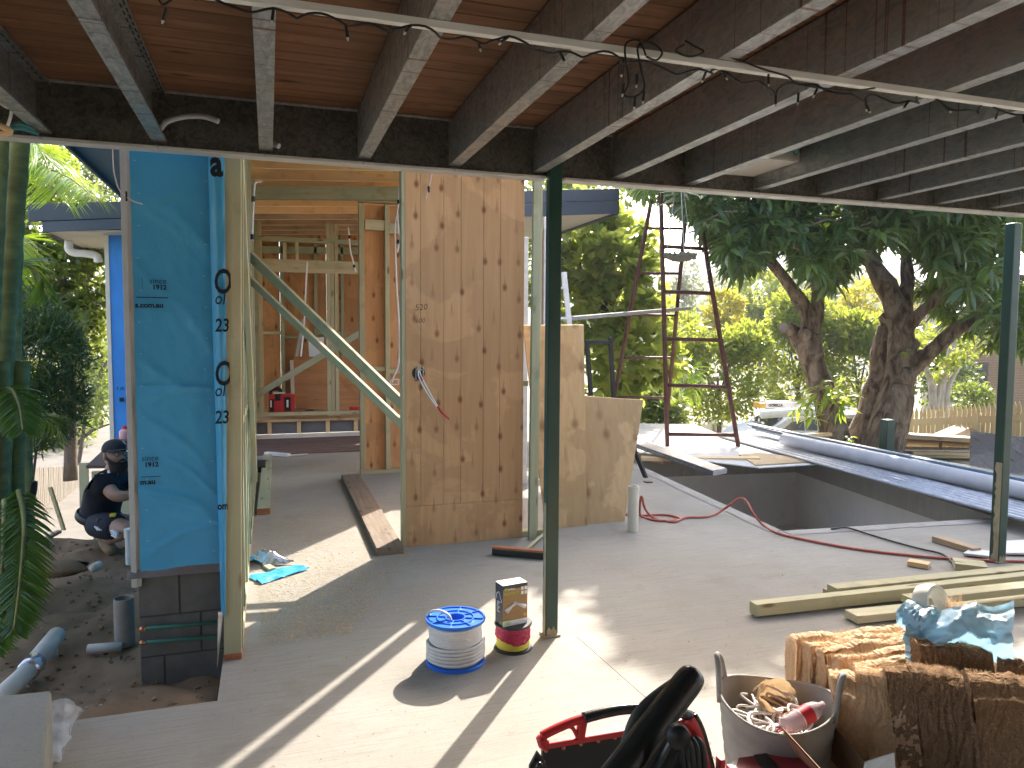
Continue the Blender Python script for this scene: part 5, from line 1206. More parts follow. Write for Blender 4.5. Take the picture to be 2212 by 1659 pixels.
cs = thing('cable_scraps', 'tangle of white cable scraps filling the rubber tub', 'cable scraps', tc0+V((0, 0, .2)))
m_scrapcable = mat('white flat cable', (.60, .56, .52), (.72, .68, .64), 12, rough=.5)
for k in range(64):
    a = RNG.uniform(0, 2*pi); r = .15*sqrt(RNG.random()); c = tc0+V((r*cos(a)-.02, r*sin(a)-.02, .225+.075*RNG.random())); d = V(rvec(1)[0]); d.z *= .25; ln = RNG.uniform(.04, .09)
    e1 = V(rvec(1)[0]); e1.z = abs(e1.z)*.5; pts = [c-d*ln, c-d*ln*.4+e1*ln*.7, c+d*ln*.4+e1*ln*.5, c+d*ln]
    for q in pts:
        dd = V((q.x-tc0.x, q.y-tc0.y)); mxr = .172
        if dd.length > mxr: q.x = tc0.x+dd.x/dd.length*mxr; q.y = tc0.y+dd.y/dd.length*mxr
    cable('cable_piece', pts, RNG.uniform(.0035, .0062), m_scrapcable if k % 5 else m_pinkwire, cs, 6, 5)
MB().grid(lambda u, w: tc0+V((.172*w*cos(2*pi*u), .172*w*sin(2*pi*u), .205+.02*fbm(u*4, w*3))), 24, 6).build('scrap_layer', mat('scrap layer', (.05, .045, .04), (.35, .3, .27), 30, rough=.9), cs, fixn=False)
pg = tc0+V((.045, .075, .275))
b = MB()
def fpb(u, w):
    a = 2*pi*u; r = (.052+.022*w)*(1+.20*fbm(u*7, w*3)); h = -.05+.095*w+.025*fbm(u*6, 3.)*w; return pg+V((r*cos(a), r*sin(a)*.8-h*.55, h+r*sin(a)*.55))
b.grid(fpb, 40, 12); tag(b.build('paper_bag', sheetmat('brown paper', (.50, .33, .16), (.62, .44, .24), rough=.8, transl=.25, bmp=.6, bscale=40), smooth=True, sharp=30, fixn=False), 'open crumpled brown paper bag among the cable scraps in the tub', 'paper bag')
bo = thing('drink_bottle', 'clear plastic bottle with a red label lying in the rubber tub', 'bottle', tc0+V((.08, -.08, .25)))
m, nt, p, out = newmat('bottle plastic'); setp(p, .12, 0, .6); p.inputs['Base Color'].default_value = (.85, .72, .74, 1); p.inputs['Transmission Weight'].default_value = .6; p.inputs['IOR'].default_value = 1.2; m_bottle = m
p0, p1 = tc0+V((-.045, -.095, .285)), tc0+V((.115, -.085, .335)); R = frame(p1-p0) @ Matrix.Rotation(pi/2, 3, 'Y')
MB().lathe(p0, [(0, .0), (.028, .002), (.032, .015), (.032, .12), (.026, .145), (.013, .165), (.012, .18), (0, .181)], 24, R).build('shell', m_bottle, bo, smooth=True)
MB().lathe(p0, [(.0328, .07), (.0328, .115)], 24, R).build('label', m_redtape, bo, smooth=True); MB().lathe(p0, [(.0333, .066), (.0333, .07)], 24, R).build('label_edge', m_cream, bo, smooth=True)
tag(MB().lathe(tc0+V((-.065, -.115, .265)), [(0, 0), (.02, 0), (.022, .02), (.014, .03), (0, .032)], 16, Matrix.Rotation(1.0, 3, 'X')).build('tape_roll', mat('yellowish tape', (.5, .42, .25), rough=.5), smooth=True, sharp=40), 'small yellowish tape roll in the front of the tub', 'tape roll')
crumple('red_wrapper', tc0+V((-.04, -.09, .265)), (.03, .025, .018), mat('pink wrapper', (.55, .04, .10), (.7, .1, .2), 14, rough=.4), 'crumpled pink red wrapper beside the bottle in the tub', 'wrapper', .4, 4, 2., 0, 10)

# red carton and open cardboard box at the bottom edge
m_redcard = mat('dark red carton', (.24, .02, .025), (.30, .03, .035), 5, rough=.55); m_card = mat('brown cardboard', (.20, .12, .065), (.28, .175, .10), 8, rough=.85)
rb = thing('red_carton', 'flat dark red carton with a black band before the tub', 'carton', G(1660, 1660, .2))
zc = .235; q = [G(1562, 1659, zc), G(1588, 1640, zc), G(1722, 1622, zc), G(1800, 1670, zc)]
q = [G(1560, 1680, zc), G(1588, 1637, zc), G(1718, 1620, zc), G(1795, 1690, zc)]
MB().slab(q, (0, 0, -zc+.02)).build('carton', m_redcard, rb, bevel=.003)
bq_ = [q[0].lerp(q[3], .42), q[1].lerp(q[2], .30), q[1].lerp(q[2], .52), q[0].lerp(q[3], .62)]
MB().slab([x+V((0, 0, .0015)) for x in bq_], (0, 0, .0008)).build('black_band', m_black, rb)
MB().slab([q[0]+V((0, 0, .001)), q[0].lerp(q[1], .9)+V((0, 0, .001)), q[1].lerp(q[2], .06)+V((0, 0, .001)), q[0].lerp(q[3], .10)+V((0, 0, .001))], (0, 0, .0008)).build('pale_edge', m_cream, rb)
cb = thing('cardboard_box', 'open brown cardboard box with raised flaps beside the red carton', 'cardboard box', G(1820, 1680, .15))
def CBp(x, y, z): return G(x, y, z)
F1 = [CBp(1692, 1600, .30), CBp(1745, 1655, .30), CBp(1755, 1690, .22), CBp(1705, 1640, .22)]
MB().slab([G(1690, 1572, .34), G(1778, 1668, .33), G(1790, 1700, .22), G(1702, 1618, .22)], (.004, .004, 0)).build('flap', m_card, cb)
MB().slab([G(1795, 1560, .28), G(1870, 1648, .25), G(1850, 1700, .10), G(1752, 1600, .10)], (.004, .004, 0)).build('flap', m_card, cb)
MB().slab([G(1868, 1648, .26), G(1932, 1628, .30), G(1936, 1690, .2), G(1860, 1700, .2)], (.004, .006, 0)).build('printed_flap', m_boxwhite, cb)
MB().slab([G(1700, 1620, .02), G(1860, 1590, .02), G(1960, 1740, .02), G(1760, 1760, .02)], (0, 0, .006)).build('bottom', m_card, cb)
m_print = mat('printed carton side', (.05, .10, .04), (.5, .16, .10), 16, rough=.5); MB().slab([G(1694, 1580, .332), G(1774, 1668, .322), G(1782, 1690, .26), G(1700, 1606, .26)], (-.0012, -.0012, 0)).build('printed_side', m_print, cb)

# insulation batts
def insul_mat(name, c1, c2, c3):
    m, nt, p, out = newmat(name); setp(p, .95, 0, .1)
    v = coords(nt, (1, 1, 1)); w = N(nt, 'TexWave', wave_type='BANDS', bands_direction='X', _Scale=9.0, _Distortion=14.0, _Detail=4.0); w.inputs['Detail Scale'].default_value = 1.6
    nt.links.new(coords(nt, (1, 1, .32)), w.inputs['Vector'])
    n = noisetex(nt, coords(nt, (40, 40, 22)), 1.5, 8, .78, 2.2)
    c = ramp(nt, n, [(.28, c1), (.52, c2), (.75, c3)]); c = mixc(nt, c, c1, ramp(nt, w.outputs['Fac'], [(.0, (.16,)*3), (.3, (0, 0, 0))]))
    nt.links.new(c, p.inputs['Base Color'])
    a = N(nt, 'Math', operation='ADD'); nt.links.new(w.outputs['Fac'], a.inputs[0]); nt.links.new(n, a.inputs[1]); bump(nt, p, a.outputs[0], .7, .010)
    tr = N(nt, 'BsdfTranslucent'); tr.inputs['Color'].default_value = (*c3, 1); mx = N(nt, 'MixShader'); mx.inputs[0].default_value = .12
    nt.links.new(p.outputs[0], mx.inputs[1]); nt.links.new(tr.outputs[0], mx.inputs[2]); nt.links.new(mx.outputs[0], out.inputs[0]); return m
m_ins = insul_mat('insulation wool', (.48, .28, .15), (.74, .50, .30), (.88, .67, .45)); m_insd = insul_mat('shaded insulation wool', (.15, .085, .045), (.30, .18, .10), (.44, .285, .165))  # second wool is the same batts with their shade put into the colour
m_fib = leafmat('wool fibres', (.50, .30, .16), (.74, .52, .31), (.88, .68, .45), transl=.35, tcol=(.7, .5, .3), rough=.9)
ig = 'insulation batts stacked beside the tub'
def batt(c, ex, ey, h, lab, m=m_ins, seed=0., fib=900, lean=V((0, 0, 0))):
    """slab: long axis ex (half length vector), thickness ey (half vector), height h, base centre c"""
    c = V(c); b = MB(); ez = V((0, 0, h))+lean
    exn, eyn = ex.normalized(), ey.normalized()
    t = thing('insulation_batt', lab, 'insulation', c, ig)
    def disp(p, nrm):
        k = .014*noise.noise(p*6+V((seed, 0, 0)))+.003*noise.noise(V((p.x*24+seed, p.y*24, p.z*18)))+.004*noise.noise(V((p.x*70, p.y*70, p.z*60+seed)))+.004*noise.noise(V((p.x*150, p.y*150, p.z*130+seed)))
        return p+nrm*k
    def face(fn, nrm, nu, nv): b.grid(lambda u, w: disp(fn(u, w), nrm if not callable(nrm) else nrm(u, w)), nu, nv)
    L = ex.length
    nu = max(8, int(L*2/.008)); nv = max(8, int(h/.010)); nt_ = 8
    topz = lambda u: 1+.045*noise.noise(V((u*4.5+seed, seed, 0)))+.02*noise.noise(V((u*17, seed, 3)))
    def prof(u, w, s):  # rounded top edge
        return c+ex*(2*u-1)+ey*s*(1-.35*max(0, (w-.93)/.07)**2)+ez*(w*(1+(topz(u)-1)*w**4))
    face(lambda u, w: prof(u, w, -1), -eyn, nu, nv); face(lambda u, w: prof(u, w, 1), eyn, nu, nv)
    face(lambda u, w: c+ex*(2*u-1)+ey*(2*w-1)*.65+ez*(topz(u)+.012*sin(pi*w)), V((0, 0, 1)), nu, nt_)
    for s in (-1, 1): face(lambda u, w: c+ex*s+ey*(2*u-1)*(1-.35*max(0, (w-.93)/.07)**2)+ez*w, exn*s, nt_, nv)
    b.build('wool', m, t, smooth=True, fixn=False)
    if fib:
        n = fib*5; P = np.zeros((n, 3)); A = rvec(n)
        for i in range(n):
            r = RNG.random()
            if r < .4: q = c+ex*RNG.uniform(-1, 1)+ey*RNG.uniform(-.9, .9)+ez*1.0; A[i, 2] = abs(A[i, 2])*.35
            elif r < .8: q = c+ex*RNG.uniform(-1, 1)-ey*1.02+ez*RNG.uniform(.1, 1); A[i] = A[i]*.7+np.array(-eyn)*.5
            else: q = c-ex*1.0+ey*RNG.uniform(-1, 1)+ez*RNG.uniform(.1, 1); A[i] = A[i]*.7-np.array(exn)*.5
            P[i] = q
        stuff(leaves('fibres', P, A, rvec(n), RNG.uniform(.004, .014, n), RNG.uniform(.0004, .0010, n), m_fib, t, droop=.5))
    return t
IX = V((1, -.06, 0)).normalized(); IY = V((.06, 1, 0)).normalized()
rear = G(1700, 1372, .43)
for i, (xo, hh, ln, lab) in enumerate(((0, .43, .74, 'rearmost insulation batt with its ragged sunlit top'), (.02, .435, .72, 'second insulation batt from the back, pale and frayed'), (.035, .44, .72, 'middle insulation batt of the sunlit stack'), (.05, .43, .70, 'fourth insulation batt, its left end curling open'), (.075, .43, .70, 'fifth insulation batt just behind the brown front face'))):
    c = rear+IX*(xo+ln/2)-IY*(.03+.066*i); c.z = 0
    batt(c, IX*(ln/2), IY*.031, hh+.004*RNG.normal(), lab, seed=i*3.7)
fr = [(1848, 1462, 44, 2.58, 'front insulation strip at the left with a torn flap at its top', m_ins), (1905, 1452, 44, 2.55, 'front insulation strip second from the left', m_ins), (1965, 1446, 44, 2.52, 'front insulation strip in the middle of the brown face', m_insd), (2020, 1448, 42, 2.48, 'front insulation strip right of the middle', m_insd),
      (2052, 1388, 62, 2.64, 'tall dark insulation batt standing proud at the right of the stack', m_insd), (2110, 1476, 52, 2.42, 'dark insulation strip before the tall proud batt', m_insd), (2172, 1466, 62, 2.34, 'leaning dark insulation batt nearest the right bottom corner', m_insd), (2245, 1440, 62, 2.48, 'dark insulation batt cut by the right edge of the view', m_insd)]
RH_ = V((_r0.x, _r0.y, 0)).normalized(); FH_ = V((_f.x, _f.y, 0)).normalized()
for i, (cx_, cy_, hw, dd, lab, m) in enumerate(fr):
    tp = Dp(cx_, cy_, dd); ln = V((-.10-.02*RNG.random(), -.0, 0)); c = V((tp.x, tp.y, 0))-ln
    ax = (RH_*.93+FH_*(-.30)).normalized() if i not in (4,) else (RH_*.98-FH_*.1).normalized(); ay = V((-ax.y, ax.x, 0))
    batt(c, ax*(hw*dd/FPX*1.18), ay*.045, tp.z, lab, m=m, seed=20+i*5.1, fib=700, lean=ln)
# wool packaging bag on top
m_bag = sheetmat('blue clear packaging', (.10, .30, .48), (.62, .62, .56), rough=.3, transl=.35, tcol=(.35, .6, .75), bmp=.25, bscale=9, stretch=(.7, .7, 2.5))
wb = thing('packaging_bag', 'torn blue and white plastic packaging draped on the insulation', 'packaging bag', Dp(2070, 1360, 2.6))
def fwb(u, w):
    x = 1955+235*u; ytop = 1332-38*u+8*sin(u*9); y = ytop+(95+35*u)*w; d = 2.78-.10*sin(pi*w)-.14*u+.05*fbm(u*3, w*2.5)+.010*abs(fbm(u*9, w*7))
    return Dp(x+10*fbm(w*3, u*3), y+8*fbm(u*7, w*5), d)
MB().grid(fwb, 44, 24).build('bag_sheet', m_bag, wb, smooth=True, fixn=False)
def fwc(u, w):
    a = 2*pi*u; c = Dp(1985, 1335, 2.78); r = .05+.025*abs(fbm(u*6, w*5)); return c+V((r*1.4*cos(a), r*cos(a)*.5+.12*w-.06, r*sin(a)*(.9)))
MB().grid(fwc, 30, 14).build('bag_neck', m_bag, wb, smooth=True, sharp=35, fixn=False)
MB().lathe(Dp(2012, 1306, 2.82), [(.072, -.03), (.077, .0), (.072, .03), (.060, .03), (.060, -.03)], 28, Matrix.Rotation(1.25, 3, 'X') @ Matrix.Rotation(.2, 3, 'Y')).build('foam_roll', m_cream, wb, smooth=True, sharp=50)
n = 160; P = np.array([Dp(2060+RNG.normal()*14, 1318+RNG.normal()*6, 2.78) for _ in range(n)]); A = rvec(n); A[:, 2] = abs(A[:, 2])+.2; A[:, 0] += .4
stuff(leaves('loose_fibres', P, A, rvec(n), RNG.uniform(.02, .06, n), RNG.uniform(.0008, .002, n), m_fib, wb, droop=.6))

# ---------------------------------------------------------------- the worker
pe = thing('person', 'bearded worker in black cap and dark polo kneeling behind the blue wall', 'person', G(235, 1195, -.1))
def skinned(name, J, edges, m, parent, sub=2, root=None):
    names = list(J); me = bpy.data.meshes.new(name); me.from_pydata([tuple(V(J[k][0])) for k in names], [(names.index(a), names.index(c)) for a, c in edges], [])
    o = bpy.data.objects.new(name, me); COL.objects.link(o); me.materials.append(m)
    c = V(J[names[0]][0]); me.transform(Matrix.Translation(-c)); put(o, c, parent)
    mo = o.modifiers.new('skin', 'SKIN'); mo.use_smooth_shade = True; mo.branch_smoothing = .6
    for i, k in enumerate(names):
        sv = me.skin_vertices[0].data[i]; r = J[k][1]; sv.radius = r if isinstance(r, tuple) else (r, r); sv.use_root = (k == (root or names[0]))
    ss = o.modifiers.new('sub', 'SUBSURF'); ss.levels = sub; ss.render_levels = sub
    return o
m_skin = mat('skin', (.34, .19, .125), (.40, .23, .155), 9, rough=.5); m_shirt = mat('black polo fabric', (.010, .012, .018), (.016, .018, .026), 30, rough=.85, bmp=.3, bscale=25); m_short = mat('dark navy shorts', (.010, .012, .020), (.018, .02, .03), 20, rough=.85, bmp=.3, bscale=20)
m_boot = mat('tan suede boot', (.20, .125, .065), (.30, .20, .11), 18, rough=.9, bmp=.3); m_hair = mat('dark beard', (.012, .009, .008), (.03, .022, .018), 40, rough=.8, bmp=.6, bscale=60); m_stripe = mat('white stripe', (.62, .62, .62), rough=.7)
PD_ = 6.15
J = dict(pelvis=(Dp(212, 1122, PD_), .13), spine=(Dp(221, 1085, PD_-.02), (.135, .115)), chest=(Dp(236, 1048, PD_-.08), (.15, .12)), ntop=(Dp(243, 1019, PD_-.12), .062), head0=(Dp(246, 1002, PD_-.16), .07),
         sh1=(Dp(216, 1034, PD_-.22), .066), el1=(Dp(250, 1073, PD_-.36), .052), fo1=(Dp(272, 1072, PD_-.34), .045), wr1=(Dp(298, 1064, PD_-.28), .031), pa1=(Dp(310, 1061, PD_-.26), (.040, .018)),
         sh2=(Dp(266, 1031, PD_+.06), .07), el2=(Dp(296, 1068, PD_+.10), .048), wr2=(Dp(312, 1052, PD_-.05), .030), pa2=(Dp(318, 1046, PD_-.10), (.038, .018)),
         hp1=(Dp(208, 1132, PD_-.12), .105), kn1=(Dp(285, 1143, PD_-.36), .068), an1=(Dp(226, 1168, PD_-.10), .045), hp2=(Dp(222, 1132, PD_+.10), .105), kn2=(Dp(296, 1128, PD_+.05), .068), an2=(Dp(300, 1190, PD_+.12), .045))
E_ = [('pelvis', 'spine'), ('spine', 'chest'), ('chest', 'ntop'), ('ntop', 'head0'), ('chest', 'sh1'), ('sh1', 'el1'), ('el1', 'fo1'), ('fo1', 'wr1'), ('wr1', 'pa1'), ('chest', 'sh2'), ('sh2', 'el2'), ('el2', 'wr2'), ('wr2', 'pa2'), ('pelvis', 'hp1'), ('hp1', 'kn1'), ('kn1', 'an1'), ('pelvis', 'hp2'), ('hp2', 'kn2'), ('kn2', 'an2')]
for s, w_, p_ in (('1', 'wr1', 'pa1'), ('2', 'wr2', 'pa2')):
    pa_, wr_ = V(J[p_][0]), V(J[w_][0]); d = (pa_-wr_).normalized(); sd2 = d.cross(V((0, 0, 1))).normalized(); up = sd2.cross(d)
    for i, (o_, ln) in enumerate(((-.032, .070), (-.011, .082), (.011, .078), (.031, .062))):
        a = pa_+sd2*o_+d*.012; J[f'f{s}{i}a'] = (a, .0095); J[f'f{s}{i}b'] = (a+d*ln*.55-up*.006, .009); J[f'f{s}{i}c'] = (a+d*ln*.82-up*ln*.45, .008)
        E_ += [(p_, f'f{s}{i}a'), (f'f{s}{i}a', f'f{s}{i}b'), (f'f{s}{i}b', f'f{s}{i}c')]
    a = wr_.lerp(pa_, .45)-sd2*.035-up*.008; J[f't{s}a'] = (a, .012); J[f't{s}b'] = (a-sd2*.02+d*.035-up*.015, .010); E_ += [(w_, f't{s}a'), (f't{s}a', f't{s}b')]
skinned('body', J, E_, m_skin, pe)
# head: sculpted grid
hc = Dp(248, 984, PD_-.19); fdir = (V((.62, -.78, 0)).normalized()*.93+V((0, 0, .10))).normalized(); fs = fdir.cross(V((0, 0, 1))).normalized()*-1; fu = fs.cross(fdir).normalized()
if fu.z < 0: fu = -fu
fs = fdir.cross(fu).normalized()
def HP(a, s, u): return hc+fdir*a+fs*s+fu*u
def fhead(u, w):
    th = 2*pi*u; ph = pi*w; x, y, z = sin(ph)*cos(th), sin(ph)*sin(th), cos(ph)
    r = V((.098*x, .076*y, .122*z))
    if z < 0: r.y *= 1-.22*(-z)**1.4; r.x *= 1-.10*(-z)
    if x > .2:
        nose = math.exp(-((y/.16)**2))*math.exp(-((z+.08)/.20)**2); r.x += .026*nose*(1 if z < .1 else .6)
        for sy in (-1, 1): r.x -= .014*math.exp(-((y-sy*.36)/.16)**2-((z-.10)/.11)**2)
        r.x += .010*math.exp(-((y)/.6)**2-((z-.26)/.12)**2)+.008*math.exp(-(y/.25)**2-((z+.44)/.07)**2)
        for sy in (-1, 1): r.x += .006*math.exp(-((y-sy*.5)/.2)**2-((z+.1)/.18)**2)
    return HP(r.x, r.y, r.z)
hd = MB().grid(fhead, 40, 32).build('head', m_skin, pe, smooth=True)
for s in (-1, 1):
    b = MB(); c = HP(.0, s*.077, .0)
    b.grid(lambda u, w: c+fdir*(.018*cos(2*pi*u)*sin(pi*w))+fu*(.032*sin(2*pi*u)*sin(pi*w))+fs*(s*.016*cos(pi*w)), 12, 8); b.build('ear', m_skin, hd, smooth=True)
    e = HP(.083, s*.031, .012); MB().lathe(e, [(0, -.011), (.008, -.008), (.0115, 0), (.008, .008), (0, .011)], 12).build('eye', m_stripe, hd, smooth=True)
    MB().lathe(e+fdir*.0088, [(0, -.0035), (.004, 0), (0, .0035)], 8).build('pupil', m_hair, hd, smooth=True); MB().tube([HP(.094, s*.014, .030), HP(.096, s*.030, .036), HP(.084, s*.050, .030)], [.004, .005, .003], 6).build('eyebrow', m_hair, hd, smooth=True)
    pts = [HP(.104+.0*k, s*.033, .010)+fs*(.020*cos(k/14*2*pi))+fu*(.015*sin(k/14*2*pi)) for k in range(15)]; MB().tube(pts, .0018, 5).build('glasses_rim', m_black, pe)
    MB().tube([HP(.098, s*.054, .016), HP(.0, s*.080, .016)], .002, 5).build('glasses_arm', m_black, pe)
MB().tube([HP(.108, -.012, .012), HP(.108, .012, .012)], .002, 5).build('glasses_bridge', m_black, pe)
def fbeard(u, w):
    a = (u-.5)*2.7; z = -.052-.072*w; k = 1.10+.05*noise.noise(V((u*14, w*9, 2)))
    r = .094*(1-.18*w**2); x = cos(a)*r*k+.012*(w > .3); y = sin(a)*.076*k*(1-.22*w**1.5)
    up_ = z+.060*(abs(a)/1.35)**3*(1-w)
    return HP(x, y, up_-.012*cos(a)*w)
MB().grid(fbeard, 26, 12).build('beard', m_hair, pe, smooth=True, fixn=False); MB().tube([HP(.103, -.032, -.046), HP(.112, -.012, -.036), HP(.113, 0, -.034), HP(.112, .012, -.036), HP(.103, .032, -.046)], [.005, .008, .007, .008, .005], 8).build('moustache', m_hair, pe, smooth=True)
MB().tube([HP(.110, -.02, -.050), HP(.114, 0, -.051), HP(.110, .02, -.050)], [.002, .005, .002], 8).build('lips', mat('lips', (.30, .12, .10), rough=.5), pe, smooth=True)
m_cap = mat('black cap cloth', (.018, .019, .02), (.03, .03, .032), 30, rough=.85, bmp=.3, bscale=90)
def fcap(u, w):
    th = 2*pi*u; ph = pi*.5*w; x, y, z = sin(ph)*cos(th), sin(ph)*sin(th), cos(ph)
    return HP(.110*x-.004, .087*y, .035+.098*z**.85 if z > 0 else .035)
cp = MB().grid(fcap, 36, 12).build('cap', m_cap, pe, smooth=True)
b = MB()
def fbrim(u, w):
    a = (u-.5)*2.3; r = .104+.058*w*cos(a*.62)**.6; return HP(cos(a)*r, sin(a)*.087*(1+.10*w), .052-.008*w*w-.020*(sin(a))**2*w)
b.grid(fbrim, 20, 6); o = b.build('brim', m_cap, cp, smooth=True, fixn=False); mo = o.modifiers.new('t', 'SOLIDIFY'); mo.thickness = .004
MB().lathe(HP(.075, -.045, .098), [(0, 0), (.02, 0)], 10, frame((fdir*.6-fs*.6+fu*.6)).to_3x3() @ Matrix.Rotation(pi/2, 3, 'Y')).build('cap_badge', m_stripe, cp)
# clothes: shells over the body
JS = dict(hem=(J['pelvis'][0]-V((0, 0, .05)), (.175, .16)), waist=(J['pelvis'][0].lerp(J['spine'][0], .3), (.175, .16)), spine=(J['spine'][0], (.185, .165)), chest=(J['chest'][0], (.205, .17)), collar=(J['ntop'][0]-V((0, 0, .015)), .092),
          sh1=(J['sh1'][0], .118), m1=(J['sh1'][0].lerp(J['el1'][0], .35), .108), sl1=(J['sh1'][0].lerp(J['el1'][0], .68), .098), sh2=(J['sh2'][0], .11), sl2=(J['sh2'][0].lerp(J['el2'][0], .6), .095))
st = skinned('polo_shirt', JS, [('hem', 'waist'), ('waist', 'spine'), ('spine', 'chest'), ('chest', 'collar'), ('chest', 'sh1'), ('sh1', 'm1'), ('m1', 'sl1'), ('chest', 'sh2'), ('sh2', 'sl2')], m_shirt, pe)
JT = dict(waist=(J['pelvis'][0]+V((0, 0, .10)), (.165, .15)), pel=(J['pelvis'][0]-V((0, 0, .02)), (.175, .16)), hp1=(J['hp1'][0], .135), t1=(J['hp1'][0].lerp(J['kn1'][0], .70), .112), hp2=(J['hp2'][0], .135), t2=(J['hp2'][0].lerp(J['kn2'][0], .70), .11))
skinned('shorts', JT, [('waist', 'pel'), ('pel', 'hp1'), ('hp1', 't1'), ('pel', 'hp2'), ('hp2', 't2')], m_short, pe)
wv = V(JS['waist'][0]); b = MB(); R = frame((J['spine'][0]-J['pelvis'][0])) @ Matrix.Rotation(pi/2, 3, 'Y')
b.lathe(wv-V((0, 0, .02)), [(.172, -.03), (.180, -.02), (.180, .02), (.172, .03)], 28, R); b.build('belt', m_black, pe, smooth=True, sharp=40)
MB().bb(Dp(236, 1118, PD_-.30), Dp(252, 1107, PD_-.24)).build('tape_measure', mat('yellow tool', (.65, .5, .03), rough=.5), pe, bevel=.008)
MB().box(Dp(222, 1134, PD_-.27), (.09, .05, .12)).build('tool_pouch', m_black, pe, bevel=.02)
def strip(pxs, wd, nm, m=m_stripe, dep=-.3):
    P = smoothpts([Dp(x, y, PD_+dep+dd) for x, y, dd in pxs], 4); b = MB()
    for i, p in enumerate(P):
        t_ = (P[min(i+1, len(P)-1)]-P[max(i-1, 0)]).normalized(); sd_ = _f.cross(t_).normalized(); w = wd*(1-abs(2*i/(len(P)-1)-1)**3*.8); b.v += [tuple(p+sd_*w), tuple(p-sd_*w), tuple(p+sd_*w+_f*.03), tuple(p-sd_*w+_f*.03)]
    for i in range(len(P)-1): k = i*4; b.f += [(k, k+1, k+5, k+4), (k, k+4, k+6, k+2), (k+1, k+3, k+7, k+5)]
    b.build(nm, m, pe)
strip([(202, 1034, .02), (210, 1048, -.03), (221, 1063, -.04)], .012, 'sleeve_stripe'); strip([(233, 1016, .06), (238, 1030, .03), (250, 1041, .05)], .012, 'shoulder_stripe')
for i in range(4): strip([(203+i*4.5, 1137+i*1.0, -.01), (209+i*4.5, 1143, -.03), (211+i*4.5, 1147, -.03)], .005, 'short_stripe')
for i in range(3): strip([(237+i*1, 1146+i*5, -.12), (246, 1149+i*5, -.14), (253, 1154+i*4, -.15)], .006, 'short_stripe')
for s, an, toe in (('1', J['an1'][0], Dp(244, 1196, PD_-.22)), ('2', J['an2'][0], Dp(318, 1206, PD_-.05))):
    an = V(an); JB = dict(top=(an+(J['kn'+s][0]-an).normalized()*.06, .062), ank=(an, .060), heel=(an+(toe-an)*.30-V((0, 0, .0)), .058), ball=(an.lerp(toe, .75), (.056, .046)), toe=(toe, .040))
    skinned('boot', JB, [('top', 'ank'), ('ank', 'heel'), ('heel', 'ball'), ('ball', 'toe')], m_boot, pe)

# ---------------------------------------------------------------- left side: bench, fence
bn = thing('timber_bench', 'timber box bench with a dark top behind the worker', 'bench', G(240, 1120, 0))
bY = 8.3; B0, B1 = Yp(186, 1006, bY), Yp(330, 1003, bY)
MB().slab([B0, B1, Yp(330, 949, bY+2.0), Yp(246, 950, bY+2.0)], (0, 0, -.03)).build('top', m_reddeck, bn)
for i in range(5): MB().bb(V((B0.x+.04, bY+.02, B0.z-.06-(i+1)*.155)), V((B1.x, bY+.06, B0.z-.06-i*.155-.008))).build('board', m_raft if i % 2 else m_pinepale, bn, bevel=.003)
def bbx(name, x0, y0, x1, y1, Y, d, m, lab, cat): return tag(MB().bb(Yp(x0, y0, Y), Yp(x1, y1, Y)+V((0, d, 0))).build(name, m, bevel=.004), lab, cat)
bbx('folder', 266, 993, 320, 986, 8.7, .3, m_black, 'black folder lying on the dark bench top', 'folder'); bbx('paper_stack', 262, 978, 320, 973, 9.1, .3, m_white, 'white sheets lying across the far end of the bench', 'paper'); bbx('board_stack', 240, 955, 320, 950, 9.9, .3, m_reddeck, 'thin dark board at the far edge of the bench top', 'board')
p = Yp(273, 949, 10.1); t = thing('chalk_bottle', 'pink bottle with a red cap standing at the back of the bench', 'bottle', p)
MB().lathe(p, [(0, 0), (.075, 0), (.08, .02), (.08, .10), (.05, .13), (0, .13)], 18).build('bottle', mat('pink powder bottle', (.6, .3, .3), rough=.4), t, smooth=True); MB().lathe(p, [(0, .13), (.045, .13), (.045, .165), (0, .165)], 16).build('cap', m_red, t, smooth=True, sharp=40)
m_paling = mat('weathered paling', (.10, .085, .066), (.20, .17, .13), 4, (6, 6, .6), rough=.9, bmp=.3)
fa_, fb_ = Dp(5, 1150, 13.0), Dp(178, 1132, 19.0); zt0, zt1 = Dp(5, 1012, 13.0).z, Dp(178, 1003, 19.0).z
pf = thing('paling_fence', 'sunlit weathered paling fence behind the palm at left', 'fence', fa_); n = 46; d = fb_-fa_; ang = atan2(d.y, d.x); w = Vector_len = sqrt(d.x**2+d.y**2)/n
b = MB().bb((-w*.44, -.012, -1.0), (w*.44, .012, 1.0)); o0 = b.build('paling', m_paling, None, origin=(0, 0, 0))
for i in range(n):
    o = o0 if i == 0 else o0.copy()
    if i: COL.objects.link(o)
    o.parent = pf; f = (i+.5)/n; h = zt0+(zt1-zt0)*f-fa_.z-d.z*f; o.location = d*f+V((0, 0, .0+random.uniform(-.02, .01)+h-1.0)); o.rotation_euler = (0, random.uniform(-.02, .02), ang)
for z in (.25, .75): MB().bar(fa_+V((0, .03, z*.6)), fb_+V((0, .03, z*.6)), .04, .08).build('rail', m_paling, pf)
tag(timber('fence_batten', Dp(183, 1132, 9.2), Dp(181, 1000, 9.2), .1, .04, m_pinepale, up=(0, 1, 0)), 'upright pale batten between the paling fence and the bench', 'timber')
tag(timber('loose_stick', Dp(80, 1175, 7.2), Dp(128, 1148, 7.6), .05, .03, m_oldplank), 'dark loose stick on the earth mound before the paling fence', 'stick'); tag(timber('leaning_stick', Dp(108, 1052, 8.6), Dp(138, 1145, 8.8), .05, .025, m_pine), 'pale stick leaning against the paling fence', 'stick')
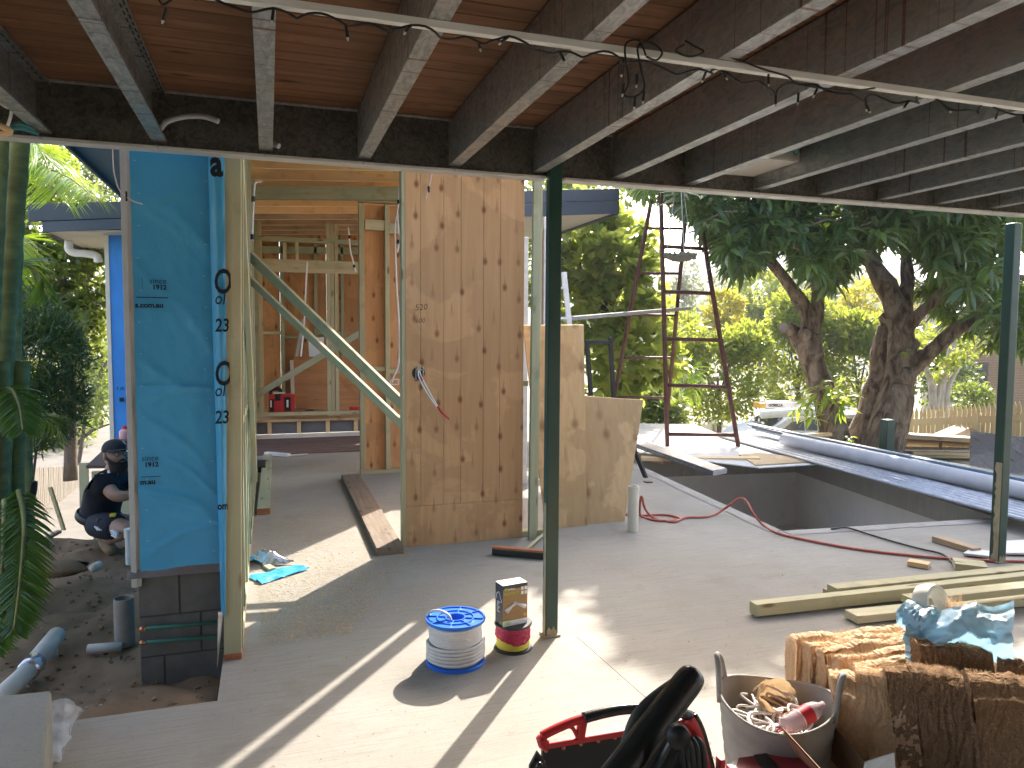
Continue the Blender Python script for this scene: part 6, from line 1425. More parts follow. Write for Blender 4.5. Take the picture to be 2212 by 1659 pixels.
# rubble lump on the earth
b = MB(); c = G(128, 1228, -.02)
b.grid(lambda u, w: c+V((.17*sin(pi*w)*cos(2*pi*u)*(1+.3*fbm(u*5, w*4)), .09*sin(pi*w)*sin(2*pi*u)*(1+.3*fbm(u*4, w*5)), .06*cos(pi*w))), 24, 14); tag(b.build('earth_lump', m_dirt, smooth=True, fixn=False), 'dark lump of broken ground beside the palm', 'rubble')
tag(MB().tube([G(200, 1228, .0), G(214, 1220, .0)], .028, 10).build('buried_pipe', m_concwhite, smooth=True), 'end of a white pipe poking from the earth below the worker', 'pipe')

# ---------------------------------------------------------------- vegetation
m_bark = mat('mango bark', (.10, .065, .042), (.36, .27, .195), 7, (1, 1, .45), rough=.95, bmp=1.6, bscale=16, bdist=.05, lo=.38, hi=.62, dist=.8)
m_barkd = mat('dark bark', (.07, .05, .04), (.16, .12, .09), 9, (1, 1, .5), rough=.95, bmp=.8)
m_barkp = mat('pale bark', (.30, .26, .22), (.48, .43, .38), 6, rough=.9, bmp=.4)
m_mango = leafmat('mango leaf', (.030, .068, .036), (.050, .10, .042), (.10, .15, .045), transl=.34, tcol=(.34, .48, .05), rough=.32)
m_mangoyoung = leafmat('young mango leaf', (.12, .22, .03), (.20, .32, .04), (.26, .34, .05), transl=.5, tcol=(.6, .7, .06), rough=.35)
m_hedge = leafmat('hedge leaf', (.07, .13, .02), (.13, .20, .03), (.24, .20, .05), transl=.5, tcol=(.62, .66, .06), rough=.4)
m_big = leafmat('broad almond leaf', (.10, .17, .04), (.16, .24, .05), (.30, .28, .07), transl=.5, tcol=(.62, .68, .10), rough=.35)
m_yel_ = leafmat('yellow green leaf', (.22, .24, .03), (.30, .28, .03), (.34, .26, .04), transl=.5, tcol=(.8, .70, .06), rough=.5)
m_dark = leafmat('dark shrub leaf', (.022, .05, .022), (.04, .085, .03), (.065, .11, .03), transl=.25, tcol=(.26, .4, .05), rough=.35)
m_mid = leafmat('garden leaf', (.04, .085, .025), (.075, .13, .03), (.14, .17, .04), transl=.4, tcol=(.5, .58, .08), rough=.35)
m_gum = leafmat('gum leaf', (.10, .13, .06), (.16, .18, .08), (.22, .22, .11), transl=.4, tcol=(.5, .5, .2), rough=.5)
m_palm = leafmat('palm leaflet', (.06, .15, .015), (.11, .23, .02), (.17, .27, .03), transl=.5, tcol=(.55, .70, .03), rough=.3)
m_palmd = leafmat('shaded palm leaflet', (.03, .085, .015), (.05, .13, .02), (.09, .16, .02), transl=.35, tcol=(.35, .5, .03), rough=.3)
m_stemgreen = mat('palm stem', (.13, .115, .03), (.32, .29, .085), 6, (1, 1, 2.2), rough=.5, bmp=.3, bscale=14)

def limb(t, pts, rads, m, name='branch', n=12, lump=.06, sub=6):
    P = smoothpts(pts, sub); k = len(P); R_ = []
    for i in range(k):
        f = i/(k-1)*(len(rads)-1); j = min(int(f), len(rads)-2); r = rads[j]+(rads[j+1]-rads[j])*(f-j); R_.append(r*(1+lump*noise.noise(P[i]*3.1)*2))
    b = MB().tube(P, R_, n)
    if lump:
        b.v = [tuple(V(v)+V((1, 1, 0))*.0+(noise.noise_vector(V(v)*6.0)*min(.02, lump*.25))) for v in b.v]
    return b.build(name, m, t, smooth=True)
# --- mango tree: whorls of drooping leaves
def whorl_mesh(name, n, L, W, m, seed):
    r = np.random.default_rng(seed); az = r.uniform(0, 2*pi, n)+np.arange(n)*2.4; el = r.uniform(-.75, .55, n)
    A = np.stack([np.cos(az)*np.cos(el), np.sin(az)*np.cos(el), np.sin(el)], 1); P = A*.03+np.stack([np.zeros(n), np.zeros(n), r.uniform(-.07, .05, n)], 1)
    Nn = np.tile([[0, 0, 1.]], (n, 1))+.25*r.normal(size=(n, 3)); l = r.uniform(.7, 1.1, n)*L
    v, f0 = leaf_arrays(P, A, Nn, l, r.uniform(.8, 1.15, n)*W, .42, .10)
    tw = np.array([[0, 0, .1], [.006, 0, .1], [0, 0, -.16], [.006, 0, -.16]])
    return mesh_from_quads(name, v, n, f0, 8, m)
mg = thing('mango_tree', 'big mango tree with forked trunks and drooping dark leaves beyond the pool', 'tree', Dp(1900, 960, 12.4))
MD = 12.4
def M_(x, y, d=MD): return Dp(x, y, d)
limb(mg, [M_(1868, 1000), M_(1890, 900), M_(1912, 800), M_(1925, 700)], [.42, .33, .25, .21], m_bark, 'trunk', 16, .10)
limb(mg, [M_(1900, 990, 12.1), M_(1935, 860, 12.05), M_(1948, 770, 12.05), M_(1942, 690, 12.1), M_(1918, 625, 12.2), M_(1890, 580, 12.3), M_(1862, 500, 12.5)], [.34, .26, .22, .19, .17, .13, .07], m_bark, 'trunk', 14, .10)
limb(mg, [M_(1946, 700, 12.1), M_(1955, 640, 12.2), M_(1960, 590, 12.3), M_(1950, 480, 12.5)], [.17, .13, .10, .05], m_bark); limb(mg, [M_(1948, 725, 12.0), M_(1985, 680, 11.8), M_(2030, 640, 11.6), M_(2068, 600, 11.3)], [.11, .095, .08, .05], m_bark)
limb(mg, [M_(1950, 810, 12.1), M_(2010, 760, 11.7), M_(2070, 710, 11.4), M_(2118, 688, 11.2), M_(2122, 640, 11.1), M_(2108, 605, 11.0), M_(2150, 592, 10.8), M_(2215, 600, 10.5)], [.16, .12, .10, .09, .07, .06, .05, .04], m_bark)
limb(mg, [M_(2118, 690, 11.2), M_(2160, 680, 11.0), M_(2230, 662, 10.8)], [.05, .04, .03], m_bark); limb(mg, [M_(1920, 700, 12.2), M_(1928, 690, 12.2)], [.2, .19], m_bark)
def knob(c, r, nm='burl'): 
    b = MB(); b.grid(lambda u, w: c+V((r*sin(pi*w)*cos(2*pi*u), r*sin(pi*w)*sin(2*pi*u), 1.2*r*cos(pi*w)))*(1+.15*fbm(u*5, w*5)), 16, 12); b.build(nm, m_bark, mg, smooth=True)
knob(M_(1958, 812, 11.85), .13); knob(M_(1975, 745, 11.95), .08)
MD2 = 12.2
mg2 = thing('mango_tree', 'leaning mango trunk with a lopped knot, left of the forked mango', 'tree', Dp(1800, 950, MD2)); mg_ = mg; mg = mg2
limb(mg2, [Dp(1812, 985, MD2), Dp(1795, 900, MD2), Dp(1765, 810, MD2), Dp(1745, 745, MD2), Dp(1733, 720, MD2)], [.24, .21, .19, .19, .17], m_bark, 'trunk', 16, .10)
limb(mg2, [Dp(1728, 735, MD2), Dp(1712, 715, MD2), Dp(1700, 712, MD2-.1)], [.15, .12, .10], m_bark, 'lopped_stub'); limb(mg2, [Dp(1742, 725, MD2), Dp(1748, 690, MD2), Dp(1728, 650, MD2), Dp(1694, 600, MD2-.1), Dp(1660, 555, MD2-.3), Dp(1635, 470, MD2-.5)], [.14, .12, .11, .095, .08, .05], m_bark)
limb(mg2, [Dp(1755, 720, MD2), Dp(1766, 670, MD2), Dp(1762, 610, MD2+.1), Dp(1745, 540, MD2), Dp(1700, 430, MD2)], [.12, .10, .09, .08, .05], m_bark); knob(Dp(1738, 722, MD2-.16), .10); MB().lathe(Dp(1692, 708, MD2-.18), [(0, 0), (.085, 0), (.085, .02)], 14, frame(V((-.8, -.5, .2))).to_3x3() @ Matrix.Rotation(pi/2, 3, 'Y')).build('cut_face', m_barkp, mg2)
W_ = [whorl_mesh('leaf_cluster', 16, .30, .062, m_mango, 40+i) for i in range(6)]
WY = [whorl_mesh('leaf_cluster', 12, .24, .055, m_mangoyoung, 60+i) for i in range(2)]
def inproj(p):
    q = V(p)-CAMP; w = q.dot(_f)
    return (CX+FPX*q.dot(_r)/w, CY-FPX*q.dot(_u)/w, w)
CC = V((8.9, 9.7, 4.4)); CR = (3.9, 3.0, 1.9)
spots = []
def lowest(px):  # lower edge of the canopy as seen in the photo
    xs = [1330, 1350, 1420, 1500, 1560, 1600, 1640, 1690, 1740, 1790, 1830, 1880, 1930, 1990, 2040, 2100, 2212, 2500]; ys = [412, 414, 420, 462, 540, 585, 560, 500, 570, 615, 560, 520, 500, 540, 600, 640, 760, 900]
    return float(np.interp(px, xs, ys))
tries = 0
LITX = [800, 1290, 1340, 1420, 1600, 1700, 2400]; LITY = [1240, 1258, 1325, 1385, 1425, 1400, 1330]
def bad_shadow(p):  # the sunlit floor and sheets of the photo must stay clear of the crown's shade
    f = p-SUNDIR*((p.z-.02)/SUNDIR.z); px, py, w = inproj(f)
    if w < .5 or py > np.interp(px, LITX, LITY)+RNG.normal()*12: return True
    return 1360 < px < 1720 and 925 < py < 1000 and RNG.random() < .8
while len(spots) < 2300 and tries < 90000:
    tries += 1
    d = V(rvec(1)[0]); rr = RNG.uniform(.55, 1.0)**.5; p = CC+V((d.x*CR[0], d.y*CR[1], d.z*CR[2]))*rr*(1+.22*noise.noise(d*2.3))
    px, py, w = inproj(p)
    if p.x < 5.7 or py > lowest(px)-6: continue
    if noise.noise(p*.9+V((3, 1, 5))) < -.12: continue
    if bad_shadow(p): continue
    spots.append(p)
# hanging skirts seen in the photo, at the left and right
for (x0, x1, n) in ((1375, 1480, 22), (1480, 1700, 140), (1700, 1900, 110), (1900, 2330, 260)):
    for k in range(n):
        px = RNG.uniform(x0, x1); py = lowest(px)-RNG.uniform(0, 1)**1.3*130-8; w = RNG.uniform(9.2, 11.6); 
        if px > 1960 and RNG.random() < .6: w = RNG.uniform(10.5, 13)
        q = Dp(px, py, w)
        if not bad_shadow(q): spots.append(q)
for k in range(200): px = RNG.uniform(1985, 2330); q = Dp(px, 600+RNG.uniform(0, 150)*min(1, (px-1960)/160), RNG.uniform(12.2, 14.5)); (None if bad_shadow(q) else spots.append(q))
spots.sort(key=lambda p: (p-CAMP).length)
def place_leafcluster(p, k, parent, meshes=W_):
    o = bpy.data.objects.new('leaf_cluster', meshes[k % len(meshes)]); COL.objects.link(o); o.rotation_euler = (RNG.normal()*.25, RNG.normal()*.25, RNG.uniform(0, 6.3)); s = RNG.uniform(.8, 1.25); o.scale = (s, s, s); put(o, p, parent); return o
vis = []; hid = []
for p in spots:
    px, py, w = inproj(p); (vis if (py > 395 and px < 2230 and len(vis) < 290) else hid).append(p)
for k, p in enumerate(vis): place_leafcluster(p, k, mg_)
def merged(name, pts, meshes, m, parent, smin=.8, smax=1.25):
    VV, k = [], 0; base = [np.array([v.co for v in me.vertices]) for me in meshes]; F = None
    allv = []; alll = []; allp = []; off = 0
    for p in pts:
        i = int(RNG.integers(len(meshes))); R = np.array(Matrix.Rotation(RNG.uniform(0, 6.3), 3, 'Z') @ Matrix.Rotation(RNG.normal()*.25, 3, 'X')); s = RNG.uniform(smin, smax)
        allv.append((base[i]*s) @ R.T+np.array(p)); n = len(base[i])//8
        f0 = np.array([[0, 2, 1, 1], [0, 3, 2, 2], [1, 2, 5, 4], [2, 3, 6, 5], [4, 5, 7, 7], [5, 6, 7, 7]])
    v = np.concatenate(allv); c = v.mean(0); me = mesh_from_quads(name, v-c, len(v)//8, f0, 8, m); o = bpy.data.objects.new(name, me); COL.objects.link(o); put(o, c, parent); return o
stuff(merged('crown', hid, W_, m_mango, mg_))
# twigs through the crown
b = MB()
for p in spots[::5]:
    q = p+V((RNG.normal()*.25, RNG.normal()*.25+.1, -.05+.35*RNG.random())); b.tube([p, p.lerp(q, .5)+V((0, 0, .05)), q], [.006, .012, .016], 5)
stuff(b.build('twigs', m_barkd, mg_))
for (x, y, w) in ((1800, 830, 11.6), (1825, 850, 11.7), (1790, 855, 11.5), (1770, 845, 11.3), (1745, 870, 11.2), (1725, 880, 11.2), (1755, 900, 11.1), (1830, 820, 11.8), (1812, 875, 11.6)): place_leafcluster(Dp(x, y, w), int(x), mg2, WY)
for (x, y) in ((1835, 945), (2045, 780), (1950, 990), (1955, 760)): place_leafcluster(Dp(x, y, 11.6), x, mg2, WY).scale = (.5, .5, .5)

# --- generic leafy mass
def foliage(name, boxes, n, L, W, m, parent, gap=-.1, fr=1.2, up=.2, clump=.0, droop=.3, simple=True):
    P = []; Nrm = []
    tot = sum(r[0]*r[2] for c, r in boxes)
    for c, r in boxes:
        k = int(n*(r[0]*r[2])/tot); c = V(c)
        cnt = 0
        while cnt < k:
            d = V(rvec(1)[0]); rr = RNG.uniform(.25, 1)**.4; p = c+V((d.x*r[0], d.y*r[1], d.z*r[2]))*rr*(1+.25*noise.noise(d*2.5+c))
            if noise.noise(p*fr+c) < gap and RNG.random() < .93: continue
            P.append(p); Nrm.append(d); cnt += 1
    n = len(P); A = rvec(n)*.9+np.array(Nrm)*.6; A[:, 2] += up
    return leaves(name, np.array(P), A, rvec(n)*.7+np.array([[0, 0, .8]]), RNG.uniform(.7, 1.25, n)*L, RNG.uniform(.8, 1.2, n)*W, m, parent, droop=droop, simple=simple)
def tree(name, label, base, boxes, n, L, W, m, trunk_r=.12, bark=m_barkd, limbs=4, group=None, gap=-.1, cat='tree', **kw):
    t = thing(name, label, cat, base, group); base = V(base)
    top = V(boxes[0][0]); limb(t, [base-V((0, 0, .3)), base.lerp(top, .4)+V((.1, 0, 0)), top], [trunk_r, trunk_r*.8, trunk_r*.35], bark, 'trunk', 8, .05, 4)
    for i in range(limbs):
        c, r = boxes[i % len(boxes)]; q = V(c)+V(rvec(1)[0])*V(r).x*.55; s_ = base.lerp(top, RNG.uniform(.35, .8)); limb(t, [s_, s_.lerp(q, .5)+V((0, 0, .15)), q], [trunk_r*.45, trunk_r*.3, trunk_r*.12], bark, 'branch', 6, .05, 4)
    foliage('crown', boxes, n, L, W, m, t, gap=gap, **kw); return t
# broad leaved almond tree between post and trestle
def B2(x, y, d, rx, ry, rz): return (Dp(x, y, d), (rx, ry, rz))
tree('almond_tree', 'broad leaved tree with backlit round leaves behind the rusty trestle', Dp(1300, 900, 15.5), [B2(1300, 560, 15, 1.2, 1.0, 1.0), B2(1275, 690, 15, 1.0, 1.0, .9), B2(1345, 640, 14.6, .9, .8, .9), B2(1360, 770, 14.6, 1.1, .8, .7), B2(1240, 600, 15.5, .8, .8, .9), B2(1265, 470, 15.5, .8, .7, .5), B2(1420, 700, 14.8, .6, .6, .5), B2(1290, 820, 14.6, 1., .8, .8), B2(1345, 500, 15, .45, .5, .35)], 3600, .27, .18, m_big, .13, limbs=9, gap=.10, fr=1.5, simple=False, droop=.2)
tree('canopy_tree', 'leafy tree showing above the right end of the slate fascia', Dp(1230, 860, 22), [B2(1200, 415, 20, 1.2, 1., .5), B2(1290, 420, 20, 1.4, 1, .4), B2(1180, 560, 20, 1., 1., 1.6)], 2200, .28, .15, m_mid, .14, limbs=4)
# hedges beyond the street
for i, (x0, x1, yt, yb, d, L, W, m, n, lab) in enumerate(((1440, 1660, 700, 915, 21, .22, .085, m_hedge, 7500, 'yellow green hedge bush behind the trestle legs'), (1640, 1800, 660, 915, 22.5, .22, .085, m_hedge, 7000, 'tall sunlit hedge bush behind the leaning mango trunk'), (1780, 1930, 690, 930, 21.5, .22, .085, m_hedge, 5500, 'hedge bush behind the ute canopy'), (1960, 2100, 720, 880, 22, .2, .08, m_mid, 3000, 'green shrub between the forked trunk and the picket fence'), (1340, 1470, 830, 960, 17, .2, .09, m_mid, 2600, 'low sparkling shrub under the trestle beyond the white sheets'))):
    cx_ = (x0+x1)/2; s_ = d/FPX; rx = (x1-x0)/2*s_; rz = (yb-yt)/2*s_
    bx_ = [(Dp(cx_, (yt+yb)/2+10, d), (rx*.9, 1.1, rz*.9))]+[(Dp(RNG.uniform(x0+20, x1-20), yt+RNG.uniform(15, 60), d+RNG.normal()*.4), (rx*.42, .7, rz*.38)) for _ in range(5)]
    tree('hedge_bush', lab, Dp(cx_, yb+20, d), bx_, n, L, W, m, .08, limbs=5, gap=-.15, fr=1.4, cat='hedge')
tree('yellow_shrub', 'golden yellow shrub left of the mango knot', Dp(1570, 760, 30), [B2(1563, 668, 30, .8, .8, .8), B2(1550, 715, 30, .8, .7, .7)], 1900, .26, .12, m_yel_, .08, cat='shrub')
tree('yellow_tree', 'bright yellow green tree seen between the mango trunks', Dp(1870, 760, 33), [B2(1880, 660, 33, 1.5, 1.2, 1.4), B2(1840, 700, 33, 1.2, 1., 1.0), B2(1990, 660, 33, 1.3, 1., 1.1), B2(2040, 720, 33, 1.3, 1., 1.0)], 5200, .3, .13, m_yel_, .12)
tree('lime_tree', 'pale lime green tree behind the hedge left of the leaning trunk', Dp(1640, 780, 38), [B2(1640, 640, 38, 1.6, 1.3, 1.5), B2(1610, 700, 38, 1.5, 1.2, 1.3), B2(1680, 690, 38, 1.3, 1.1, 1.2)], 4600, .34, .13, m_hedge, .12)
tree('golden_wattle', 'dark rounded tree with a golden top beyond the hedge', Dp(1795, 730, 45), [B2(1795, 655, 45, 1.5, 1.2, 1.1), B2(1800, 700, 45, 1.6, 1.2, 1.1)], 2600, .34, .15, m_mid, .12)
gg = 'hazy gum trees on the far slope'
for (x, yt, yb, d, rx, lab) in ((1470, 560, 720, 60, 1.8, 'hazy gum tree seen through the trestle rungs'), (1740, 535, 660, 70, 4.0, 'tall hazy gum tree behind the mango branches'), (1700, 590, 680, 62, 3.0, 'shorter hazy gum tree left of the golden topped tree'), (1820, 555, 650, 75, 4.0, 'hazy gum tree between the two mango trunks'), (1560, 585, 690, 80, 3., 'faint gum tree above the golden yellow shrub')):
    s_ = d/FPX; h = (yb-yt)*s_; bx_ = [(Dp(x+RNG.normal()*12, yt+(yb-yt)*f, d), (rx*(.6+.4*f), rx*.6, h*.22)) for f in (.15, .35, .55, .8)]
    tree('gum_tree', lab, Dp(x, yb+40, d), bx_, 1000, .6, .2, m_gum, .2, bark=m_barkp, limbs=6, group=gg, gap=0., fr=.5)
# small palm and pale trunks by the hedge
def frond(name, pts, ln, m, parent, wd=.022, n=44, droop=.5, ang=.9, twist=0.):
    P = smoothpts(pts, 8); k = len(P); Ps, As, Ls, Ws, Ns = [], [], [], [], []
    for i in range(n):
        f = (i+.5)/n; j = min(int(f*(k-1)), k-2); p = P[j].lerp(P[j+1], f*(k-1)-j); t_ = (P[j+1]-P[j]).normalized(); side = t_.cross(V((0, 0, 1)))
        if side.length < .05: side = t_.cross(V((1, 0, 0)))
        side.normalize(); up = side.cross(t_); 
        if twist: Rm = Matrix.Rotation(twist, 3, t_); side = Rm @ side; up = Rm @ up
        for s in (-1, 1):
            d = side*s*sin(ang)+t_*cos(ang)*(1+.25*f)+up*(.18+.12*RNG.normal()); Ps.append(p); As.append(d.normalized()); Ls.append(ln*(sin(pi*(.12+.80*f))**.7)*RNG.uniform(.9, 1.08)); Ws.append(wd*RNG.uniform(.85, 1.15)); Ns.append(up)
    o = leaves(name, np.array(Ps), np.array(As), np.array(Ns), np.array(Ls), np.array(Ws), m, parent, droop=droop, fold=.22)
    MB().tube(P, [.014*(1-.8*i/(k-1))+.002 for i in range(k)], 6).build('rachis', m_stemgreen, o, smooth=True); return o
t = thing('small_palm', 'small yellowing palm tucked below the almond tree', 'palm', Dp(1480, 900, 18))
for (x, y) in ((1510, 800), (1440, 800), (1500, 850), (1430, 860), (1470, 780)): frond('frond', [Dp(1475, 860, 18), Dp((1475+x)/2, (850+y)/2-25, 18), Dp(x, y+20, 17.8)], .5, m_palm, t, .03, 22)
t = thing('pale_bare_tree', 'pale multi stemmed tree behind the picket fence', 'tree', Dp(2025, 880, 17))
for pts in ([(2030, 885), (2038, 820), (2060, 740), (2080, 690)], [(2015, 885), (2012, 830), (1995, 780)], [(2040, 885), (2050, 830), (2075, 790)], [(2022, 885), (2030, 840), (2050, 770)]): limb(t, [Dp(x, y, 17) for x, y in pts], [.09, .07, .04], m_barkp, 'stem', 8, .05, 4)
foliage('crown', [B2(2050, 740, 17, .9, .6, .5), B2(2010, 790, 17, .5, .5, .3)], 700, .16, .06, m_hedge, t)
tree('round_shrub', 'rounded green shrub behind the picket fence by the brick house', Dp(2110, 890, 18), [B2(2095, 855, 18, .5, .5, .3)], 900, .1, .06, m_mid, .04, cat='shrub')
# brick house glimpse
bh_ = thing('brick_house', 'brown brick house glimpsed behind the picket fence at right', 'house', Dp(2120, 900, 26)); p0 = Dp(2060, 880, 26); p1 = Dp(2420, 620, 24.5); R = None
m_brick = mat('brick', (.26, .15, .085), (.36, .22, .12), 40, rough=.9); m_mortar = m_oldconc
w0 = V((p0.x, p0.y, -2.6)); w1 = V((p1.x, p1.y, -2.6)); d = (w1-w0); nrm = V((-d.y, d.x, 0)).normalized(); H = 5.2
MB().slab([w0, w1, w1+V((0, 0, H)), w0+V((0, 0, H))], nrm*4).build('wall', mat('brick mortar', (.35, .30, .25), rough=.9), bh_)
b = MB(); L_ = d.length; dn = d.normalized(); ang = atan2(dn.y, dn.x); Rz = Matrix.Rotation(ang, 3, 'Z')
for r in range(60):
    for c in range(int(L_/.24)):
        z = 1.6+r*.086
        if z > H: break
        b.box(w0+dn*(.12+c*.24+(.12 if r % 2 else 0))+V((0, 0, z))-nrm*.004, (.225, .02, .072), Rz)
stuff(b.build('bricks', m_brick, bh_)); MB().slab([w0+dn*.3+V((0, 0, 2.2))-nrm*.03, w0+dn*1.0+V((0, 0, 2.2))-nrm*.03, w0+dn*1.0+V((0, 0, 3.4))-nrm*.03, w0+dn*.3+V((0, 0, 3.4))-nrm*.03], nrm*.02).build('window', m_glass, bh_)
MB().slab([w0-dn*.5-nrm*.6+V((0, 0, H)), w1+dn*.5-nrm*.6+V((0, 0, H)), w1+dn*.5+nrm*4.5+V((0, 0, H+1.6)), w0-dn*.5+nrm*4.5+V((0, 0, H+1.6))], (0, 0, .12)).build('roof', m_iron, bh_)
# power lines
pwg = 'thin wires sagging across the far garden'
for i, pxs in enumerate((((1180, 612), (1420, 590), (1660, 540)), ((1180, 625), (1430, 603), (1660, 560)), ((1640, 733), (1830, 712), (2010, 690)), ((1330, 778), (1560, 752), (1700, 738)))):
    lab = ('uppermost wire crossing before the blue hill', 'second wire just below the uppermost one on the hill', 'pale wire passing behind the mango trunks over the hedge', 'wire crossing the hedge behind the trestle')[i]
    tag(cable('overhead_wire', [Dp(x, y, 24) for x, y in pxs], .012, m_alu if i > 1 else m_tan), lab, 'wire', pwg)

# --- left garden: palms, dark shrub, sunlit tree
pl = thing('palm_clump', 'clumping palm with ringed green stems at the left edge', 'palm', Dp(20, 1250, 4.4))
def pstem(pts, r, nm='stem'):
    P = smoothpts(pts, 14); RR_ = [r*(1+.10*(1 if i % 5 == 0 else 0)) for i in range(len(P))]; MB().tube(P, RR_, 14).build(nm, m_stemgreen, pl, smooth=True)
pstem([Dp(-5, 1300, 4.5), Dp(2, 800, 4.5), Dp(20, 540, 4.5), Dp(42, 250, 4.5)], .066); pstem([Dp(-38, 1300, 4.3), Dp(-20, 700, 4.3), Dp(-2, 300, 4.3)], .05); pstem([Dp(30, 1250, 4.8), Dp(28, 700, 5.0), Dp(34, 420, 5.1), Dp(28, 280, 5.2)], .05)
pstem([Dp(28, 1250, 4.6), Dp(34, 1000, 4.6), Dp(45, 780, 4.6)], .050, 'cut_stem'); pstem([Dp(-2, 1250, 4.4), Dp(0, 780, 4.4)], .05, 'cut_stem'); pstem([Dp(58, 1200, 5.4), Dp(52, 980, 5.5), Dp(54, 930, 5.5)], .055, 'cut_stem')
limb(pl, [Dp(30, 1330, 4.6), Dp(45, 1180, 4.6), Dp(60, 1100, 4.7), Dp(75, 1040, 4.7)], [.05, .045, .035, .02], m_barkd, 'dead_sheath', 8, .1)
FRO = [([(25, 400, 8.6), (80, 362, 8.6), (150, 385, 8.5), (200, 425, 8.4)], .52, m_palm, .6, 1.0), ([(30, 345, 8.8), (70, 318, 8.8), (110, 340, 8.8), (150, 385, 8.8)], .5, m_palm, .5, .9), ([(-20, 310, 8.6), (40, 300, 8.5), (90, 330, 8.5), (120, 420, 8.4)], .7, m_palm, .5, .9),
       ([(-10, 560, 8.2), (20, 520, 8.2), (40, 530, 8.2), (60, 590, 8.2)], .5, m_palm, .5, .9), ([(-30, 480, 7.6), (5, 500, 7.5), (25, 560, 7.4), (30, 640, 7.4)], .45, m_palm, .5, .8),
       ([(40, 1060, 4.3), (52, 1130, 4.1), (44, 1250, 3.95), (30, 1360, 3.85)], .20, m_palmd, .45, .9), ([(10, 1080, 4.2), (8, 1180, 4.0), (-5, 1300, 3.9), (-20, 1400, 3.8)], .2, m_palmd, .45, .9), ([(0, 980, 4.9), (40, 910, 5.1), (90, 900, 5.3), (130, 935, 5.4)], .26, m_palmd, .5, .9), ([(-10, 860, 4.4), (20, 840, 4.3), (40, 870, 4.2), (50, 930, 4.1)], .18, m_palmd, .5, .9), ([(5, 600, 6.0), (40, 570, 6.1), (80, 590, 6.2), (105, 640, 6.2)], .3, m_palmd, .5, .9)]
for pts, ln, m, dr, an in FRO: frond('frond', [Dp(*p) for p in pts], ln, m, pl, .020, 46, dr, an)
t = thing('dark_shrub', 'dense dark needle leaved shrub beside the palm stems', 'shrub', Dp(110, 1120, 7.4))
for pts in ([(62, 1170), (78, 980), (105, 860)], [(45, 1170), (60, 960), (70, 880)], [(30, 1170), (50, 940), (90, 760)]): limb(t, [Dp(x, y, 7.4) for x, y in pts], [.016, .013, .008], m_barkd, 'stem', 7, .05, 4)
foliage('crown', [B2(100, 800, 7.3, .42, .4, .55), B2(130, 870, 7.3, .25, .3, .35), B2(70, 700, 7.4, .30, .35, .35), B2(130, 760, 7.4, .2, .3, .35), B2(60, 900, 7.2, .35, .35, .4), B2(30, 760, 7.5, .35, .35, .5)], 9500, .13, .014, m_dark, t, gap=-.2, fr=3.)
t = thing('black_branch_tree', 'small forked trunk before the pale ground behind the worker', 'tree', Dp(170, 1000, 21))
for pts in ([(152, 1030), (150, 970), (135, 930), (120, 880)], [(165, 1030), (178, 950), (185, 880), (178, 820)], [(152, 975), (170, 955), (200, 930), (240, 915)], [(185, 880), (215, 820), (236, 760)]): limb(t, [Dp(x, y, 21) for x, y in pts], [.06, .05, .025], m_barkd, 'stem', 7, .05, 4)
foliage('crown', [B2(190, 830, 21, .7, .7, .8), B2(225, 870, 21, .5, .6, .6), B2(140, 890, 21, .6, .6, .5), B2(220, 760, 21.5, .5, .6, 1.1)], 1700, .2, .10, m_mid, t, gap=0., fr=3)
tree('glossy_tree', 'glossy leaved tree sparkling with light at left behind the shrub', Dp(150, 1000, 12.5), [B2(120, 470, 12.5, .9, .7, .8), B2(80, 560, 12.5, .9, .7, .7), B2(170, 600, 12.2, .6, .6, .8), B2(200, 700, 12., .4, .5, .6), B2(60, 380, 12.8, .8, .7, .6), B2(130, 700, 12.2, .6, .6, .6), B2(20, 640, 12.6, .7, .7, .9)], 8200, .14, .075, m_mid, .11, limbs=8, gap=-.02, fr=2., simple=False)
tree('pale_tree', 'pale hazy tree between the sparkling tree and the far blue wall', Dp(210, 900, 30), [B2(215, 590, 30, .9, .8, .8), B2(225, 660, 30, .8, .8, .9), B2(205, 760, 30, .9, .8, 1.2), B2(150, 820, 30, 1.6, 1., 1.2), B2(60, 850, 30, 1.6, 1., 1.2)], 2600, .28, .13, m_hedge, .1)
tree('tall_gum', 'tall fine leaved tree against the sky at the upper left', Dp(140, 900, 24), [B2(200, 370, 24, 1.6, 1.2, 1.0), B2(140, 340, 24, 1.4, 1.1, 1.2), B2(235, 420, 25, 1.0, .9, .7)], 3600, .22, .08, m_mid, .14, limbs=8, gap=.02)
for (x, y, rx, rz, d, lab) in ((10, 950, 2.6, 1.6, 24, 'dark leafy bank at the far left behind the palm'), (120, 930, 1.2, .5, 26, 'low scrub on the pale ground behind the fence')): tree('scrub', lab, Dp(x, y+60, d), [(Dp(x, y, d), (rx, 1.5, rz))], 2400, .24, .1, m_mid, .06, cat='scrub')
# neighbour shed roof glimpse
t = thing('far_shed', 'pale low shed roof glimpsed between the leaves at left', 'shed', Dp(205, 690, 42)); a = Dp(150, 690, 42); MB().bb((a.x, a.y, a.z-3), (a.x+2.8, a.y+3, a.z-.1)).build('wall', m_cream, t); MB().slab([(a.x-.2, a.y-.3, a.z-.1), (a.x+3.2, a.y-.3, a.z-.1), (a.x+3.2, a.y+3, a.z+.4), (a.x-.2, a.y+3, a.z+.4)], (0, 0, .08)).build('roof', m_lightsheet, t)
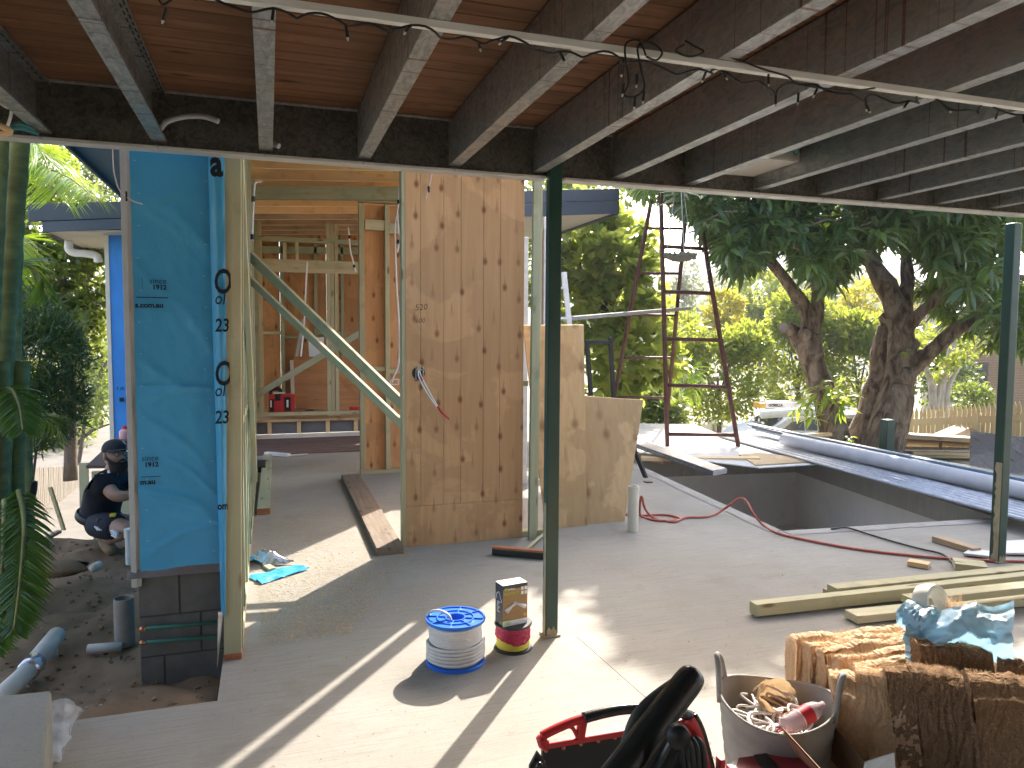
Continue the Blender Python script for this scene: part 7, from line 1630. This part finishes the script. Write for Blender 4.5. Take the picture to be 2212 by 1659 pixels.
# pale sunlit driveway down behind the left fence
structure(MB().slab([(-9, 13, -2.26), (-.5, 13, -2.26), (1.5, 34, -2.26), (-14, 34, -2.26)], (0, 0, .05)).build('driveway', mat('pale driveway', (.12, .108, .09), (.18, .16, .13), 2, rough=.9)))
structure(MB().slab([Dp(1400, 1040, 24)*1, Dp(2500, 1040, 16), Dp(2500, 1040, 24), Dp(1300, 1040, 34)], (0, 0, .01)).build('street', mat('asphalt', (.05, .05, .05), (.08, .08, .08), 6, rough=.95))) if False else None

# ---------------------------------------------------------------- hills and air
def hill(name, x0, x1, d, top, m, seed, n=70):
    b = MB()
    def fn(u, w):
        px = x0+(x1-x0)*u; yy = float(np.interp(px, top[0], top[1])); ztop = HCAM+(724-yy)/FPX*d; r = ray(px, 724); dd = d*(1-.35*w); p = CAMP+V((r.x, r.y, 0))*dd
        z = ztop*(1-w**1.3)+(-3)*w**1.3; return V((p.x, p.y, z*(1+.06*fbm(u*30+seed, w*6))+1.2*fbm(u*60, w*20+seed)))
    b.grid(fn, n*3, 24); return structure(b.build(name, m, smooth=True, fixn=False))
m_hill = mat('forest hill', (.035, .055, .03), (.08, .105, .055), .12, rough=1., bmp=.0); m_hill2 = mat('near ridge', (.05, .08, .03), (.11, .14, .05), .25, rough=1.)
m_hilltree = leafmat('hill tree leaf', (.04, .065, .03), (.07, .10, .045), (.11, .13, .06), transl=.3, tcol=(.3, .35, .12))
hill('far_hill', -1500, 3600, 700, ([-1500, 200, 1300, 1500, 1560, 1660, 1800, 2200, 3600], [640, 600, 590, 566, 545, 520, 545, 590, 620]), m_hill, 1.)
hill('near_ridge', -1500, 3600, 260, ([-1500, 0, 1300, 1560, 1700, 2000, 3600], [690, 690, 668, 640, 615, 640, 660]), m_hill2, 5.)
def hilltrees(nm, d0, d1, n, y0, y1, s, m):
    P = []
    for _ in range(n):
        px = RNG.uniform(1250, 2250) if RNG.random() < .8 else RNG.uniform(-100, 320); d = RNG.uniform(d0, d1); P.append(np.array(Dp(px, RNG.uniform(y0, y1), d)))
    P = np.repeat(np.array(P), 14, 0)+RNG.normal(size=(n*14, 3))*s; A = rvec(len(P))
    return stuff(leaves(nm, P, A, rvec(len(P)), RNG.uniform(.6, 1.2, len(P))*s*1.6, RNG.uniform(.5, 1., len(P))*s, m, simple=True))
hilltrees('ridge_forest', 90, 200, 420, 655, 720, 1.5, m_hilltree)
hz_m = bpy.data.materials.new('air'); hz_m.use_nodes = True; nt = hz_m.node_tree; nt.nodes.clear()
pv = nt.nodes.new('ShaderNodeVolumePrincipled'); pv.inputs['Color'].default_value = (.86, .92, 1., 1); pv.inputs['Density'].default_value = HAZE; pv.inputs['Anisotropy'].default_value = .3
ho = nt.nodes.new('ShaderNodeOutputMaterial'); nt.links.new(pv.outputs[0], ho.inputs['Volume'])
if HAZE > 0:
    stuff(MB().bb((-1500, -900, -9), (1600, 1600, 130)).build('haze', hz_m))
